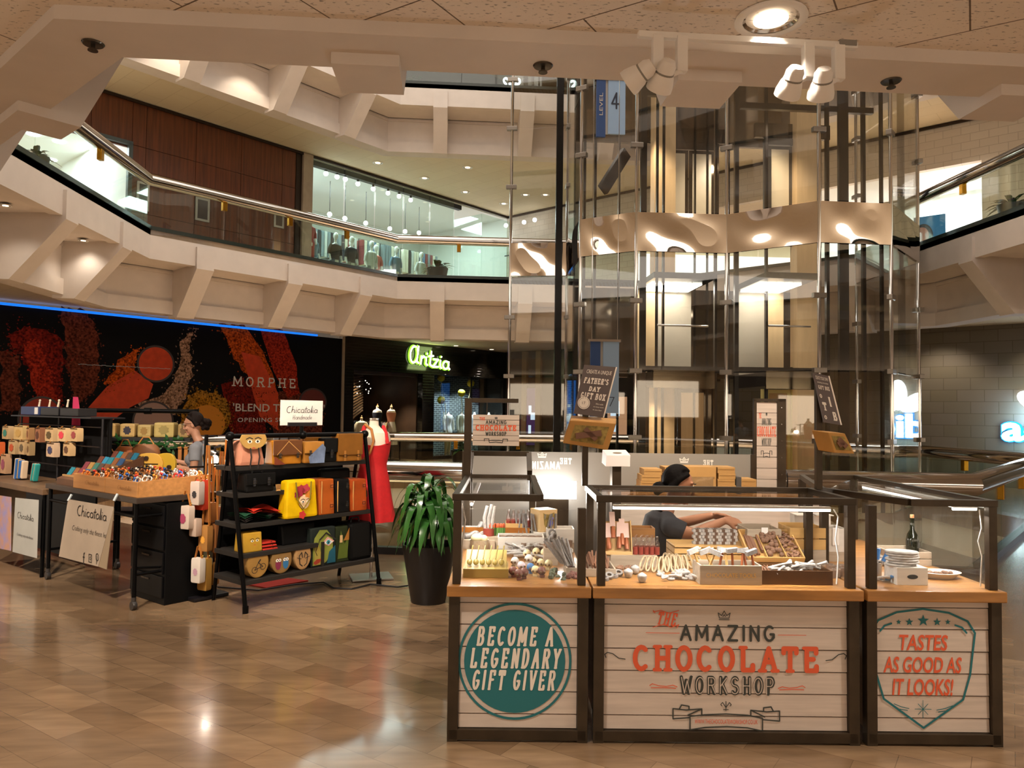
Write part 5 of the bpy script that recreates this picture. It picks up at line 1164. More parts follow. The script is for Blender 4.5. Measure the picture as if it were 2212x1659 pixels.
# sign over the shelf
xm = spx(645,920,LEAN)[0]; x0, z0 = spx(605,919,LEAN); x1, z1 = spx(697,866,LEAN)
t = thing('stall_sign','white script-lettered sign board on a black post above the bag shelf','sign', sloc((x0+x1)/2,LEAN-.0,z0), SA)
w_, h_ = x1-x0, z1-z0
part('board', MB().box((0,0,h_/2),(w_,.012,h_)), mat('sign white','e8e4df',.5), t, bevel=.003)
part('holder', MB().box((0,-.008,.01),(w_*.68,.03,.035)), BLACK, t); part('post', MB().tube([(0,0,.0),(0,0,-(z0-ZT_))],.018,10), PIPE, t, True)
letter(cursive('Chicatolia', w_*.74, h_*.3, .1), 0, -.009, h_*.64, INK, t); letter(cursive('Handmade', w_*.46, h_*.19, .09), 0, -.009, h_*.33, INK, t)
# the bags themselves
def sbag(name, label, px0, px1, py0, py1, y, c, d=.14, rnd=.02, shelf=None, cat='bag', taper=0):
    x0, z0 = spx(px0,py1,y); x1, z1 = spx(px1,py0,y)
    zb = SZ[shelf] if shelf else z0
    t = thing(name, label, cat, sloc((x0+x1)/2,y,zb), SA); w_, h_ = x1-x0, z1-zb
    tw = 1-taper
    m = MB().add([(-w_/2,0,0),(w_/2,0,0),(w_/2,d,0),(-w_/2,d,0),(-w_/2*tw,.02,h_),(w_/2*tw,.02,h_),(w_/2*tw,d-.02,h_),(-w_/2*tw,d-.02,h_)],[(0,3,2,1),(4,5,6,7),(0,1,5,4),(1,2,6,5),(2,3,7,6),(3,0,4,7)])
    part('bag_body', m, mat('bag '+c,c,.5,noise=(6,.25),spec=.2), t, bevel=rnd)
    return t, w_, h_
def flap(t, w_, h_, c, fr=.55, y=-.008):
    return part('flap', MB().box((0,y+.004,h_*(1-fr/2)),(w_*1.01,.016,h_*fr)), mat('flap '+c,c,.45,noise=(5,.25),spec=.2), t, bevel=.007)
def buckle(t, x, z, c='3a2a1a', L=.1):
    s_ = part('buckle_strap', MB().box((x,-.02,z),(.022,.008,L)), mat('strap '+c,c,.5), t, bevel=.002)
    part('buckle', MB().tube([(x-.016,-.026,z-.012),(x+.016,-.026,z-.012),(x+.016,-.026,z+.012),(x-.016,-.026,z+.012)],.003,6,closed=True), mat('dark chrome','55504a',.25,.9), s_)
def grip(t, x, z, w_=.09, h_=.05, c='2a1c14', y=.06): part('handle', MB().tube([(x-w_/2,y,z),(x-w_/2*.9,y,z+h_),(x+w_/2*.9,y,z+h_),(x+w_/2,y,z)],.009,8), mat('strap '+c,c,.5), t, True)
def face(t, cx, cz, s, lips='b04a3a'):
    for sg in (-1,1):
        k = 14; part('printed_eye', MB().add([(cx+sg*s*.32+s*.2*cos(2*pi*j/k),-.0225,cz+s*.13*sin(2*pi*j/k)) for j in range(k)],[tuple(range(k))]), mat('eye white','f0ece4',.5), t)
        part('printed_pupil', MB().add([(cx+sg*s*.32+s*.09*cos(2*pi*j/k),-.0235,cz+s*.09*sin(2*pi*j/k)) for j in range(k)],[tuple(range(k))]), INK, t)
        m = MB(); ribbon(m, [(cx+sg*s*.1,cz+s*.2),(cx+sg*s*.35,cz+s*.3),(cx+sg*s*.62,cz+s*.18)], s*.07); put(m,0,-.0235,0); link('printed_brow', m.mesh('printed_brow',fix=False), INK, t)
    m = MB(); ribbon(m, [(cx-s*.1,cz-s*.5),(cx,cz-s*.46),(cx+s*.1,cz-s*.5)], s*.08); put(m,0,-.0235,0); link('printed_mouth', m.mesh('printed_mouth',fix=False), mat('motif '+lips,lips,.6), t)
t, w_, h_ = sbag('backpack','pink leather backpack with a tan face-printed flap on the top shelf',512,576,950,1006,.12,'c98a70',.18,.035,'a',taper=.3)
k = 22; part('flap', MB().prism([(w_*.46*cos(pi+pi*j/k), h_*.62+h_*.42*sin(pi+pi*j/k)*1.0+.1) for j in range(k+1)]+[(w_*.4,h_*1.22),(-w_*.4,h_*1.22)],.012,.022,Matrix.Rotation(pi/2,4,'X')), mat('flap tan','b9924e',.5,noise=(5,.2)), t, bevel=.004)
face(t, 0, h_*.95, w_*.42)
for x in (-.03,.05): part('drawstring', MB().tube([(x,-.02,h_*.7),(x+.004,-.035,h_*.35),(x-.006,-.03,-.02)],.007,6), mat('strap 1c1414','1c1414',.5), t, True)
t, w_, h_ = sbag('briefcase','patchwork tan and brown leather briefcase on the top shelf',590,652,950,1003,.11,'b5761f',.14,.015,'a')
flap(t,w_,h_,'6a4226',.62); part('patch', MB().add([(-w_*.5,-.02,0.0),(-w_*.1,-.02,0),(-w_*.5,-.02,h_*.36)],[(0,1,2)]), mat('flap 8a3a1c','6e3018',.5), t)
m = MB(); ribbon(m,[(-w_*.4,h_*.4),(0,h_*.95)],.006); ribbon(m,[(0,h_*.95),(w_*.45,h_*.45)],.006); put(m,0,-.016,0); part('seam', m, mat('seam thread','c99a5a',.6), t)
for x in (-w_*.3,w_*.32): buckle(t,x,h_*.36,L=.05)
grip(t,0,h_,.1,.03)
t, w_, h_ = sbag('grey_folder','grey felt folder standing behind the patchwork briefcase',592,646,941,1003,.24,'6f7076',.03,.005,'a')
t, w_, h_ = sbag('satchel','small tan satchel with blue fabric on the top shelf',657,699,953,1001,.1,'a8702c',.12,.015,'a'); flap(t,w_,h_,'b8803a',.55); buckle(t,-.05,h_*.4,L=.08); buckle(t,.05,h_*.4,L=.08)
part('scarf_tail', MB().add([(w_*.1,-.03,.0),(w_*.46,-.03,0.0),(w_*.52,-.03,h_*.7),(w_*.36,-.03,h_*.9),(-w_*.3,-.028,.0),(-w_*.36,-.028,h_*.3)],[(0,1,2,3),(4,0,3,5)]), mat('faded blue cloth','7486a8',.85,noise=(12,.4)), t)
t, w_, h_ = sbag('satchel','tan satchel standing behind the blue-patched one',655,692,944,1001,.26,'9a6426',.08,.015,'a'); flap(t,w_,h_,'a46c2a',.4)
t, w_, h_ = sbag('satchel','black satchel between the tan satchels on the top shelf',699,729,946,1000,.12,'0a0a0b',.12,.015,'a'); flap(t,w_,h_,'08080a',.6); buckle(t,0,h_*.35,'17161a',.08)
t, w_, h_ = sbag('satchel','large worn tan satchel at the end of the top shelf',731,783,936,996,.1,'9a6524',.15,.012,'a'); flap(t,w_,h_*1.0,'8a5a22',.78); buckle(t,-w_*.28,h_*.2,'a36a28',.1); buckle(t,w_*.28,h_*.2,'a36a28',.1)
t, w_, h_ = sbag('briefcase','black leather briefcase with two buckles on the second shelf',531,594,1020,1066,.1,'060607',.16,.02,'b'); flap(t,w_,h_,'0a0a0b',.62); buckle(t,-w_*.25,h_*.55,'222226',.07); buckle(t,w_*.25,h_*.55,'222226',.07); grip(t,0,h_,.1,.03,'131316')
t, w_, h_ = sbag('price_tag','small tan leather tag hanging beside the black briefcase',597,606,1046,1063,.08,'c09058',.008,.002,'b','tag')
t, w_, h_ = sbag('tote_bag','bright yellow tote bag printed with a flower-crowned face',616,689,1034,1114,.06,'e6bc08',.14,.025,'c',taper=.12)
for x, z, r, c in [(-.03,h_*.72,.05,'a02838'),(.03,h_*.75,.045,'b83a4a'),(.06,h_*.62,.035,'d8862c'),(-.06,h_*.62,.03,'9a2a4a'),(.0,h_*.08,.035,'c0302c')]:
    k = 18; part('printed_flower', MB().add([(x+r*cos(2*pi*j/k)*(1+.18*cos(5*2*pi*j/k)),-.006,z+r*sin(2*pi*j/k)*(1+.18*cos(5*2*pi*j/k))) for j in range(k)],[tuple(range(k))]), mat('motif '+c,c,.7), t)
part('printed_face', MB().add([(.02+.06*cos(2*pi*j/18),-.004,h_*.42+.065*sin(2*pi*j/18)) for j in range(18)],[tuple(range(18))]), mat('print cream','e8c9a0',.7), t)
face(t, .02, h_*.43, .085)
part('handle', MB().tube([(-.08,-.012,h_*.95),(-.07,-.022,h_*.5),(-.0,-.025,h_*.25),(.07,-.022,h_*.5),(.085,-.012,h_*.95)],.007,8), mat('tote handle','7a6a10',.6), t, True)
for px0, px1, c, lab in [(690,724,'b45a20','tan orange document case next to the yellow tote'),(725,757,'0c0c0e','black document case with light stitching on the middle shelf'),(758,794,'b04c1a','orange leather case at the end of the middle shelf')]:
    t, w_, h_ = sbag('document_case',lab,px0,px1,1034,1110,.08,c,.26,.012,'c')
    for z in (.25,.8): buckle(t,w_*.2,h_*z,c,.06)
    part('handle', MB().tube([(w_*.52,.06,h_*.35),(w_*.66,.05,h_*.42),(w_*.66,.05,h_*.58),(w_*.52,.06,h_*.65)],.01,8), mat('strap 2a1c14','2a1c14',.5), t, True)
    part('stitch_line', MB().bb((-w_*.38,-.004,h_*.05),(-w_*.36,.01,h_*.95)), mat('seam thread','c99a5a',.6), t)
for px0, px1, z_, c, lab in [(528,580,.0,'2a2624','dark folded leather piece lowest in the pile on the middle shelf'),(526,584,.035,'1f4a34','dark green folded leather piece in the pile'),(545,605,.07,'b02a1c','red folded leather piece on top of the pile'),(580,622,.02,'22201f','black folded leather piece beside the green one')]:
    x0, z0 = spx(px0,1120,.12); x1, z1 = spx(px1,1120,.12)
    single('folded_leather', MB().grid(lambda u,v: ((u-.5)*(x1-x0), .3*v, .02*sin(5*u+3*v)+.012),10,6).grid(lambda u,v: ((u-.5)*(x1-x0), .3*v, .02*sin(5*u+3*v)-.006),10,6), mat('leather '+c,c,.5), lab, 'leather', sloc((x0+x1)/2,.1,SZ['c']+z_+.015), SA, smooth=True)
t, w_, h_ = sbag('box_pouch','mustard box pouch with an ink-drawn face on the lower shelf',526,568,1148,1194,.08,'b89030',.16,.012,'d'); face(t,0,h_*.6,w_*.4)
for k in range(3): 
    t, w_, h_ = sbag('red_purse','red leather purse, '+['bottom','middle','top'][k]+' one of the small stack on the lower shelf',568-k,601-k*2,1186-k*8,1194-k*8,.08+.01*k,'a82c20',.16,.004); t.location.z = SZ['d']+.001+.026*k
    part('snap', MB().ball((.02,-.003,.014),.006,n=8,k=5), CHROME, t)
t, w_, h_ = sbag('laptop_bag','black flat bag standing on the lower shelf behind the purses',610,682,1128,1184,.16,'08080a',.1,.012,'d')
for px0, px1, py0, c, lab in [(527,577,1196,'a07a3c','round-bottomed tan pouch with a cyclist drawing on the bottom shelf'),(579,627,1190,'8a6a3c','round-bottomed pouch with two owls on the bottom shelf'),(630,668,1182,'b08a5c','round-bottomed pouch with a cat drawing on the bottom shelf')]:
    x0, z0 = spx(px0,1240,.1); x1, z1 = spx(px1,py0,.1); w_ = x1-x0; h_ = z1-SZ['e']
    t = thing('round_pouch', lab, 'purse', sloc((x0+x1)/2,.12,SZ['e']), SA)
    k = 24; pr = [(w_/2*cos(pi+pi*j/k)*(1 if abs(cos(pi*j/k))<.98 else .96), h_*.75+h_*.75*sin(pi+pi*j/k)) for j in range(k+1)]+[(w_*.44,h_),(-w_*.44,h_)]
    part('pouch_body', MB().prism(pr,-.06,.06,Matrix.Rotation(pi/2,4,'X')), mat('pouch '+c,c,.55,noise=(5,.2)), t, bevel=.015)
    m = MB()
    if 'owl' in lab:
        for sg, cc in ((-1,'7a2444'),(1,'2a6a9a')):
            part('printed_owl', MB().add([(sg*w_*.17+w_*.13*cos(2*pi*j/16),-.064,h_*.5+h_*.28*sin(2*pi*j/16)) for j in range(16)],[tuple(range(16))]), mat('motif '+cc,cc,.7), t)
            for e_ in (-1,1):
                part('printed_eye', MB().add([(sg*w_*.17+e_*w_*.06+w_*.065*cos(2*pi*j/14),-.066,h_*.68+w_*.065*sin(2*pi*j/14)) for j in range(14)],[tuple(range(14))]), mat('eye white','f0ece4',.5), t)
                part('printed_pupil', MB().add([(sg*w_*.17+e_*w_*.05+w_*.026*cos(2*pi*j/10),-.068,h_*.68+w_*.026*sin(2*pi*j/10)) for j in range(10)],[tuple(range(10))]), INK, t)
    elif 'cat' in lab:
        for sg in (-1,1): ribbon(m,[(sg*w_*.05,h_*.6),(sg*w_*.1,h_*.85),(sg*w_*.25,h_*.7),(sg*w_*.2,h_*.3),(sg*w_*.05,h_*.2)],.008); ribbon(m,[(sg*w_*.12,h_*.55),(sg*w_*.36,h_*.62)],.005)
    else:
        ribbon(m, arc(-w_*.16,h_*.38,w_*.12,w_*.12,0,360,14),.005); ribbon(m, arc(w_*.2,h_*.5,w_*.12,w_*.12,0,360,14),.005); ribbon(m,[(-w_*.16,h_*.38),(0,h_*.7),(w_*.2,h_*.5),(w_*.0,h_*.45),(-w_*.16,h_*.38)],.006); ribbon(m,[(-.0,h_*.7),(w_*.08,h_*.82)],.012)
    if m.v: put(m,0,-.064,0); part('printed_drawing', m, INK, t)
    part('zip_line', MB().bb((-w_*.42,-.01,h_-.004),(w_*.42,.01,h_+.004)), BRASS, t)
# painted bags on the lower right of the shelf
t, w_, h_ = sbag('painted_bag','bag painted with a green one-eyed face on the bottom shelf',672,727,1136,1222,.08,'232a28',.1,.012,'e')
def poly(t, pts, c, y, nm='painted_patch'):
    P = [Vector(((p[0]-.5)*w_, p[1]*h_, 0)) for p in pts]; tri = tessellate_polygon([P])
    part(nm, MB().add([(p.x,y,p.y) for p in P],[tuple(q) for q in tri]), mat('paint '+c,c,.5,noise=(4,.3)), t)
poly(t,[(.05,.04),(.05,.5),(.1,.75),(.3,.95),(.6,.93),(.85,.7),(.85,.35),(.6,.1),(.45,.04)],'8a9440',-.004)
poly(t,[(.1,.05),(.12,.5),(.2,.62),(.3,.5),(.4,.3),(.55,.12),(.4,.05)],'b0a04c',-.006)
poly(t,[(.62,.05),(.7,.35),(.95,.5),(.97,.05)],'1a5a70',-.006)
poly(t,[(.4,.6),(.62,.75),(.9,.62),(.68,.5)],'e0a49a',-.008); poly(t,[(.46,.6),(.65,.69),(.85,.6),(.66,.53)],'e8ecec',-.010)
poly(t,[(.56,.61),(.6,.66),(.68,.67),(.73,.61),(.68,.55),(.6,.55)],'3aa0b4',-.012); poly(t,[(.62,.6),(.65,.635),(.68,.6),(.65,.57)],'10161a',-.014,'painted_pupil')
poly(t,[(.06,.12),(.2,.2),(.4,.2),(.3,.1),(.15,.06)],'a8402c',-.009)
m = MB(); ribbon(m,[((.3-.5)*w_,.7*h_),((.55-.5)*w_,.86*h_),((.95-.5)*w_,.66*h_)],.014); ribbon(m,[((.3-.5)*w_,.7*h_),((.14-.5)*w_,.4*h_),((.2-.5)*w_,.3*h_)],.007); put(m,0,-.011,0); part('painted_line', m, INK, t)
t, w_, h_ = sbag('painted_bag','dark green and tan painted bag behind the one-eyed one',725,757,1135,1222,.1,'2c3420',.12,.012,'e'); poly(t,[(.1,.1),(.3,.9),(.6,.5),(.9,.8),(.8,.1)],'5a6a24',-.004); poly(t,[(.5,.6),(.9,.95),(.95,.6)],'a8702c',-.006)
part('price_label', MB().box((-w_*.2,-.012,h_*.66),(.03,.004,.07)), mat('tag card','c9a878',.7), t)
t, w_, h_ = sbag('suitcase','big black hard case at the end of the bottom shelf',757,806,1126,1224,.06,'060607',.3,.03,'e'); grip(t,0,h_,.1,.04,'101013',.12)
t, w_, h_ = sbag('crumpled_bag','black soft bag lying on the middle shelf behind the cases',695,760,1010,1036,.3,'08080a',.12,.03,'c')
# red mat and cable on the floor
a, b_, c, d_ = [on_z(*p,0) for p in ((520,1262),(600,1248),(666,1256),(575,1272))]
single('red_mat', MB().prism([(p.x-a.x,p.y-a.y) for p in (a,d_,c,b_)],.001,.012), mat('red felt','9c2418',.9), 'red mat lying on the floor under the bag shelf','mat',(a.x,a.y,0))
P = [on_z(*p,.012) for p in ((470,1268),(560,1275),(640,1262),(700,1258),(720,1270),(760,1272),(800,1262),(860,1268),(900,1262),(985,1215))]
single('floor_cable', MB().tube([p-P[0] for p in P],.008,8), mat('cable black','17161a',.5), 'black cable running along the floor from the bag shelf to the stall','cable',P[0],smooth=True)
# red dress form with a shoulder bag strap
RED_ = mat('red dress cloth','c3141c',.75,noise=(30,.12))
t = thing('dress_form','white dress form in a sleeveless red dress behind the shelf end','mannequin',(-.86,7.95,0),.25)
FB = .93
part('form', MB().lathe([(r,z+FB) for r,z in torso_prof() if z > -.1],28,sy=.66), mat('form cream','e6dccb',.6), t, True)
part('neck_cap', MB().lathe([(.052,.72+FB),(.052,.735+FB),(.0,.74+FB)],18), CHROME, t, True)
part('pole', MB().cyl((0,0,.02),.016,FB-.1,12), CHROME, t, True); part('base_plate', MB().box((0,0,.012),(.42,.34,.016)), mat('grey steel plate','9a9690',.3,.7), t, bevel=.003)
def dress(u, v):
    a = 2*pi*u; z = .56-.9*v
    prof = [(.56,.155),(.48,.182),(.36,.165),(.24,.138),(.1,.17),(-.05,.195),(-.34,.245)]
    for (za, ra), (zb, rb) in zip(prof, prof[1:]):
        if z <= za and z >= zb: r = ra+(rb-ra)*(za-z)/(za-zb); break
    else: r = .245
    if v < .12: zz = z-.13*max(0,cos(a+pi/2))*(1-v/.12)*1.0+.02*(1-v/.12)
    else: zz = z
    r += .012*sin(a*8)*max(0,(v-.5))*2
    return (r*cos(a), r*.7*sin(a), zz+FB)
part('dress', MB().grid(dress, 48, 24), RED_, t, True)
for sg in (-1,1): part('dress_strap', MB().tube([(sg*.13,-.1,FB+.47),(sg*.115,-.07,FB+.58),(sg*.1,0,FB+.645),(sg*.12,.08,FB+.55)],.02,8), RED_, t, True)
single('shoulder_bag_strap', MB().tube([(-.1,-.03,.67),(-.04,-.1,.62),(-.02,-.135,.5),(-.06,-.15,.38),(-.14,-.13,.28)],.014,8), mat('strap a5682c','a5682c',.55), 'tan shoulder strap hanging over the red dress', 'strap', (-.86,7.95,FB), .25, smooth=True)

# ---- big potted plant
random.seed(21)
t = thing('potted_plant','tall glossy dracaena in a dark tapered pot beside the chocolate stall','plant',(-.23,6.97,0))
part('pot', MB().lathe([(.155,0),(.16,.01),(.245,.5),(.25,.53),(.232,.53),(.225,.47),(.0,.46)],32), mat('dark pot','121113',.45), t, True)
part('soil', MB().cyl((0,0,.455),.222,.01,24), mat('soil','2a1d14',.95), t)
st = MB(); lf = MB()
for i in range(5):
    a = i*1.3; x, y = .06*cos(a), .06*sin(a); H_ = random.uniform(.62,.92); st.tube([(x,y,.46),(x*1.3,y*1.3,.7),(x*1.8,y*1.8,H_+.12)],[.016,.014,.01],8)
    n = 26
    for k in range(n):
        z0 = .6+(H_-.48)*k/n+.06; az = k*2.4+i; L = random.uniform(.42,.6)*(1-.2*k/n); up = .5+.9*k/n; wd = random.uniform(.03,.042)
        b0 = Vector((x*1.5,y*1.5,z0)); d = Vector((cos(az),sin(az),0)); sd = Vector((-sin(az),cos(az),0)); base = len(lf.v); N = 8
        for j in range(N+1):
            s = j/N; r_o = L*(s*.95); hz = up*L*(s-1.25*s*s*(1.35-.3*k/n)); wj = wd*(sin(pi*min(1,s*.93+.07))**.7)*(1 if j < N else .05); c_ = b0+d*r_o*(.9-.25*s)+Vector((0,0,hz))
            lf.v += [c_-sd*wj+Vector((0,0,.006)), c_, c_+sd*wj+Vector((0,0,.006))]
            if j: q = base+3*(j-1); lf.f += [(q,q+1,q+4,q+3),(q+1,q+2,q+5,q+4)]
part('stem', st, mat('plant stem','5a4a2c',.7), t, True)
lo = link('foliage', lf.mesh('foliage', True, fix=False), mat('glossy leaf','2c5a24',.22,noise=(7,.35),coat=.3), t)
# small planters on the galleries
def planter(p, label, s=.5, pot=True):
    t = thing('gallery_plant', label, 'plant', p)
    if pot: part('pot', MB().lathe([(.14*s*2,0),(.2*s*2,.32*s*2),(.17*s*2,.32*s*2),(.0,.28*s*2)],20), mat('dark pot','121113',.45), t, True)
    m = MB()
    for k in range(34):
        az = random.uniform(0,6.28); el = random.uniform(.2,1.3); L = random.uniform(.5,.9)*s; b0 = Vector((0,0,.3*s*2)); d = Vector((cos(az),sin(az),0)); sd = Vector((-sin(az),cos(az),0)); base = len(m.v)
        for j in range(6):
            f = j/5; c_ = b0+d*L*f*cos(el)*1.1+Vector((0,0,L*(sin(el)*f-.55*f*f))); wj = .075*s*sin(pi*min(1,f*.9+.08)); m.v += [c_-sd*wj, c_+sd*wj]
            if j: q = base+2*(j-1); m.f += [(q,q+1,q+3,q+2)]
    link('foliage', m.mesh('foliage', True, fix=False), mat('glossy leaf','2c5a24',.22,noise=(7,.35),coat=.3), t)
def gal(px, py, inset, zf): p = on_z(px, py, zf); return p
for px, py, y, zf, lab, s in [(78,345,12.6,5.5,'leafy plant behind the gallery glass at the bright shop',.5),(945,585,22.3,5.5,'potted palm behind the gallery glass under the clothes shop corner',.8),(1945,505,15.4,5.5,'dark leafy pot plant beside the lift tower on the gallery',.62),(2185,450,13.6,5.5,'big leafy pot plant behind the gallery glass near the frame edge',.62),(900,185,22.0,11,'bright green plant on the topmost gallery',.7),(1000,965,22.5,0,'dim potted palm behind the far rail near the sign post',.9)]:
    p = on_y(px, py, y); planter((p.x,p.y,zf), lab, s)
# ============================================================ chocolate stall
KO = Vector((.76,4.01)); KA = R(-3.9); KX = Vector((cos(KA),sin(KA))); KY = Vector((-sin(KA),cos(KA)))
def kloc(x, y, z=0): return (KO.x+KX.x*x+KY.x*y, KO.y+KX.y*x+KY.y*y, z)
def kpx(px, py, y=0):
    a = Vector(kloc(0,y)[:2]); p = on_p(px,py,a,a+KX); return (p.x-a.x)*KX.x+(p.y-a.y)*KX.y, p.z
def kxy(p): d = Vector((p[0],p[1]))-KO; return d.dot(KX), d.dot(KY)
def kz(px, py, z):
    x, y = kxy(on_z(px,py,z)); ym = 1.08 if x < 0 else (.70 if x < 1.42 else 1.4)
    if y > ym: x, y = kpx(px,py,ym)[0], ym
    return x, y
WT = .825; CT = 1.27
SHIP = mat('pale shiplap board','d3c6bc',.6,noise=(3,.14),stretch=(1,6,14))
TOPW = mat('honey wood worktop','a8753c',.4,noise=(4,.3),stretch=(1,7,7),coat=.15)
TOPE = mat('worktop edge','a5641f',.4,noise=(4,.35),stretch=(1,7,7))
TEAL = mat('teal print','1f6f78',.6); ORNG = mat('orange print','e0603c',.6); INKD = mat('charcoal print','3b3f3c',.6); CRM = mat('cream print','ece4da',.6)
TUBE = emis('tube light','fff4e2',7)
PP = {}
def counter(label, x0, x1, dep, top, px0, px1, arm=None, rails=None):
    W = x1-x0
    t = thing('display_counter', label, 'shop counter', kloc(x0,0), KA)
    for x in (.02,W-.02):
        for y in (.0,dep-.05): part('leg', MB().bb((x-.028,y-.028,0),(x+.028,y+.028,WT-.06)), IRON, t, bevel=.003)
    part('bottom_rail', MB().bb((.0,-.028,.01),(W,.02,.065)), IRON, t, bevel=.003); part('bottom_rail', MB().bb((0,dep-.07,.01),(W,dep-.03,.06)), IRON, t)
    pn = MB(); zs = [.065]; n = 6
    zz = [.065,.14,.258,.375,.492,.61,.725,.765]
    for a, b_ in zip(zz, zz[1:]): pn.add([(.05,-.004,a+.003),(W-.05,-.004,a+.003),(W-.05,-.0005,b_-.003),(.05,-.0005,b_-.003),(.05,.014,a+.003),(W-.05,.014,a+.003),(W-.05,.014,b_-.003),(.05,.014,b_-.003)],[(0,1,2,3),(7,6,5,4),(0,4,5,1),(3,2,6,7),(0,3,7,4),(1,5,6,2)])
    pan = part('front_panel', pn, SHIP, t)
    part('panel_backing', MB().bb((.05,.014,.065),(W-.05,.03,.765)), mat('board gap','5b4c42',.7), t)
    for x in (.03,W-.03): part('side_panel', MB().bb((x-.01,.03,.06),(x+.01,dep-.06,.765)), SHIP, t)
    part('worktop', MB().bb((-.018,-.06,WT-.058),(W+.018,dep+.03,WT)), TOPW, t, bevel=.006)
    return t, pan, W
def kl(pan, x0, mbf, px0, px1, py0, py1, m, name='lettering', rot=0, y=-.0065):
    a, b_ = kpx(px0,py1,0), kpx(px1,py0,0); w_, h_ = b_[0]-a[0], b_[1]-a[1]
    q = mbf(w_, h_)
    if rot: q.v = [Matrix.Rotation(rot,4,'Y') @ v for v in q.v]
    return letter(q, (a[0]+b_[0])/2-x0, y, (a[1]+b_[1])/2, m, pan, name)
def rib(pts, w_, closed=False): return lambda W, H: ribbon(MB(), [((p[0]-.5)*W,(p[1]-.5)*H) for p in pts], w_, closed)
def ribs(L, w_):
    def f(W, H):
        m = MB()
        for pts in L: ribbon(m, [((p[0]-.5)*W,(p[1]-.5)*H) for p in pts], w_)
        return m
    return f
def disc_f(W, H):
    k = 48; m = MB(); m.add([(W/2*cos(2*pi*j/k),0,H/2*sin(2*pi*j/k)) for j in range(k)],[tuple(range(k))]); return m
def star_f(W, H):
    m = MB(); P = [Vector(((.5 if j%2==0 else .2)*W*sin(2*pi*j/10),(.5 if j%2==0 else .2)*H*cos(2*pi*j/10),0)) for j in range(10)]
    m.add([(p.x,0,p.y) for p in P],[tuple(q) for q in tessellate_polygon([P])]); return m
CROWN = [[(.1,.1),(.9,.1)],[(.12,.25),(.02,.75),(.3,.5),(.5,.95),(.7,.5),(.98,.75),(.88,.25),(.12,.25)],[(.4,.4),(.5,.6),(.6,.4)]]
# --- middle counter
t_mid, pan, W = counter('middle chocolate counter with big orange and grey lettering on white boards', 0, 1.405, .8, True, 0, 0)
kl(pan,0,lambda w_,h_: serif('THE',w_,h_,.12,.3,.25,.15),1420,1462,1322,1350,ORNG,rot=.1)
kl(pan,0,ribs([[(.0,.85),(.3,.95),(.6,.8),(1,.95)],[(.0,.95),(.08,.8)],[(0,.05),(.4,.2),(.7,.05),(1,.2)],[(1,.2),(.92,.02)]],.004),1410,1466,1316,1356,ORNG,'scroll_mark')
kl(pan,0,ribs(CROWN,.004),1550,1577,1318,1340,INKD,'crown_mark')
kl(pan,0,lambda w_,h_: serif('AMAZING',w_,h_,.15,.0,.25),1468,1674,1350,1384,INKD)
kl(pan,0,lambda w_,h_: serif('CHOCOLATE',w_,h_,.18,.34,.22),1366,1770,1396,1449,ORNG)
kl(pan,0,ribs([[(0,0),(1,0)]],.003),1395,1467,1364,1366,ORNG,'rule_mark'); kl(pan,0,ribs([[(0,0),(1,0)]],.003),1680,1740,1369,1371,ORNG,'rule_mark')
kl(pan,0,ribs([[(.08,.3),(.02,.7),(.15,.95),(.4,.8),(.7,.2),(1,.1)]],.005),1305,1350,1408,1424,INKD,'flourish_mark')
kl(pan,0,ribs([[(.92,.3),(.98,.7),(.85,.95),(.6,.8),(.3,.2),(0,.1)]],.005),1783,1828,1410,1428,INKD,'flourish_mark')
kl(pan,0,lambda w_,h_: serif('WORKSHOP',w_,h_,.19,.0,.22),1468,1674,1460,1500,INKD)
kl(pan,0,lambda w_,h_: serif('WORKSHOP',w_,h_,.055,.0,.3),1471,1671,1463,1497,SHIP,y=-.0085,name='lettering_inline')
kl(pan,0,ribs([[(0,.5),(.1,.8),(.3,.5),(.6,.35),(.85,.6),(1,.3)],[(.05,.1),(.5,.15),(.95,.05)]],.004),1403,1462,1474,1486,ORNG,'flourish_mark')
kl(pan,0,ribs([[(1,.5),(.9,.8),(.7,.5),(.4,.35),(.15,.6),(0,.3)],[(.95,.1),(.5,.15),(.05,.05)]],.004),1680,1738,1478,1490,ORNG,'flourish_mark')
kl(pan,0,ribs([[(.5,0),(.5,.9)],[(.5,.3),(.2,.8),(.05,.6),(.15,.45)],[(.5,.3),(.8,.8),(.95,.6),(.85,.45)],[(.3,.1),(.7,.1)]],.004),1555,1580,1512,1534,INKD,'leaf_mark')
kl(pan,0,ribs([[(.16,.55),(.3,.62),(.5,.66),(.7,.62),(.84,.5),(.84,.0),(.7,.12),(.5,.16),(.3,.12),(.16,.02),(.16,.55)],[(.16,.5),(.0,.45),(.0,.85),(.12,.8),(.27,.85),(.27,.62)],[(.27,.85),(.14,.6)],[(.84,.45),(1,.4),(1,.8),(.88,.76),(.73,.82),(.73,.62)],[(.73,.82),(.86,.56)],[(.06,.85),(.08,1),(.15,.95),(.15,.82)],[(.94,.8),(.92,.96),(.85,.92),(.85,.78)]],.007),1453,1683,1524,1576,INKD,'ribbon_scroll')
kl(pan,0,lambda w_,h_: font_mb('WWW.THECHOCOLATEWORKSHOP.CO.UK',w_,h_),1500,1636,1554,1562,ORNG)
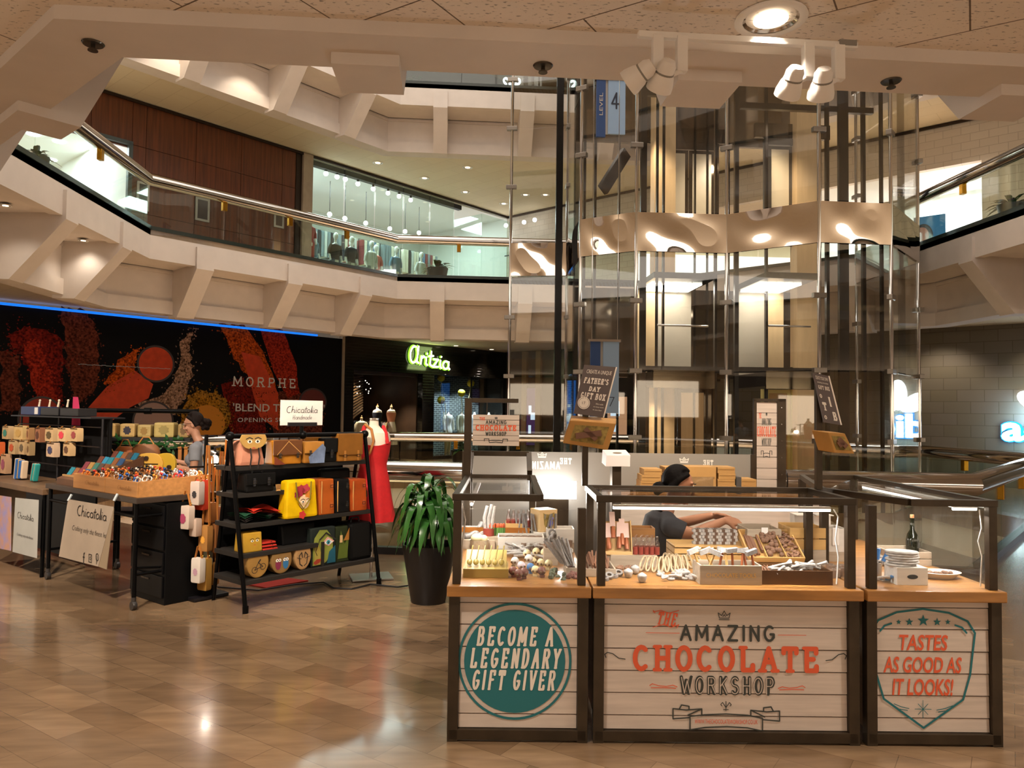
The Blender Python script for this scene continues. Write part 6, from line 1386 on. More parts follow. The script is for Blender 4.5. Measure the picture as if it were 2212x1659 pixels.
# --- counter on the plant side
xl0, xl1 = -.775, -.045
t_l, pan, W = counter('chocolate counter with the teal Become A Legendary Gift Giver disc', xl0, xl1, 1.3, True, 0, 0)
kl(pan,xl0,disc_f,1001,1222,1318,1538,TEAL,'teal_disc',y=-.0062)
kl(pan,xl0,rib([(.5+.5*cos(2*pi*j/64),.5+.5*sin(2*pi*j/64)) for j in range(64)],.013,True),990,1233,1305,1550,TEAL,'teal_ring')
for s_, a, b_, c, d_ in [('BECOME A',1031,1197,1353,1394),('LEGENDARY',1016,1211,1400,1442),('GIFT GIVER',1021,1200,1447,1489)]:
    kl(pan,xl0,lambda w_,h_: serif(s_,w_,h_,.17,.16,.3,.12),a,b_,c,d_,CRM,y=-.0088)
# --- counter on the far side
xr0, xr1 = 1.46, 2.17
t_r, pan, W = counter('chocolate counter with the teal shield and Tastes As Good As It Looks lettering', xr0, xr1, 1.66, True, 0, 0)
kl(pan,xr0,rib([(.5,0),(.12,.24),(.05,.45),(.0,.8),(.07,.9),(.25,.97),(.5,1),(.75,.97),(.93,.9),(1,.8),(.95,.45),(.88,.24)],.011,True),1881,2104,1316,1570,TEAL,'shield_outline')
for px, s_ in [(1940,12),(1963,18),(1993,26),(2023,18),(2046,13)]: kl(pan,xr0,star_f,px-s_/2,px+s_/2,1340-s_/2+(3 if s_<20 else 0),1340+s_/2+(3 if s_<20 else 0),TEAL,'star_mark')
kl(pan,xr0,ribs([[(0,0),(.4,.7),(1,1)]],.01),1900,1924,1346,1362,TEAL,'stroke_mark'); kl(pan,xr0,ribs([[(0,1),(.6,.7),(1,0)]],.01),2062,2086,1350,1366,TEAL,'stroke_mark')
for s_, a, b_, c, d_ in [('TASTES',1941,2046,1371,1404),('AS GOOD AS',1907,2076,1419,1452),('IT LOOKS!',1926,2058,1466,1501)]:
    kl(pan,xr0,lambda w_,h_: font_mb(s_,w_,h_,.16,.02),a,b_,c,d_,ORNG)
kl(pan,xr0,ribs([[(.5,0),(.5,1)],[(0,.5),(1,.5)],[(.2,.2),(.8,.8)],[(.2,.8),(.8,.2)]],.003),1975,2010,1512,1550,TEAL,'spark_mark')
kl(pan,xr0,ribs([[(0,.9),(.5,.5),(1,.3)],[(.4,.2),(.9,.05)]],.004),1930,1962,1518,1534,TEAL,'flourish_mark'); kl(pan,xr0,ribs([[(1,.9),(.5,.5),(0,.3)],[(.6,.2),(.1,.05)]],.004),2022,2056,1522,1538,TEAL,'flourish_mark')
# --- glass display cases standing on the worktops
def post(m, x, y, z0=WT, z1=CT, s=.022): m.bb((x-s,y-s,z0),(x+s,y+s,z1)); return m
def case(label, x0, pts_posts, bars, panes, tubes):
    t = thing('display_case', label, 'display case', kloc(x0,0), KA)
    for x, y, z1 in pts_posts: part('case_post', post(MB(),x-x0,y,WT+.001,z1), IRON, t, bevel=.002)
    for a, b_ in bars: part('case_bar', MB().bar((a[0]-x0,a[1],a[2]),(b_[0]-x0,b_[1],b_[2]),.036,.036), IRON, t, bevel=.002)
    for q in panes:
        P = [Vector((p[0]-x0,p[1],p[2])) for p in q]; n = (P[1]-P[0]).cross(P[2]-P[0]).normalized()*.003
        part('glass_pane', MB().add([p-n for p in P]+[p+n for p in P],[(0,1,2,3),(7,6,5,4),(0,4,5,1),(1,5,6,2),(2,6,7,3),(3,7,4,0)]), CASEG, t)
    for a, b_, pw in tubes:
        A, B = Vector((a[0]-x0,a[1],a[2])), Vector((b_[0]-x0,b_[1],b_[2]))
        q = part('tube_lamp', MB().tube([A,B],.009,10), TUBE, t, True)
        part('tube_bracket', MB().bar(A+Vector((0,0,.012)),B+Vector((0,0,.012)),.024,.012), WHITE, q)
        m = t.matrix_basis @ ((A+B)/2-Vector((0,0,.03)))
        l = lamp('AREA','tube_light_lamp',m,pw,NEUT,(B-A).length,m-Vector((0,0,1)),sizey=.03)
        d = B-A; l.rotation_euler = (0,0,KA+math.atan2(d.y,d.x))
    return t
cm = case('low glass display case on the middle counter, lit by a long white tube', 0,
    [(.03,.0,CT),(1.375,.0,CT),(.03,.56,CT),(1.375,.56,CT)],
    [((-.0,0,CT+.018),(1.405,0,CT+.018)),((.0,.56,CT+.018),(1.405,.56,CT+.018)),((.02,0,CT+.018),(.02,.56,CT+.018)),((1.385,0,CT+.018),(1.385,.56,CT+.018))],
    [((.06,0,WT+.004),(1.34,0,WT+.004),(1.34,0,CT),(.06,0,CT)),((.04,.02,CT+.02),(1.36,.02,CT+.02),(1.36,.54,CT+.02),(.04,.54,CT+.02))],
    [((.1,.05,CT-.035),(1.29,.05,CT-.035),9)])
part('lamp_cable', MB().tube([(1.31,.05,CT-.03),(1.33,.04,1.2),(1.315,.04,1.08),(1.335,.05,.98),(1.32,.04,WT+.01)],.004,6), WHITE, cm, True)
xe = .49-.0
le = -.30
cl_ = case('deep glass display case on the counter by the potted plant', xl0,
    [(xl0+.03,.0,CT),(xl1-.03,.0,1.235),(xl0+.03,1.25,CT),(le,1.25,CT)],
    [((xl0,0,CT+.018),(le,0,CT+.018)),((xl0+.02,1.25,CT+.018),(le,1.25,CT+.018)),((xl0+.02,0,CT+.018),(xl0+.02,1.25,CT+.018)),((le,0,CT+.018),(le,1.25,CT+.018)),
     ((xl0+.03,1.27,CT+.05),(xl0+.03,1.5,CT+.17)),((le-.02,1.27,CT+.05),(le-.02,1.5,CT+.17)),((xl0+.03,1.5,CT+.17),(le-.02,1.5,CT+.17))],
    [((xl0+.06,0,WT+.004),(xl1-.06,0,WT+.004),(xl1-.06,0,1.225),(xl0+.06,0,1.225)),((xl0+.02,.03,CT+.02),(le,.03,CT+.02),(le,1.23,CT+.02),(xl0+.02,1.23,CT+.02)),((xl0+.02,.03,WT+.004),(xl0+.02,1.22,WT+.004),(xl0+.02,1.22,CT),(xl0+.02,.03,CT))],
    [((xl0+.1,.08,CT-.03),(xl0+.1,1.15,CT-.03),7)])
part('lamp_cable', MB().tube([(.05,.03,CT-.02),(.07,.03,1.16),(.055,.03,1.02),(.05,.03,WT+.01)],.004,6), WHITE, cl_, True)
ra, rb = kz(1850,1042,CT+.02), kz(1735,1066,CT+.02)
cr = case('deep glass display case on the far counter with the slanting lit top', xr0,
    [(xr0+.03,.0,CT),(xr1-.03,.0,CT),(xr0+.03,.6,CT),(xr1-.03,1.6,CT),(xr1-.42,1.6,CT)],
    [((xr0+.24,.0,CT+.018),(xr1,0,CT+.018)),((xr1-.02,0,CT+.018),(xr1-.02,1.6,CT+.018)),((xr0+.02,.6,CT+.018),(xr0+.24,0,CT+.018)),((xr0+.02,.6,CT+.018),(xr1-.42,1.6,CT+.018)),((xr1-.42,1.6,CT+.018),(xr1,1.6,CT+.018))],
    [((xr0+.06,0,WT+.004),(xr1-.06,0,WT+.004),(xr1-.06,0,CT),(xr0+.06,0,CT)),((xr0+.05,.6,CT+.02),(xr0+.25,.02,CT+.02),(xr1-.03,.02,CT+.02),(xr1-.03,1.58,CT+.02)),((xr1-.015,.03,WT+.004),(xr1-.015,1.55,WT+.004),(xr1-.015,1.55,CT),(xr1-.015,.03,CT))],
    [((xr1-.1,.12,CT-.025),(xr1-.1,1.3,CT-.025),7),((xr1-.2,.06,CT-.02),(xr1-.07,.06,CT-.02),1.5)])
part('lamp_cable', MB().tube([(xr1-xr0-.07,.03,CT-.02),(xr1-xr0-.06,.03,1.15),(xr1-xr0-.08,.03,1.08),(xr1-xr0-.06,.03,1.0),(xr1-xr0-.07,.03,WT+.01)],.004,6), WHITE, cr, True)
# ---- wares
PINE = mat('pale pine crate','d2a868',.55,noise=(3,.2),stretch=(1,8,8)); GREYW = mat('weathered grey crate','b8a894',.65,noise=(4,.25),stretch=(1,8,8)); WHC = mat('whitewashed crate','d8d2ca',.6,noise=(4,.12),stretch=(1,8,8)); BRNW = mat('dark brown basket','5a3a1c',.5,noise=(5,.3))
CHOC = lambda c: mat('chocolate '+c, c, .38, noise=(40,.12))
SILV = mat('grey frosted chocolate','8c8886',.4,noise=(60,.3)); SILB = mat('pale frosted chocolate','b2aeaa',.45,noise=(60,.25)); MILK = mat('milk chocolate','6e4630',.4); COPP = mat('copper chocolate','a8603c',.35,.2); CREAMC = mat('cream chocolate','eadcae',.45); REDC = mat('red glaze','8e3a30',.3)
def crate(label, px0, px1, py0, py1, z, dep, m, tilt=0, oval=False, slats=0, full=False, sh=None, name='crate', open_=True):
    """front face spans the photo rectangle on the plane through its foot"""
    x0, y0 = kz(px0,py1,z); x1, _ = kz(px1,py1,z); y0 = max(y0,.035); y0 = min(y0,(.77 if x0 > -.03 and x0 < 1.4 else 1.25)-dep)
    a = kpx(px0,py0,y0); b_ = kpx(px0,py1,y0); w_ = x1-x0; h_ = sh or abs(a[1]-b_[1])
    t = thing(name, label, 'crate', kloc((x0+x1)/2,y0,z), KA)
    if tilt: t.rotation_euler = (Matrix.Rotation(KA,3,'Z') @ Matrix.Rotation(tilt,3,'X')).to_euler()
    th = .008
    if slats:
        n = slats; g = .006
        part('front_board', MB().add([],[]) if False else [MB().bb((-w_/2,0,0),(w_/2,th,h_/n-g))][0], m, t, bevel=.002)
        for k in range(1,n): part('front_board', MB().bb((-w_/2,0,k*h_/n),(w_/2,th,(k+1)*h_/n-g)), m, t, bevel=.002)
        for k in range(n): part('side_board', MB().bb((w_/2-th,th,k*h_/n),(w_/2,dep,(k+1)*h_/n-g)).bb((-w_/2,th,k*h_/n),(-w_/2+th,dep,(k+1)*h_/n-g)), m, t)
    else:
        part('front_board', MB().bb((-w_/2,0,0),(w_/2,th,h_)), m, t, bevel=.002)
        part('side_board', MB().bb((-w_/2,th,0),(-w_/2+th,dep,h_)), m, t); part('side_board', MB().bb((w_/2-th,th,0),(w_/2,dep,h_)), m, t)
    part('back_board', MB().bb((-w_/2,dep-th,0),(w_/2,dep,h_)), m, t); part('floor_board', MB().bb((-w_/2+th,th,0),(w_/2-th,dep-th,.01)), m, t)
    if not open_: part('lid_board', MB().bb((-w_/2,0,h_),(w_/2,dep,h_+.01)), m, t, bevel=.002)
    if oval: part('handle_hole', MB().lathe([(0,0),(.03,0)],20,m=Matrix.Translation((0,-.001,h_*.52)) @ Matrix.Rotation(pi/2,4,'X') @ Matrix.Diagonal((1,.42,1,1)),caps=False), DARK, t)
    return t, x0, x1, y0, w_, h_
PR = {}
def proto(key, mbs):     # mbs: list of (name, MB, material, smooth)
    if key not in PR: PR[key] = [(n, link_mesh(n, m, mt, sm)) for n, m, mt, sm in mbs]
    return PR[key]
def link_mesh(n, m, mt, sm):
    me = m.mesh(n, sm); me.materials.append(mt); return me
def put_item(key, name, label, cat, group, x, y, z, rot=(0,0,0), s=1):
    ms = PR[key]
    M = (Matrix.Rotation(KA,3,'Z') @ Matrix.Rotation(rot[2],3,'Z') @ Matrix.Rotation(rot[1],3,'Y') @ Matrix.Rotation(rot[0],3,'X')).to_euler()
    if len(ms) == 1: o = bpy.data.objects.new(name, ms[0][1]); COL.objects.link(o)
    else:
        o = bpy.data.objects.new(name, None); COL.objects.link(o); o.empty_display_size = .05
        for n, me in ms: c = bpy.data.objects.new(n, me); COL.objects.link(c); c.parent = o
    o.location = kloc(x,y,z); o.rotation_euler = M; o.scale = (s,)*3
    return tag(o, label, cat, group)
proto('hammer',[('head',MB().box((0,0,.13),(.085,.03,.032)).cyl((.042,0,.13),.02,.001,10),SILB,False),('handle',MB().tube([(0,0,-.06),(0,0,.12)],[.01,.008],8),PINE,True)])
proto('hammer_dark',[('head',MB().box((0,0,.13),(.08,.028,.03)),SILV,False),('handle',MB().tube([(0,0,-.06),(0,0,.12)],[.01,.008],8),COPP,True)])
proto('bottle',[('base',MB().cyl((0,0,0),.016,.045,12),REDC,True),('clear_neck',MB().lathe([(.015,.046),(.014,.07),(.008,.085),(.008,.105),(.01,.11)],12,caps=False),glass('clear sugar glass',(.93,.9,.9),.12,.6),True)])
proto('spatula',[('blade',MB().bb((-.017,-.002,.07),(.017,.002,.16)),mat('pink packet','d8b8ac',.4),False),('handle',MB().tube([(0,0,0),(0,0,.03),(0,0,.07)],[.013,.015,.009],10),COPP,True)])
proto('loop',[('chocolate_loop',MB().tube([(.016*sin(2*pi*j/16),0,.055*cos(2*pi*j/16)) for j in range(16)],.0075,8,closed=True),mat('cream and brown rope','c8b28e',.45,noise=(30,.4)),True)])
proto('ring',[('chocolate_ring',MB().tube([(.018*cos(2*pi*j/14),.018*sin(2*pi*j/14),.008) for j in range(14)],.0085,8,closed=True),SILB,True)])
proto('roll',[('chocolate_roll',MB().lathe([(.016,0),(.032,0),(.034,.012),(.032,.022),(.016,.022),(.016,0)],20,caps=False),SILV,True)])
proto('ball',[('chocolate_ball',MB().ball((0,0,.028),.028,n=18,k=12,fn=lambda d: 1+.05*(1 if sin(d.z*26)>0 else -1)),SILB,True)])
proto('brick',[('foil_bar',MB().box((0,0,.009),(.052,.03,.017)),SILB,False),('foil_band',MB().box((0,0,.009),(.02,.032,.0185)),mat('brown band','5a4434',.5),False)])
proto('stick',[('chocolate_stick',MB().tube([(0,0,0),(0,0,.17)],.0075,8),SILV,True)])
proto('bstick',[('chocolate_stick',MB().tube([(0,0,0),(0,0,.13)],.006,8),mat('brown stick','7a543e',.5),True)])
proto('truffle',[('truffle',MB().ball((0,0,.014),.015,n=10,k=7),mat('dusted truffle','8a6650',.6,noise=(60,.3)),True)])
proto('nut',[('chocolate_nut',MB().tube([(.009*cos(2*pi*j/8),.009*sin(2*pi*j/8),.005) for j in range(8)],.0045,6,closed=True),mat('brown nut','94705a',.5),True)])
def skull(c, nm): 
    return [('skull_shape',MB().ball((0,0,.026),.024,(.88,1.05,1),n=14,k=10,fn=lambda d: 1-.25*max(0,-d.z)*(1 if d.y<0 else .8)).box((0,-.012,.006),(.022,.018,.012)),mat(nm,c,.45),True),
            ('eye_sockets',MB().ball((-.009,-.0215,.026),.006,n=8,k=6).ball((.009,-.0215,.026),.006,n=8,k=6),mat(nm+' dark','6a5236',.6),True)]
for c, n in (('eadcae','cream skull'),('d8c8d0','pale lilac skull'),('3f74b0','blue skull'),('6a3a30','brown skull'),('e8e4e0','white skull')): proto(n, skull(c,n))
proto('rose',[('rose_petals',MB().ball((0,0,.016),.018,n=12,k=8,fn=lambda d: 1+.18*sin(d.x*9+d.z*5)*sin(d.y*9)),mat('green rose','55614a',.5,noise=(25,.4)),True)])
proto('rose_red',[('rose_petals',MB().ball((0,0,.016),.018,n=12,k=8,fn=lambda d: 1+.18*sin(d.x*9+d.z*5)*sin(d.y*9)),mat('dull red rose','7e4a40',.5,noise=(25,.4)),True)])
proto('spoon',[('bowl',MB().ball((0,0,.02),.016,(1,.5,1.25),n=12,k=8),mat('gold spoon','a08a3c',.4),True),('stem',MB().tube([(0,0,.04),(0,0,.13)],.004,6),mat('gold spoon','a08a3c',.4),True)])
proto('tulip',[('bud',MB().ball((0,0,.085),.012,(1,1,1.7),n=10,k=7),mat('orange bud','c9603a',.5),True),('wrapper',MB().lathe([(.003,0),(.012,.05),(.013,.075)],10,caps=False),mat('green foil','5f8a4a',.3),True)])
proto('shoe',[('shoe_body',MB().tube([(-.05,0,.012),(-.02,0,.014),(.02,0,.035),(.055,0,.07),(.06,0,.085)],[.012,.018,.016,.018,.012],10),SILV,True),('heel',MB().tube([(.058,0,.07),(.062,0,.0)],[.009,.004],8),SILV,True)])
proto('plier',[('handle',MB().tube([(0,0,.01),(.04,.012,.012),(.09,.014,.012)],.008,8).tube([(0,0,.01),(.04,-.012,.012),(.09,-.014,.012)],.008,8),mat('blue grip','3f7ec0',.5),True),('jaw',MB().tube([(0,0,.01),(-.045,0,.012)],[.014,.004],8),SILB,True)])
proto('brush',[('grip',MB().tube([(0,0,.08),(0,0,.14)],[.011,.014],8),mat('blue grip','3f7ec0',.5),True),('shaft',MB().tube([(0,0,0),(0,0,.08)],.008,8),SILB,True)])
proto('tool',[('silver_tool',MB().tube([(-.07,0,.008),(0,.01,.012),(.07,0,.008)],[.009,.006,.011],8),SILB,True)])
proto('roller',[('cup',MB().lathe([(.012,0),(.02,.0),(.024,.045),(.02,.045),(.014,.01)],14,caps=False),mat('dusty brown cup','8a7464',.55),True)])
random.seed(9)
U = random.uniform
# -- middle case
t, x0, x1, y0, w_, h_ = crate('whitewashed crate of chocolate hammers at the front of the middle case', 1512,1644,1221,1263, WT, .16, GREYW)
part('gold_lettering', font_mb('CHOCOLATE TOOLS', w_*.8, h_*.22), mat('gold ink','e0b25a',.4), t); KIDS[t.name][-1].location = (0,-.002,h_*.5)
for i in range(9):
    k = 'hammer' if i in (0,1,2,4) else 'hammer_dark'
    put_item(k,'chocolate_hammer','chocolate hammer with a pale head and wooden handle in the front crate' if k == 'hammer' else 'chocolate hammer with a grey head and copper handle in the front crate','chocolate','chocolate hammers in the front crate' if k == 'hammer' else 'copper-handled chocolate hammers in the front crate', x0+.02+(w_-.04)*i/8, y0+U(.05,.12), WT+.07, (U(-.3,.2),U(-.45,.45),U(-.4,.4)), .8)
t, x0, x1, y0, w_, h_ = crate('yellow pine crate carrying the foil bar stack', 1450,1608,1176,1216, WT, .24, PINE, slats=3, open_=False)
bx, by = kz(1556,1166,WT+h_+.01)
for L in range(5):
    for i in range(5):
        put_item('brick','foil_bar','silver foil chocolate bar in the block stacked on the pine crate','chocolate','foil bars stacked on the pine crate', x0+w_*.5+.04-.1+i*.054+(L%2)*.01-.02, y0+.07, WT+h_+.011+L*.0185, (0,0,U(-.1,.1)))
    for i in range(4):
        put_item('brick','foil_bar','silver foil chocolate bar in the block stacked on the pine crate','chocolate','foil bars stacked on the pine crate', x0+w_*.5+.04-.08+i*.054-.02, y0+.11, WT+h_+.011+L*.0185, (0,0,U(-.1,.1)))
t, x0, x1, y0, w_, h_ = crate('tilted pine tray of copper-handled spatulas in the middle case', 1306,1366,1117,1198, WT+.07, .04, PINE, tilt=-.35, sh=.02)
part('tray_back', MB().bb((-w_/2,.03,0),(w_/2,.04,.21)), PINE, t); part('tray_side', MB().bb((-w_/2,0,0),(-w_/2+.006,.04,.21)), PINE, t); part('tray_side', MB().bb((w_/2-.006,0,0),(w_/2,.04,.21)), PINE, t)
for i, (dx, dz) in enumerate([(.03,.015),(.055,.08),(.085,.02),(.105,.04),(.13,.015)]):
    put_item('spatula','chocolate_spatula','copper chocolate spatula in a pink packet, '+['first','second, set higher,','third','fourth','last'][i]+' on the tilted tray','chocolate','spatulas on the tilted tray', x0+dx*w_/.16, y0+.012-(dz)*-.35, WT+.085+dz, (-.35,U(-.08,.08),0))
single('plinth_board', MB().bb((-.12,-.02,0),(.16,.16,.07)), GREYW, 'grey wooden step under the tilted spatula tray and red bottles','plinth', kloc((x0+x1)/2+.07,y0,WT), KA)
gx, gy = x1+.02, y0+.02
for i in range(9):
    put_item('bottle','sugar_bottle','small clear-necked bottle with a red base beside the spatula tray','bottle','red-based bottles beside the spatula tray', gx+(i%5)*.033+.016*(i//5), gy+.045*(i//5), WT+.0705)
for i in range(8):
    x, y = kz(1390+i*13,1238-abs(i-3)*1.0,WT); put_item('loop','chocolate_loop','cream and brown rope loop leaning in the middle case','chocolate','rope loops in the middle case', x, y+.02, WT+.045, (-.5,.5-.09*i,0), .85)
for i in range(26):
    x, y = kz(1418+U(0,88),1256-U(0,22),WT); put_item('ring','chocolate_ring','small frosted chocolate ring on the worktop of the middle case','chocolate','frosted rings on the worktop', x, max(.05,y), WT+(.0 if i < 16 else .017), (0 if i < 16 else U(-.6,.6),U(-.3,.3),U(0,3)), .85)
for i in range(4):
    x, y = kz(1306+i*10,1254-i*3,WT); put_item('roll','chocolate_roll','flat grey chocolate tape roll by the case post','chocolate','tape rolls by the case post', x, max(.06,y), WT+.001+.012*(i%2), (.5*(i%2),0,0), .75)
for i, (px, py, k) in enumerate([(1357,1248,'ridged'),(1387,1258,'ridged'),(1372,1240,'ridged')]):
    x, y = kz(px,py,WT); put_item('ball','chocolate_ball','ridged grey and white chocolate ball near the tape rolls','chocolate','ridged balls in the middle case', x, max(.05,y), WT+.001, (0,0,U(0,3)), .95)
t, x0, x1, y0, w_, h_ = crate('grey crate of brown chocolate sticks between two counters', 1264,1330,1225,1246, WT, .24, GREYW, sh=.045)
for i in range(16): put_item('bstick','chocolate_stick','brown chocolate stick lying in the grey crate by the case post','chocolate','brown sticks in the grey crate', x0+.02+(w_-.04)*U(0,1), y0+U(.03,.09), WT+.02+.004*i*.6, (-1.1,U(-.5,.5),0))
tr, x0, x1, y0, w_, h_ = crate('long pine tray with three compartments of sticks, truffles and nuts', 1618,1735,1200,1214, WT+.055, .27, PINE, tilt=.5, sh=.035)
single('plinth_board', MB().bb((-w_/2,.1,0),(w_/2,.2,.10)), GREYW, 'grey wooden block propping up the three-compartment tray','plinth', kloc((x0+x1)/2,y0,WT), KA)
def tl(dy, dz): return y0+dy*cos(.5)-dz*sin(.5), WT+.055+dy*sin(.5)+dz*cos(.5)
for q in (.33,.68): part('divider', MB().bb((-w_/2+w_*q-.003,.008,.01),(-w_/2+w_*q+.003,.26,.034)), PINE, tr)
for i in range(14):
    yy, zz = tl(.03+U(0,.05),.016+.0012*i); put_item('bstick','chocolate_stick','brown chocolate stick in the first compartment of the pine tray','chocolate','brown sticks in the pine tray', x0+.015+w_*.28*U(0,1), yy, zz, (-1.07,U(-.12,.12),0), 1.2)
for i in range(44):
    yy, zz = tl(U(.02,.25),.012+U(0,.018)); put_item('truffle','truffle','dusted round truffle in the middle compartment of the pine tray','chocolate','truffles in the pine tray', x0+w_*U(.37,.64), yy, zz)
for i in range(54):
    yy, zz = tl(U(.02,.25),.012+U(0,.016)); put_item('nut','chocolate_nut','little brown chocolate nut in the last compartment of the pine tray','chocolate','chocolate nuts in the pine tray', x0+w_*U(.71,.96), yy, zz, (U(-.9,.9),U(-.9,.9),0), 1.15)
t, x0, x1, y0, w_, h_ = crate('dark brown wooden basket of silver tools in the middle case', 1645,1796,1232,1263, WT, .2, BRNW)
for i in range(16): put_item('tool','chocolate_tool','silver chocolate tool heaped in the dark brown basket','chocolate','silver tools in the brown basket', x0+w_*(.3+.55*U(0,1)), y0+U(.04,.15), WT+.06+U(0,.03), (U(-.2,.2),U(-.5,.3),U(-.9,.9)), .9)
for i in range(14): put_item('bstick','chocolate_stick','short copper-brown stick at the near end of the dark basket','chocolate','copper sticks in the brown basket', x0+w_*U(.06,.3), y0+U(.03,.1), WT+.055, (-1.3,0,U(-.5,.5)), .55)
for i in range(7): 
    x, y = kz(1805+U(-14,14),1250-U(0,20),WT); put_item('roller','chocolate_cup','brown chocolate cup near the case post','chocolate','chocolate cups near the case post', x, max(.05,y), WT+.001, (0,0,0))
for px0, px1, py0, py1, z, dep, m, lab, sl in [(1700,1775,1135,1184,WT+.1,.2,PINE,'honey slatted crate at the back of the middle case',2),(1600,1672,1118,1156,WT+.12,.2,GREYW,'grey slatted crate far back in the middle case',2),(1779,1829,1142,1192,WT+.06,.18,WHC,'whitewashed crate beside the end post of the middle case',0),(1330,1412,1084,1104,WT+.15,.12,TOPW,'honey board shelf behind the middle case',0)]:
    t, x0, x1, y0, w_, h_ = crate(lab, px0,px1,py0,py1,z,dep,m,slats=sl)
    single('plinth_board', MB().bb((-w_/2,0,0),(w_/2,dep,z-WT-.0005)), GREYW, 'grey wooden step under the '+lab.split(' ')[0]+' crate, '+lab.split(' crate ')[-1] if ' crate ' in lab else 'grey wooden block under the honey board shelf','plinth', kloc((x0+x1)/2,y0,WT), KA)
    if sl or m is WHC:
        part('price_card', MB().bb((-.02,-.006,h_*.3),(.02,-.003,h_*1.05)), WHITE, t)
for px, py, lab in [(1738,1128,'white display box leaning open behind the honey crate'),(1780,1128,'second white display box beside the open one')]:
    x, y = kz(px,1150,WT+.12); t = thing('display_box', lab, 'box', kloc(x,.9 if False else y+.03,WT+.001), KA)
    part('box_body', MB().bb((-.06,0,0),(.06,.08,.24)), WHC, t, bevel=.003); part('box_flap', MB().bb((-.06,-.05,.235),(.06,0,.24)), WHC, t)
# -- case by the plant
t, x0, x1, y0, w_, h_ = crate('gold-lined tray of golden spoons propped at the front of the plant-side case', 1000,1098,1226,1248, WT, .22, mat('gold tray','a8904c',.4,noise=(4,.2)), tilt=0, sh=.05)
part('tray_bed', MB().add([(-w_/2+.01,.02,.03),(w_/2-.01,.02,.03),(w_/2-.01,.2,.12),(-w_/2+.01,.2,.12)],[(0,1,2,3)]), mat('gold bed','b39a4e',.45), t)
for i in range(6): put_item('spoon','golden_spoon','golden chocolate spoon leaning in the gold tray','chocolate','golden spoons in the gold tray', x0+.03+i*.036, y0+.055, WT+.06, (-.75,.18,0), 1.0)
SK = [('cream skull',1138,1208,.02),('cream skull',1158,1204,.02),('cream skull',1176,1206,.02),('cream skull',1150,1218,.0),('cream skull',1168,1222,.0),('cream skull',1185,1224,.0),('white skull',1112,1226,.02),('white skull',1142,1224,.03),('pale lilac skull',1126,1232,.01),('brown skull',1108,1240,0),('brown skull',1132,1243,0),('blue skull',1146,1236,.01),('brown skull',1170,1240,0),('brown skull',1120,1246,0),('cream skull',1156,1238,0)]
for i, (k, px, py, dz) in enumerate(SK):
    x, y = kz(px,py+6,WT); put_item(k,'chocolate_skull',k.replace(' skull','')+' chocolate skull in the heap beside the gold tray','chocolate',k+'s in the heap', x, max(.05,y), WT+dz+.001, (0,0,U(-.5,.5)), 1.15)
for i in range(22):
    x, y = kz(1188+U(0,56),1252-U(0,18),WT); k = 'rose' if x < kz(1225,1245,WT)[0] else 'rose_red'
    put_item(k,'chocolate_rose',('green' if k == 'rose' else 'dull red')+' chocolate rose heaped by the counter post','chocolate',('green' if k == 'rose' else 'red')+' roses by the counter post', x, max(.04,y), WT+(.02 if i > 13 else .001), (U(0,2),U(0,2),0), .85)
t, x0, x1, y0, w_, h_ = crate('dark crate holding grey wrapped sticks at the counter post', 1223,1246,1225,1246, WT, .2, GREYW, sh=.05)
for i in range(14): put_item('stick','wrapped_stick','silvery wrapped stick fanned out of the dark crate','chocolate','silvery wrapped sticks', x0-.02+.07*U(0,1), y0+U(.04,.14), WT+.05, (-.35,-.55+U(-.2,.3),0), .95)
for px0, px1, py0, py1, z, dep, m, lab in [(1075,1175,1160,1186,WT+.03,.16,WHC,'whitewashed crate of striped cups in the plant-side case'),(1175,1205,1184,1222,WT,.14,GREYW,'pale grey box of cream pieces beside the wrapped sticks'),(1092,1130,1122,1142,WT+.1,.16,PINE,'pale crate under the row of bottles in the plant-side case'),(1180,1240,1142,1172,WT+.05,.14,WHC,'whitewashed box behind the cups under the cut-out wooden box')]:
    t, x0, x1, y0, w_, h_ = crate(lab, px0,px1,py0,py1,z,dep,m)
    single('plinth_board', MB().bb((-w_/2,0,0),(w_/2,dep,z-WT-.0005 if z > WT else .001)), GREYW, 'grey step lifting the '+lab.split(' in the')[0].split(' beside')[0].split(' behind')[0],'plinth', kloc((x0+x1)/2,y0,WT), KA) if z > WT else None
    if 'cups' in lab and 'striped' in lab:
        for i in range(12): put_item('roller','striped_cup','striped grey chocolate cup standing in the whitewashed crate','chocolate','striped cups in the whitewashed crate', x0+.03+(i%6)*(w_-.06)/5, y0+.05+.06*(i//6), z+.02, (0,0,0), 1.1)
        for i in range(5): put_item('roll','chocolate_roll','brown hollow chocolate roll beside the striped cups','chocolate','hollow rolls beside the striped cups', x1+.03+U(-.02,.05), y0+U(.02,.08), z+.02+.02*i, (pi/2,0,U(-1,1)), .8)
    if 'bottles' in lab:
        for i in range(10): put_item('bottle','sugar_bottle','red-based bottle standing on the pale crate in the plant-side case','bottle','bottles on the pale crate', x0+.02+(i%5)*.034, y0+.03+.05*(i//5), z+h_*.6, (0,0,0), 1.0)
    if 'cream pieces' in lab:
        for i in range(10): put_item('truffle','cream_piece','toasted cream piece heaped in the pale grey box','chocolate','cream pieces in the grey box', x0+U(.01,w_-.01), y0+U(.02,.12), z+h_-.01, (0,0,0))
x, y = kz(1185,1140,WT+.09); 
t = thing('cutout_box','pale wooden gift box with a ragged cut-out window full of straw','box', kloc(x,y,WT+.11), KA+.5)
part('box_body', MB().bb((-.07,0,0),(.07,.13,.15)), mat('pale birch','dcbc8a',.5,noise=(4,.12)), t, bevel=.003)
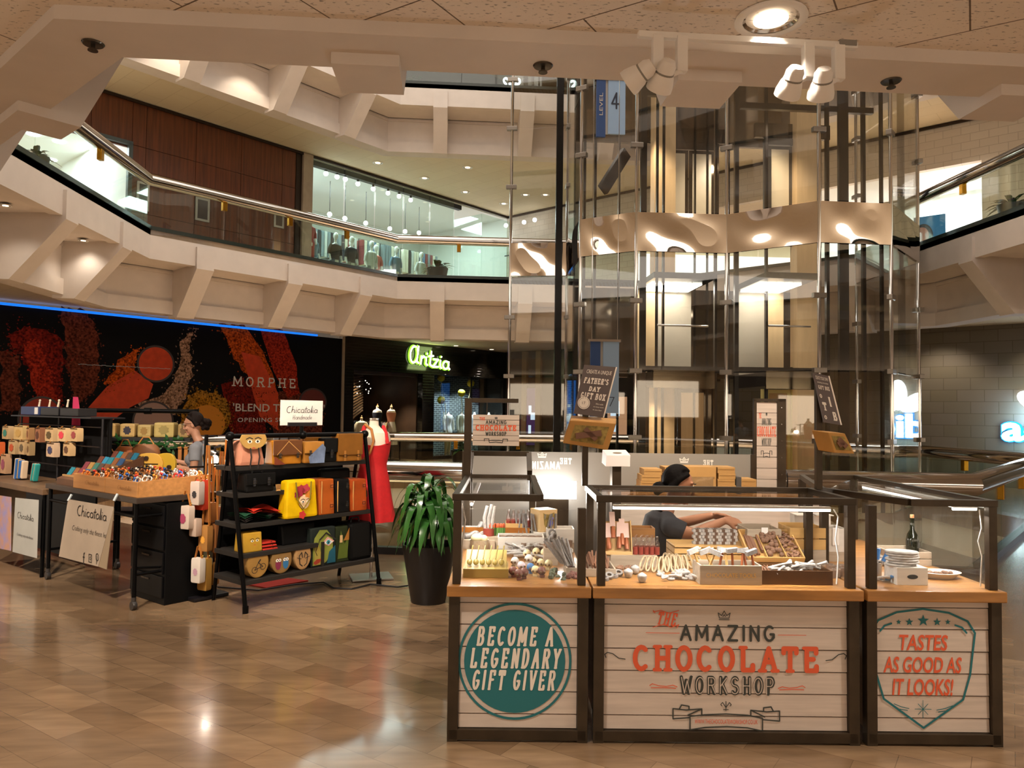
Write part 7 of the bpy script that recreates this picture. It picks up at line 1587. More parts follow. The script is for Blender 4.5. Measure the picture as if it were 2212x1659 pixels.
P = [(-.045,.13),(-.03,.122),(0,.118),(.03,.125),(.045,.13),(.04,.09),(.035,.04),(.02,.02),(-.02,.025),(-.035,.05),(-.04,.09)]
part('window_opening', MB().prism(P,.0005,.002,Matrix.Rotation(pi/2,4,'X')), mat('straw fill','a8904c',.8,noise=(30,.6)), t)
part('violet_ribbon', MB().ball((.012,-.006,.06),.02,(1,.3,1.4),n=10,k=7).ball((.02,-.006,.09),.014,(1.3,.3,.8),n=10,k=7), mat('violet cloth','6a6ab8',.7), t, True)
single('plinth_board', MB().bb((-.09,-.02,0),(.1,.16,.1095)), WHC, 'white stand lifting the cut-out gift box','plinth', kloc(x,y,WT), KA+.5)
for i in range(12):
    x, y = kz(1058+(i%6)*6,1136-(i//6)*5,WT+.05); put_item('tulip','foil_tulip','orange chocolate tulip in green foil in the plant-side case','chocolate','foil tulips', x, y, WT+.06)
x, y = kz(1073,1136,WT+.05); single('plinth_board', MB().bb((-.12,-.04,0),(.12,.1,.059)), GREYW,'grey step under the foil tulips','plinth',kloc(x,y,WT),KA)
for i, (px, py) in enumerate([(1022,1140),(1042,1144),(1030,1132)]):
    x, y = kz(px,py,WT+.06); put_item('shoe','chocolate_shoe','silver chocolate high-heeled shoe, '+['nearest the case post','beside the tulips','behind the other two'][i],'chocolate','chocolate shoes', x, y, WT+.061, (0,0,.5+.3*i), 1.2)
x, y = kz(1032,1142,WT+.06); single('plinth_board', MB().bb((-.14,-.08,0),(.12,.14,.06)), GREYW,'grey step under the silver shoes','plinth',kloc(x,y,WT),KA)
x, y = kz(1035,1190,WT); t = thing('ribbed_bowl','ribbed cream bowl heaped with white chocolate behind the gold tray','bowl',kloc(x,y,WT+.001),KA)
part('bowl', MB().lathe([(.0,0),(.05,0),(.062,.06),(.064,.075),(.058,.072),(.05,.01)],28,caps=False), mat('ribbed clay','b8ac94',.5,bump=(40,.6)), t, True); part('white_mound', MB().ball((-.015,0,.085),.035,(1.2,1,.8)).ball((.03,0,.08),.025), CREAMC, t, True)
for i in range(20):
    x, y = kz(1008+U(0,52),1168-U(0,14),WT+.02); put_item('nut' if i%2 else 'ring','frosted_piece','knobbly grey frosted chocolate behind the ribbed bowl','chocolate','knobbly frosted pieces' if i%2 else 'frosted loops behind the bowl', x, y, WT+U(0,.03), (U(0,2),U(0,2),0), 1.3 if i%2 else .9)
    if not i%2: o = COL.objects[-1]; o['label'] = 'grey frosted chocolate loop behind the ribbed bowl'
for i in range(9):
    x, y = kz(1082+i*9,1196-i*-1.5,WT+.01); put_item('tool','chocolate_tool','dark grey chocolate tool lying behind the skull heap','chocolate','grey tools behind the skulls', x, y, WT+.01+.006*(i%3), (0,0,-.2+U(-.3,.3)), 1.1)
x, y = kz(1056,1108,WT+.1); t = thing('foil_bundle','tall bundle of twisted silver foil sticks at the back of the plant-side case','chocolate',kloc(x,y,WT+.08),KA)
part('foil_sticks', MB().tube([(-.02,0,0),(-.03,0,.12),(-.01,0,.2)],.012,8).tube([(0,0,0),(.0,0,.12),(.02,0,.21)],.012,8).tube([(.02,0,0),(.025,0,.1),(.04,.0,.2)],.012,8), SILB, t, True); part('dark_band', MB().cyl((0,0,.0),.04,.05,14), REDC, t, True)
single('plinth_board', MB().bb((-.08,-.06,0),(.08,.1,.0795)), GREYW,'grey step under the twisted foil bundle','plinth',kloc(x,y,WT),KA)
for i, (px, py, w_) in enumerate([(1020,1105,.14),(1060,1090,.2),(1110,1080,.22)]):
    x, y = kz(px,py+10,WT+.14); t = thing('wood_tray','honey wooden tray on the back tier of the plant-side case, '+['nearest the post','in the middle','nearest the lamp'][i],'tray',kloc(x,y,WT+.1),KA)
    part('tray_board', MB().bb((-w_/2,0,0),(w_/2,.14,.012)), PINE, t); part('tray_rim', MB().bb((-w_/2,-.004,0),(w_/2,.004,.035)), TOPE, t)
    single('plinth_board', MB().bb((-w_/2,0,0),(w_/2,.14,.0995)), WHC,'white riser under the honey tray, '+['nearest the post','in the middle','nearest the lamp'][i],'plinth',kloc(x,y,WT),KA)
    for k in range(4): put_item('tool','chocolate_tool','pale chocolate tool on a honey tray at the back of the plant-side case','chocolate','pale tools on the honey trays', x-w_*.35+k*w_*.22, y+.07, WT+.115, (0,0,U(-.4,.4)))
for i in range(16):
    x, y = kz(1100+U(0,130),1206-U(0,24),WT); put_item('roller' if i%2 else 'roll','chocolate_cup' if i%2 else 'chocolate_roll','dusty brown chocolate cup behind the skull heap' if i%2 else 'grey chocolate tape roll behind the skull heap','chocolate','cups behind the skull heap' if i%2 else 'rolls behind the skull heap', x, y, WT+.001+(.0 if y < .7 else .03), (0 if i%2 else U(0,1.2),0,U(0,3)), .9)
for i in range(18):
    x, y = kz(1120+(i%9)*10,1118-(i//9)*6,WT+.16); put_item('stick','wrapped_stick','grey wrapped stick upright behind the bottles','chocolate','grey sticks behind the bottles', x, min(y,1.15), WT+.08, (U(-.15,.15),U(-.2,.2),0), .9)
single('plinth_board', MB().bb((-.24,-.06,0),(.24,.1,.0795)), WHC, 'white riser under the grey sticks behind the bottles','plinth', kloc(kz(1160,1115,WT+.16)[0],1.09,WT), KA)
for i in range(20):
    x, y = kz(1100+U(0,85),1202-U(0,12),WT); put_item('tool','chocolate_tool','grey chocolate tool heaped behind the skulls in a low pile','chocolate','low pile of grey tools', x, min(y,1.1), WT+.03+U(0,.03), (U(-.4,.4),U(-.4,.4),U(-1.2,1.2)), .95)
for i in range(16):
    x, y = kz(1182+U(0,56),1212-U(0,20),WT); put_item('ring','chocolate_ring','frosted chocolate ring near the fanned wrapped sticks','chocolate','frosted rings near the wrapped sticks', x, min(y,1.1), WT+.002+U(0,.02), (U(-.8,.8),U(-.8,.8),0), 1.0)
for i in range(9):
    x, y = kz(1438+i*9,1226+U(-3,3),WT); put_item('loop','chocolate_loop','cream and brown rope loop in the second row of the middle case','chocolate','second row of rope loops', x, y+.03, WT+.04, (-.7,.3-.08*i,0), .8)
for i in range(12):
    x, y = kz(1336+U(0,70),1226+U(-6,6),WT); put_item('nut','chocolate_nut','brown chocolate nut scattered below the spatula tray','chocolate','scattered nuts below the spatulas', x, max(.06,y), WT+.001, (0,0,0), 1.4)
for i in range(12):
    x, y = kz(1060+U(0,40),1186-U(0,10),WT); put_item('roller','chocolate_cup','dusty cup crowded between the ribbed bowl and the whitewashed crate','chocolate','cups by the ribbed bowl', x, min(y,1.1), WT+.001+.04*(i%2), (U(0,1.4),0,U(0,3)), .9)
for i in range(10):
    x, y = kz(1892+U(0,34),1232-U(0,16),WT); put_item('tool','chocolate_tool','pale chocolate tool heaped behind the tin cup','chocolate','tools behind the tin cup', x, y, WT+.01+U(0,.04), (U(-.3,.3),U(-.3,.3),U(-1,1)), 1.0)
# -- far case
x, y = kz(1971,1205,WT+.02); t = thing('wine_bottle','dark green corked bottle in the far display case','bottle',kloc(x,y,WT+.001),KA)
part('bottle_glass', MB().lathe([(.0,0),(.036,0),(.038,.01),(.038,.13),(.03,.17),(.014,.2),(.013,.26),(.016,.262),(.016,.275),(.012,.275)],22), mat('bottle green','0e140a',.08,spec=.8), t, True); part('cork', MB().cyl((0,0,.275),.012,.02,12), mat('cork','9a6a44',.8), t, True)
t, x0, x1, y0, w_, h_ = crate('whitewashed crate with an oval handle hole in the far display case', 1938,2003,1229,1264, WT, .14, WHC, oval=True)
part('lid_board', MB().bb((-w_/2,0,h_),(w_/2,.14,h_+.006)), WHC, t)
for i in range(6): single('frosted_slab', MB().lathe([(.0,0),(.085,0),(.09,.006),(.084,.013),(0,.012)],22,sx=1.0,sy=.7), SILB, 'grey frosted chocolate slab, '+['lowest','second','third','fourth','fifth','topmost'][i]+' of the pile on the oval-holed crate','chocolate', kloc((x0+x1)/2-.015+U(-.012,.012),y0+.075,WT+h_+.0065+i*.0135), KA+U(-.3,.3), 'frosted slabs on the crate', smooth=True)
x, y = kz(2040,1252,WT); t = thing('platter','long cream oval platter of small chocolates in the far case','platter',kloc(x,y+.05,WT+.001),KA)
part('dish', MB().lathe([(.0,.005),(.07,.0),(.1,.03),(.105,.034),(.098,.036),(.07,.012),(.0,.01)],30,sx=1.15,sy=.8,caps=False), mat('cream glaze','cfc4b4',.3), t, True)
for i in range(10): put_item('truffle','platter_chocolate','small brown and white chocolate on the oval platter','chocolate','chocolates on the oval platter', x+U(-.08,.08), y+.05+U(-.03,.03), WT+.014, (0,0,0), .9)
x, y = kz(1897,1246,WT); t = thing('tin_cup','glassy tin cup holding blue-gripped brushes in the far case','cup',kloc(x,y+.02,WT+.001),KA)
part('cup', MB().lathe([(.0,0),(.028,0),(.031,.08),(.029,.08),(.026,.004)],20,caps=False), mat('tin','b0a8a0',.25,.7), t, True)
for i, a in enumerate((-.25,.1,.55)): put_item('brush','blue_brush','blue-gripped chocolate brush in the tin cup, '+['leaning to the post','upright','leaning to the slabs'][i],'chocolate','blue-gripped brushes', x, y+.02+.006*i, WT+.012, (0,a,0), 1.05)
for i in range(3):
    x, y = kz(1900+i*10,1254+i*3,WT); put_item('plier','chocolate_pliers','blue-gripped chocolate pliers lying at the front of the far case, '+['by the post','in the middle','nearest the oval-holed crate'][i],'chocolate','blue-gripped pliers', x, max(.05,y), WT+.002+.012*i, (0,0,-.3+.25*i), .9)
t, x0, x1, y0, w_, h_ = crate('grey wooden crate behind the frosted slabs in the far case', 1925,2010,1190,1222, WT, .2, GREYW, slats=2)
# ---- hanging sign, posts and boards over the stall
yb = kxy(on_y(1010,1035,5.25))[1]
def kp(px, py, y): x, z = kpx(px,py,y); return x, z
xp, zt_ = kp(1012,860,1.2)
t = thing('sign_post','tall dark square post with an arm at the plant-side corner of the stall','post', kloc(xp,1.2), KA)
part('post', MB().bb((-.025,-.025,WT),(.025,.025,zt_)), IRON, t, bevel=.003); xe_, ze_ = kp(1120,866,1.2)
part('arm', MB().bb((.025,-.015,ze_-.015),(xe_-xp,.015,ze_+.015)), IRON, t, bevel=.002); part('foot_plate', MB().bb((-.05,-.05,WT-.0),(.05,.05,WT+.01)), IRON, t)
x0, z0 = kp(1021,962,1.2); x1, z1 = kp(1122,896,1.2); w_, h_ = x1-x0, z1-z0
def workshop_logo(par, w_, h_, y, zc=0):
    def L(mb, cx, cz, m): letter(mb, cx*w_, y, zc+cz*h_, m, par)
    L(serif('THE', w_*.12, h_*.1, .16, .2), -.3, .36, ORNG); L(serif('AMAZING', w_*.45, h_*.13,.17,0), 0, .25, INKD); L(serif('CHOCOLATE', w_*.88, h_*.19,.2,.35), 0, .07, ORNG)
    L(serif('WORKSHOP', w_*.45, h_*.14,.17,0), 0, -.12, INKD)
    m = ribs([[(0,.4),(.0,.9),(.2,.9),(.2,.5),(.35,.6),(.65,.6),(.8,.5),(.8,.9),(1,.9),(1,.4)],[(.2,.5),(.22,.05),(.5,.2),(.78,.05),(.8,.5)]],.005)(w_*.5,h_*.14); L(m, 0, -.34, INKD)
    m = ribs(CROWN,.003)(w_*.06,h_*.07); L(m, .0, .39, INKD)
t = thing('hanging_sign','small white slatted sign with orange lettering hanging from the post arm','sign', kloc((x0+x1)/2,1.2,(z0+z1)/2), KA)
m = MB()
for k in range(6): m.bb((-w_/2,-.006,-h_/2+k*h_/6),(w_/2,.006,-h_/2+(k+1)*h_/6-.003))
part('board', m, SHIP, t); part('board_backing', MB().bb((-w_/2,.006,-h_/2),(w_/2,.01,h_/2-.003)), mat('board gap','5b4c42',.7), t); workshop_logo(t, w_, h_, -.0075)
for px in (1052,1098): x, z = kp(px,880,1.2); part('hook', MB().tube([(x-(x0+x1)/2,0,h_/2-.01),(x-(x0+x1)/2,0,ze_-(z0+z1)/2-.005)],.004,6), IRON, t, True)
BRD = mat('slate brown board','5c5150',.5,noise=(5,.12))
def gift_stand(label, px, base_py, y, bpts, texts, box, boxlab, rz):
    x, z0 = kp(px, base_py, y); _, ztop = kp(px, bpts[0][1]+20, y)
    st_ = thing('board_stand', 'dark post carrying the '+label, 'stand', kloc(x,y,0), KA)
    part('post', MB().bb((-.018,-.018,CT+.038),(.018,.018,ztop)), IRON, st_, bevel=.002)
    (xa,za),(xb,zb),(xc,zc_),(xd,zd) = [kp(p[0],p[1],y-.05) for p in bpts]
    cx, cz = (xa+xb+xc+xd)/4, (za+zb+zc_+zd)/4
    t = thing('promo_board', label, 'sign', kloc(cx,y-.05,cz), KA)
    def U_(u,v): return ((1-v)*((1-u)*xa+u*xb)+v*((1-u)*xd+u*xc)-cx, (1-v)*((1-u)*za+u*zb)+v*((1-u)*zd+u*zc_)-cz)
    c = [U_(0,0),U_(1,0),U_(1,1),U_(0,1)]
    part('board', MB().prism([c[3],c[2],c[1],c[0]],-.006,.006,Matrix.Rotation(pi/2,4,'X')), BRD, t); part('pale_edge', MB().prism([c[2],(c[2][0]+.008,c[2][1]),(c[1][0]+.008,c[1][1]),c[1]],-.007,.007,Matrix.Rotation(pi/2,4,'X')), CRM, t)
    for s_, u0, u1, v0, v1, f in texts:
        A, B = U_(u0,v1), U_(u1,v1); C = U_(u0,v0); w_ = B[0]-A[0]; h_ = C[1]-A[1]
        q = f(s_, w_, h_) ; sh = (C[0]-A[0])/h_ if h_ else 0; sl = (B[1]-A[1])/w_
        q.v = [Vector((v.x+sh*v.z, v.y, v.z+sl*v.x)) for v in q.v]; mid = U_((u0+u1)/2,(v0+v1)/2)
        letter(q, mid[0], -.0075, mid[1], CRM, t)
    P = [kp(*p, y-.06) for p in box[0]]; cx, cz = sum(p[0] for p in P)/4, sum(p[1] for p in P)/4; Q = [(p[0]-cx,p[1]-cz) for p in P]
    g = thing('gift_box', boxlab, 'box', kloc(cx,y-.06,cz), KA)
    KR = mat('kraft card','b8863f',.6,noise=(6,.2)); dx, dz, dy = box[1]
    m = MB().add([(p[0],-.02,p[1]) for p in Q]+[(p[0]+dx,dy,p[1]+dz) for p in Q],[(0,1,2,3),(7,6,5,4),(0,4,5,1),(1,5,6,2),(2,6,7,3),(3,7,4,0)]); part('card_box', m, KR, g, bevel=.004)
    I = [(p[0]*.74,p[1]*.68) for p in Q]; part('window', MB().prism([I[3],I[2],I[1],I[0]],.0205,.0225,Matrix.Rotation(pi/2,4,'X')), mat('straw fill','a8904c',.8,noise=(30,.6)), g)
    part('chocolate_tool_inside', MB().bar((I[3][0]*.7,-.025,I[3][1]*.3),(I[1][0]*.6,-.025,I[1][1]*.2),.02,.035).bar((I[0][0]*.3,-.025,I[0][1]*.6),(I[2][0]*.5,-.025,I[2][1]*.5),.02,.028), MILK, g)
    return t
fs = lambda s, w_, h_: serif(s, w_, h_, .2, .36, .2); ff = lambda s, w_, h_: font_mb(s, w_, h_)
bd = gift_stand("dark Create A Unique Father's Day Gift Box board", 1263, 1060, .5, [(1262,788),(1330,793),(1302,902),(1239,893)],
  [('CREATE A UNIQUE',.12,.92,.09,.18,ff),("FATHER'S",.1,.9,.25,.37,fs),('DAY',.32,.68,.42,.52,fs),('GIFT BOX',.1,.92,.55,.68,fs),('Fill it with',.66,.9,.74,.77,ff),('as many tools',.6,.94,.80,.83,ff),('as you like!',.6,.9,.86,.89,ff)],
  ([(1231,908),(1330,915),(1312,972),(1215,957)],(.012,.03,.05)),'kraft gift box of tools in straw tilted under the Father\'s Day board',0)
for r0, m_, y_ in ((.037,CRM,-.0078),(.032,BRD,-.0082),(.030,CRM,-.0086)):
    k = 28; part('round_badge', MB().add([(-.062+r0*cos(2*pi*j/k),y_,-.075+r0*sin(2*pi*j/k)) for j in range(k)],[tuple(range(k))]), m_, bd)
letter(font_mb('17', .02, .016), -.062, -.0092, -.075, BRD, bd)
gift_stand('dark narrow gift box price board with drawn tools', 1768, 1066, .45, [(1755,805),(1788,812),(1815,918),(1779,912)],
  [('CREATE YOUR OWN',.1,.9,.05,.12,ff),('amazing chocolate',.15,.85,.16,.2,ff),('GIFT BOX',.15,.85,.24,.32,fs),('O',.1,.25,.42,.5,fs),('T',.15,.4,.58,.75,fs),('I',.6,.75,.45,.65,fs),('O',.1,.25,.85,.93,fs),('B',.65,.9,.75,.93,fs)],
  ([(1786,934),(1822,936),(1843,980),(1800,978)],(-.075,.012,.04)),'kraft gift box on edge under the narrow price board',0)
# tall slatted sign at the back corner
x0, z0 = kp(1628,1070,2.25); x1, z1 = kp(1682,868,2.25); w_, h_ = x1-x0, z1-z0
t = thing('tall_sign','tall narrow slatted sign with a dark riveted edge behind the stall','sign', kloc((x0+x1)/2,2.25,0), KA-.12)
m = MB(); n = 9; zb_ = .3
for k in range(n+4): 
    za_ = z1-(k+1)*h_/8.5
    if za_ > zb_: m.bb((-w_/2+.02,-.012,za_),(w_/2-.02,.012,za_+h_/8.5-.004))
part('board', m, SHIP, t); part('board_backing', MB().bb((-w_/2+.02,.012,zb_),(w_/2-.02,.018,z1-.004)), mat('board gap','5b4c42',.7), t)
part('frame', MB().bb((-w_/2,-.03,0),(-w_/2+.022,.03,z1+.02)).bb((w_/2-.022,-.03,0),(w_/2+.05,.06,z1+.02)).bb((-w_/2,-.03,z1),(w_/2+.05,.03,z1+.025)), IRON, t)
for k in range(7): part('rivet', MB().ball((w_/2+.014,-.032,z1-.05-k*.14),.007,n=8,k=5), CHROME, t)
workshop_logo(t, w_*.82, h_*.58, -.0135, z1-h_*.36)
# frosted back screen with reversed white print, and the glaring lamp
xa_, za_ = kp(1004,976,2.15); xb_, zb_ = kp(1626,980,2.15)
t = thing('back_screen','frosted grey back screen of the stall with reversed white print','screen', kloc(xa_,2.15), KA)
W_ = xb_-xa_; zt_ = (za_+zb_)/2
part('frosted_sheet', MB().bb((0,-.004,.1),(W_,.004,zt_)), mat('frosted grey sheet','8f8c88',.35), t); part('lower_panel', MB().bb((0,.004,0),(W_,.03,.95)), SHIP, t)
for x in (0,W_): part('edge_post', MB().bb((x-.02,-.02,0),(x+.02,.03,zt_)), IRON, t)
for pxc, pyc, wpx, hpx, f in [(1171,983,20,13,lambda w_,h_: ribs(CROWN,.006)(w_,h_)),(1174,1005,72,17,lambda w_,h_: serif('AMAZING',-w_,h_,.17,0,.2)),(1222,996,26,14,lambda w_,h_: serif('THE',-w_,h_,.2,.25,.2)),(1478,994,20,13,lambda w_,h_: ribs(CROWN,.006)(w_,h_)),(1530,1000,22,13,lambda w_,h_: serif('THE',-w_,h_,.2,.25,.2))]:
    x, z = kp(pxc,pyc,2.14); s_ = 1/1613*6.2; letter(f(wpx*s_,hpx*s_), x-xa_, -.007, z, mat('white print','e9e6e2',.6), t)
x, z = kp(1185,1048,2.0)
t = thing('work_lamp','glaring white work light standing behind the plant-side case','lamp', kloc(x,1.95,0), KA)
part('light_panel', MB().bb((-.16,-.01,1.06),(.22,.01,1.2)), emis('work light','fff8ee',14), t); part('stand_base', MB().bb((-.1,.01,0),(.16,.05,1.06)), IRON, t)
lamp('AREA','work_light_lamp',kloc(x+.02,1.9,1.14),9,NEUT,.36,kloc(x,.5,.95),sizey=.14)
# donation box, carton stacks, counter at the back
BCZ = kp(1400,1065,1.78)[1]
t = thing('back_counter','honey-topped back counter holding the cardboard boxes','shop counter', kloc(.35,1.72), KA)
part('worktop', MB().bb((0,0,BCZ-.05),(1.66,.36,BCZ)), TOPW, t, bevel=.004); part('base', MB().bb((.03,.03,0),(1.63,.34,BCZ-.05)), SHIP, t)
x, z = kp(1335,1008,1.55); t = thing('till_box','white card box with an oval slot on a dark post','box', kloc(x,1.55,z), KA+.15)
part('box_body', MB().add([(-.095,0,0),(.095,0,0),(.1,.13,.02),(-.09,.13,.02),(-.085,.01,.085),(.1,.01,.085),(.1,.13,.12),(-.085,.13,.12)],[(0,3,2,1),(4,5,6,7),(0,1,5,4),(1,2,6,5),(2,3,7,6),(3,0,4,7)]), mat('white card','d8cfd0',.5), t, bevel=.004)
part('oval_slot', MB().lathe([(0,0),(.036,0)],20,m=Matrix.Translation((.01,.055,.0995)) @ Matrix.Rotation(.28,4,'X') @ Matrix.Diagonal((1,.5,1,1)),caps=False), mat('slot shade','6a5a48',.6), t)
part('post', MB().bb((-.035,.03,-z+.001),(.035,.09,.005)), IRON, t)
KRB = mat('kraft carton','b98f55',.65,noise=(5,.15))
ST = [(1384,1422,1046,'first'),(1386,1424,1032,'second'),(1390,1424,1019,'third'),(1392,1434,1006,'top')]
def carton(px0, px1, py0, py1, y, lab, d=.2, rz=0):
    x0, z0 = kp(px0,py1,y); x1, z1 = kp(px1,py0,y); z0 = BCZ+.0005 if py1 >= 1057 else z0; h_ = z1-z0
    t = thing('cardboard_box', lab, 'box', kloc((x0+x1)/2,y,z0), KA+rz, 'cardboard boxes on the back counter')
    part('box_body', MB().bb((-(x1-x0)/2,0,.0),((x1-x0)/2,d,h_-.002)), KRB, t, bevel=.002); part('lid_flap', MB().bb((-(x1-x0)/2*.9,-.002,h_*.55),((x1-x0)/2*.9,.0,h_*.62)), mat('kraft shade','8a6636',.7), t)
    return t
y_ = 1.78
for i, (a, b_, py) in enumerate([(1382,1426,1052),(1384,1424,1039),(1386,1428,1026),(1391,1430,1013)]): carton(a,b_,py,py+13,y_,'flat kraft carton, '+['lowest','second','third','topmost'][i]+' of the stack nearest the card box')
for i, (a, b_, py) in enumerate([(1434,1468,1048),(1435,1470,1035),(1434,1468,1022),(1436,1470,1009)]): carton(a,b_,py,py+13,y_+.02,['flat kraft carton at the foot of the stack behind the seller head','flat kraft carton second up behind the seller head','flat kraft carton under the top one behind the seller head','flat kraft carton on top behind the seller head'][i])
for i, (a, b_, py) in enumerate([(1550,1590,1048),(1550,1588,1035),(1552,1589,1022),(1550,1588,1009)]): carton(a,b_,py,py+13,y_,'flat kraft carton, '+['lowest','second','third','topmost'][i]+' of the stack past the windowed box')
for i, (a, b_, py) in enumerate([(1601,1634,1048),(1601,1634,1035)]): carton(a,b_,py,py+13,y_,['lower','upper'][i]+' small kraft carton by the tall slatted sign')
t = carton(1478,1547,1008,1065,y_,'tall kraft box with a shiny cellophane window behind the seller'); part('cellophane_window', MB().bb((-.09,-.006,.03),(.1,-.003,.13)), mat('cellophane','a88a64',.08,.3,bump=(12,1)), t)
x, z = kp(1596,1060,y_); z = BCZ+.001; single('grey_folder', MB().bb((-.02,0,0),(.02,.2,.13)), mat('folder grey','4a4848',.5), 'dark grey folder standing between the carton stacks','folder', kloc(x,y_,z), KA)
# ============================================================ the two sellers
def fuse(name, mb, m, parent, voxel=.006, smooth_it=2):
    me = mb.mesh(name, True); o = bpy.data.objects.new(name, me); COL.objects.link(o)
    r = o.modifiers.new('fuse','REMESH'); r.mode = 'VOXEL'; r.voxel_size = voxel; r.use_smooth_shade = True
    s_ = o.modifiers.new('soften','SMOOTH'); s_.factor = .5; s_.iterations = smooth_it
    dg = bpy.context.evaluated_depsgraph_get(); dg.update(); n = bpy.data.meshes.new_from_object(o.evaluated_get(dg))
    bpy.data.objects.remove(o); n.materials.clear(); n.name = name
    return link(name, n, m, parent)
SK1 = mat('skin light','c9957a',.5); SK2 = mat('skin olive','a8765a',.5); HAIR = mat('dark brown hair','1d1311',.7,noise=(30,.4),stretch=(1,1,.15),spec=.15,bump=(60,.6))
def head_mb(m, T):
    """head facing local -Y, centre of skull at the origin, about .23 m tall"""
    q = MB(T)
    def fn(d):
        r = 1.0
        if d.y < 0 and d.z < -.2: r *= 1-.10*(-d.z-.2)
        return r
    q.ball((0,.012,.025),.098,(.80,1.0,1.02),n=24,k=16,fn=fn)
    q.ball((0,-.02,-.045),.072,(.82,.95,1.05),n=18,k=12)          # jaw and cheeks
    q.ball((0,-.078,-.098),.022,(1.1,.9,.8)); 
    q.tube([(0,-.088,.022),(0,-.105,-.01),(0,-.113,-.026),(0,-.096,-.036)],[.009,.011,.013,.008],10)   # nose
    q.ball((0,-.088,-.060),.017,(1.5,.7,.5)); q.ball((0,-.086,-.072),.016,(1.3,.7,.5))                 # lips
    for s_ in (-1,1):
        q.ball((s_*.034,-.083,.022),.016,(1.25,.5,.6)); q.ball((s_*.078,.012,-.012),.026,(.35,.75,1.15)); q.ball((s_*.045,-.068,-.03),.024,(1,.7,.9))
    q.ball((0,-.072,.045),.03,(2.0,.6,.4))
    m.v += []; n = len(m.v); m.v += q.v; m.f += [tuple(i+n for i in f) for f in q.f]
def hand(m, wrist, d, palm_n, L=.18, curl=.5):
    """palm, five bent fingers; d points along the hand, palm_n out of the palm"""
    d = Vector(d).normalized(); nrm = Vector(palm_n); nrm = (nrm-d*nrm.dot(d)).normalized(); sd = d.cross(nrm); w0 = Vector(wrist)
    pl = L*.5
    for k in range(4):
        o = (k-1.5)*.019
        m.tube([w0+sd*o*.7, w0+d*pl*.6+sd*o, w0+d*pl+sd*o],[.014,.014,.011],8)
        fl = L*[.40,.48,.45,.36][k]; p = w0+d*pl+sd*o; c = curl+.12*k; dd = d
        pts = [p]; 
        for j in range(3):
            a = c*(.5+.5*j)*.7; dd = (dd*cos(a)+nrm*sin(a)).normalized(); p = p+dd*fl*[.45,.32,.23][j]; pts.append(p)
        m.tube(pts,[.0095,.009,.008,.0065],8); m.ball(pts[-1],.0065,n=8,k=6)
    p = w0+d*pl*.25-sd*.032; td = (d*.7-sd*.55+nrm*.35).normalized(); m.tube([w0+d*.01-sd*.01, p, p+td*.035, p+(td+d*.4).normalized()*.06],[.014,.013,.0105,.0075],8); m.ball(p+(td+d*.4).normalized()*.06,.0075,n=8,k=6)
    m.ball(w0+d*pl*.5,.034,(1,1,1)) if False else None
def eyes(par, T):
    for s_ in (-1,1):
        q = MB(T); q.ball((s_*.033,-.084,.021),.0125,n=12,k=8); e = part('eye', q, mat('eye white','f0ece4',.3), par, True)
        q = MB(T); q.ball((s_*.033,-.0935,.020),.0055,n=10,k=7); part('pupil', q, mat('pupil brown','1c100a',.2), e, True)
    q = MB(T)
    for s_ in (-1,1): q.tube([(s_*.014,-.098,.042),(s_*.033,-.1,.048),(s_*.055,-.088,.043)],.0035,6)
    part('eyebrows', q, HAIR, par, True)
    q = MB(T); q.tube([(-.024,-.098,-.064),(0,-.1035,-.066),(.024,-.098,-.064)],[.003,.006,.003],8); part('lips', q, mat('lip tone','9a5048',.5), par, True)
# --- seller of the leather stall: stands behind the table, profile towards the hoarding
p = on_y(420,897,8.85); hx, hy, hz = p.x-.01, 8.85, p.z-.105
t = thing('person','woman in a grey V-neck T-shirt with dark tied-back hair, handling wares behind the jewellery boxes','person',(hx+.06,hy,0),0)
B0 = Vector((hx+.06,hy,0))
T = Matrix.Translation((-.06,0,hz)) @ Matrix.Rotation(R(-88),4,'Z') @ Matrix.Rotation(R(14),4,'X')
m = MB(); head_mb(m, T)
sh = hz-.25
m.tube([(-.045,0,hz-.06),(-.02,0,hz-.14),(.015,0,hz-.2)],[.05,.047,.056],14)
m.tube([(.02,0,sh+.02),(.02,0,sh-.12),(.0,0,sh-.3),(.02,0,sh-.48),(.02,0,.82)],[.085,.115,.105,.13,.14],18)
for s_ in (-1,1):
    y = s_*.16; m.capsule((.02,s_*.08,sh),(.02,y,sh-.02),.05,.055)
    el = Vector((.02,s_*.2,sh-.27)); wr = Vector((-.25,s_*.09-.02,sh-.2+.02*s_))
    m.tube([(.02,y,sh-.02),(.03,s_*.19,sh-.15),el],[.052,.045,.038],12); m.ball(el,.038); m.tube([el,(el+wr)/2,wr],[.038,.034,.023],12)
    hand(m, wr, (-1,-.15*s_,-.12), (0,-s_*.7,-.5), .17, .45)
    m.tube([(.02,s_*.08,.86),(.02,s_*.085,.47),(.03,s_*.09,.06)],[.085,.058,.04],12); m.tube([(.05,s_*.09,.04),(-.14,s_*.1,.03)],[.04,.03],10)
fuse('body', m, SK1, t, .0065)
eyes(t, T)
m = MB(); m.tube([(.025,0,sh+.01),(.02,0,sh-.1),(.01,0,sh-.28),(.03,0,sh-.46),(.03,0,sh-.56)],[.10,.128,.117,.14,.146],22)
m.ball((-.055,-.06,sh-.15),.07); m.ball((-.055,.06,sh-.15),.07)
for s_ in (-1,1): m.capsule((.02,s_*.07,sh+.005),(.02,s_*.165,sh-.02),.058,.064); m.tube([(.02,s_*.16,sh-.015),(.028,s_*.19,sh-.16)],[.065,.06],14)
fuse('tshirt', m, mat('grey jersey','8f939c',.85,noise=(14,.1)), t, .008)
m = MB()
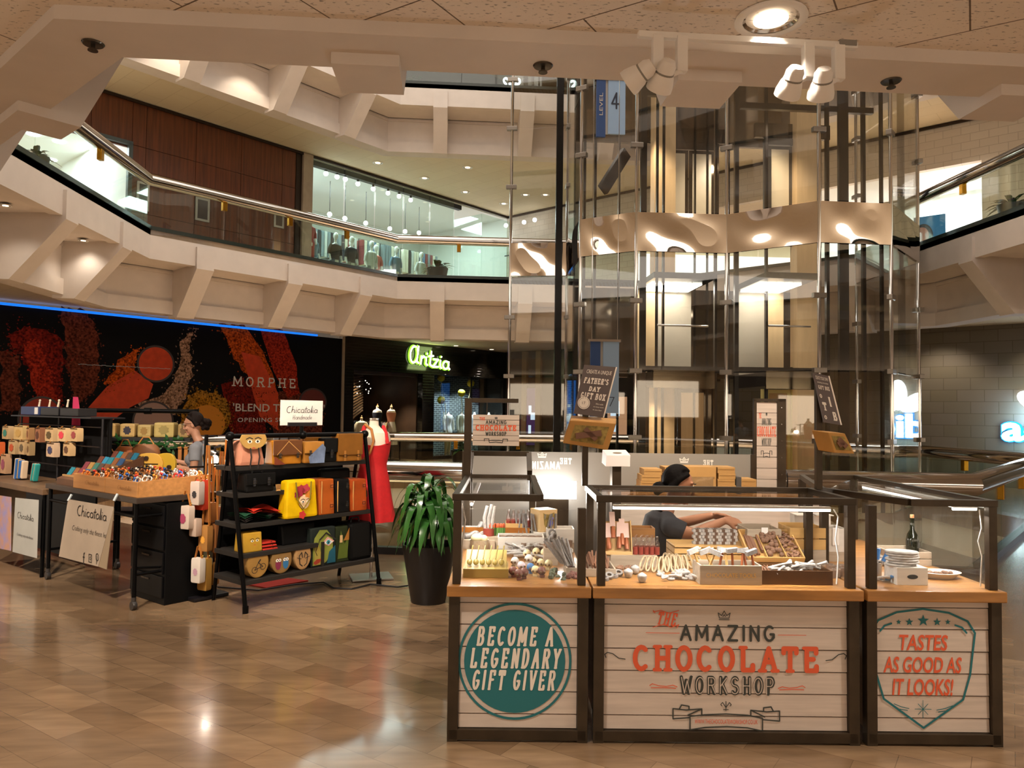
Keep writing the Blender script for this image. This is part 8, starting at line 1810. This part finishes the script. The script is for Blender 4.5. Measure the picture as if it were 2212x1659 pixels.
for s_ in (-1,1): m.tube([(.03,s_*.08,.86),(.03,s_*.085,.47),(.035,s_*.09,.1)],[.1,.075,.058],14)
m.ball((.03,0,.88),.14,(1,1,.8)); fuse('trousers', m, mat('dark denim','20242e',.8), t, .01)
q = MB(T)
q.ball((0,.025,.045),.103,(.86,1.0,1.0),n=26,k=18,fn=lambda d: (1.0 if not (d.y < -.12 and d.z < .70) else .80)+.012*sin(d.x*40)); 
for s_ in (-1,1): q.tube([(s_*.06,-.03,.1),(s_*.08,.03,.04),(s_*.072,.06,-.03)],[.018,.022,.028],10)
fuse('hair', q, HAIR, t, .006, 1)
q = MB(T); random.seed(4)
for k in range(26):
    a = Vector((random.uniform(-.04,.04),.11+random.uniform(-.015,.07),-.02+random.uniform(-.06,.04))); q.ball(a,random.uniform(.02,.035),n=8,k=6)
fuse('ponytail', q, HAIR, t, .007, 0)
q = MB(T)
for s_ in (-1,1): q.tube([(s_*.034+.022*cos(2*pi*j/14),-.112,.02+.017*sin(2*pi*j/14)) for j in range(14)],.0022,6,closed=True); q.tube([(s_*.056,-.11,.024),(s_*.08,-.04,.02),(s_*.08,.01,.012)],.002,6)
q.tube([(-.012,-.113,.022),(.012,-.113,.022)],.002,6); part('glasses', q, DARK, t, True)
q = MB(); q.tube([(-.03,-.07,sh+.06),(-.06,-.05,sh-.05),(-.085,0,sh-.13),(-.06,.05,sh-.05),(-.03,.07,sh+.06)],.004,6); part('necklace_cord', q, mat('red cord','8a2a2a',.6), t, True)
q = MB(); q.tube([(-.185+.0,-.11+.03*cos(2*pi*j/12),sh-.225+.03*sin(2*pi*j/12)) for j in range(12)],.006,6,closed=True); part('wristwatch', q, DARK, t, True)
# --- seller of the chocolate stall: bends forward between the counters, profile towards the far case
p = on_y(1466,1010,5.0); hx, hy, hz = p.x, 5.0, p.z-.125
t = thing('person','woman in a dark T-shirt with black bunned hair bending over the chocolate stall','person',(hx-.12,hy,0),0)
T = Matrix.Translation((.12,0,hz)) @ Matrix.Rotation(R(84),4,'Z') @ Matrix.Rotation(R(16),4,'X')
m = MB(); head_mb(m, T)
sh = hz-.22
m.tube([(.10,0,hz-.05),(.055,0,hz-.13),(.03,0,hz-.18)],[.05,.047,.056],14)
m.tube([(.02,0,sh+.01),(.0,0,sh-.12),(-.06,0,sh-.3),(-.1,0,.72)],[.09,.12,.115,.14],18)
for s_ in (-1,1):
    y = s_*.17; m.capsule((.02,s_*.08,sh),(.02,y,sh-.03),.05,.056)
    el = Vector((.16,s_*.21,sh-.07)); wr = Vector((.39,s_*.12-.03,sh+.01)); m.tube([(.02,y,sh-.03),(.09,s_*.2,sh-.06),el],[.054,.047,.04],12); m.ball(el,.04); m.tube([el,(el+wr)/2,wr],[.04,.036,.024],12)
    hand(m, wr, (1,-.1*s_,-.15), (0,-s_*.5,-.8), .17, .5)
    m.tube([(-.1,s_*.085,.76),(-.08,s_*.09,.43),(-.1,s_*.09,.06)],[.088,.06,.042],12); m.tube([(-.12,s_*.09,.04),(.08,s_*.1,.03)],[.042,.03],10)
fuse('body', m, SK2, t, .0065)
eyes(t, T)
m = MB(); m.tube([(.025,0,sh+.03),(.015,0,sh),(.0,0,sh-.1),(-.06,0,sh-.28),(-.09,0,sh-.42)],[.085,.125,.136,.128,.15],22)
for s_ in (-1,1): m.capsule((.02,s_*.07,sh+.0),(.02,s_*.172,sh-.03),.062,.067); m.tube([(.02,s_*.17,sh-.025),(.10,s_*.2,sh-.055)],[.068,.06],14)
fuse('tshirt', m, mat('charcoal jersey','2b2d33',.85,noise=(14,.15)), t, .008)
m = MB()
for s_ in (-1,1): m.tube([(-.09,s_*.085,.76),(-.075,s_*.09,.43),(-.095,s_*.09,.1)],[.105,.078,.06],14)
m.ball((-.09,0,.78),.145,(1,1,.8)); fuse('trousers', m, mat('black cotton','141418',.8), t, .01)
q = MB(T); q.ball((0,.022,.042),.104,(.86,1.0,1.0),n=26,k=18,fn=lambda d: (1.0 if not (d.y < -.12 and d.z < .70) else .80))
for s_ in (-1,1): q.tube([(s_*.06,-.03,.1),(s_*.08,.03,.04),(s_*.072,.06,-.03)],[.018,.022,.028],10)
fuse('hair', q, mat('black hair','0f0c0d',.75,noise=(30,.4),spec=.12,bump=(60,.6)), t, .006, 1)
q = MB(T); q.ball((0,.125,-.05),.045,(1,1,.9),n=14,k=10); q.tube([(0,.08,-.02),(0,.12,-.05),(.01,.13,-.1)],[.03,.035,.02],10); fuse('bun', q, mat('black hair','0f0c0d',.4), t, .006, 1)
# ---- walls of the lower concourse seen through the opening
m = MB(); L2 = offs(OPEN2,.25)
m.plate(offs(OPEN2,.3),[offs(OPEN2,.05)],-.95,-.4)
struct('trim_17', m, PLASTER)
m = MB(); L3 = offs(OPEN2,3.4); n = len(L3)
for i in range(n): a, b_ = L3[i], L3[(i+1)%n]; m.add([(*a,-5.5),(*b_,-5.5),(*b_,-.41),(*a,-.41)],[(0,1,2,3)])
struct('wall_lower', m, mat('lower wall','8a7e70',.5,noise=(1.5,.4)))
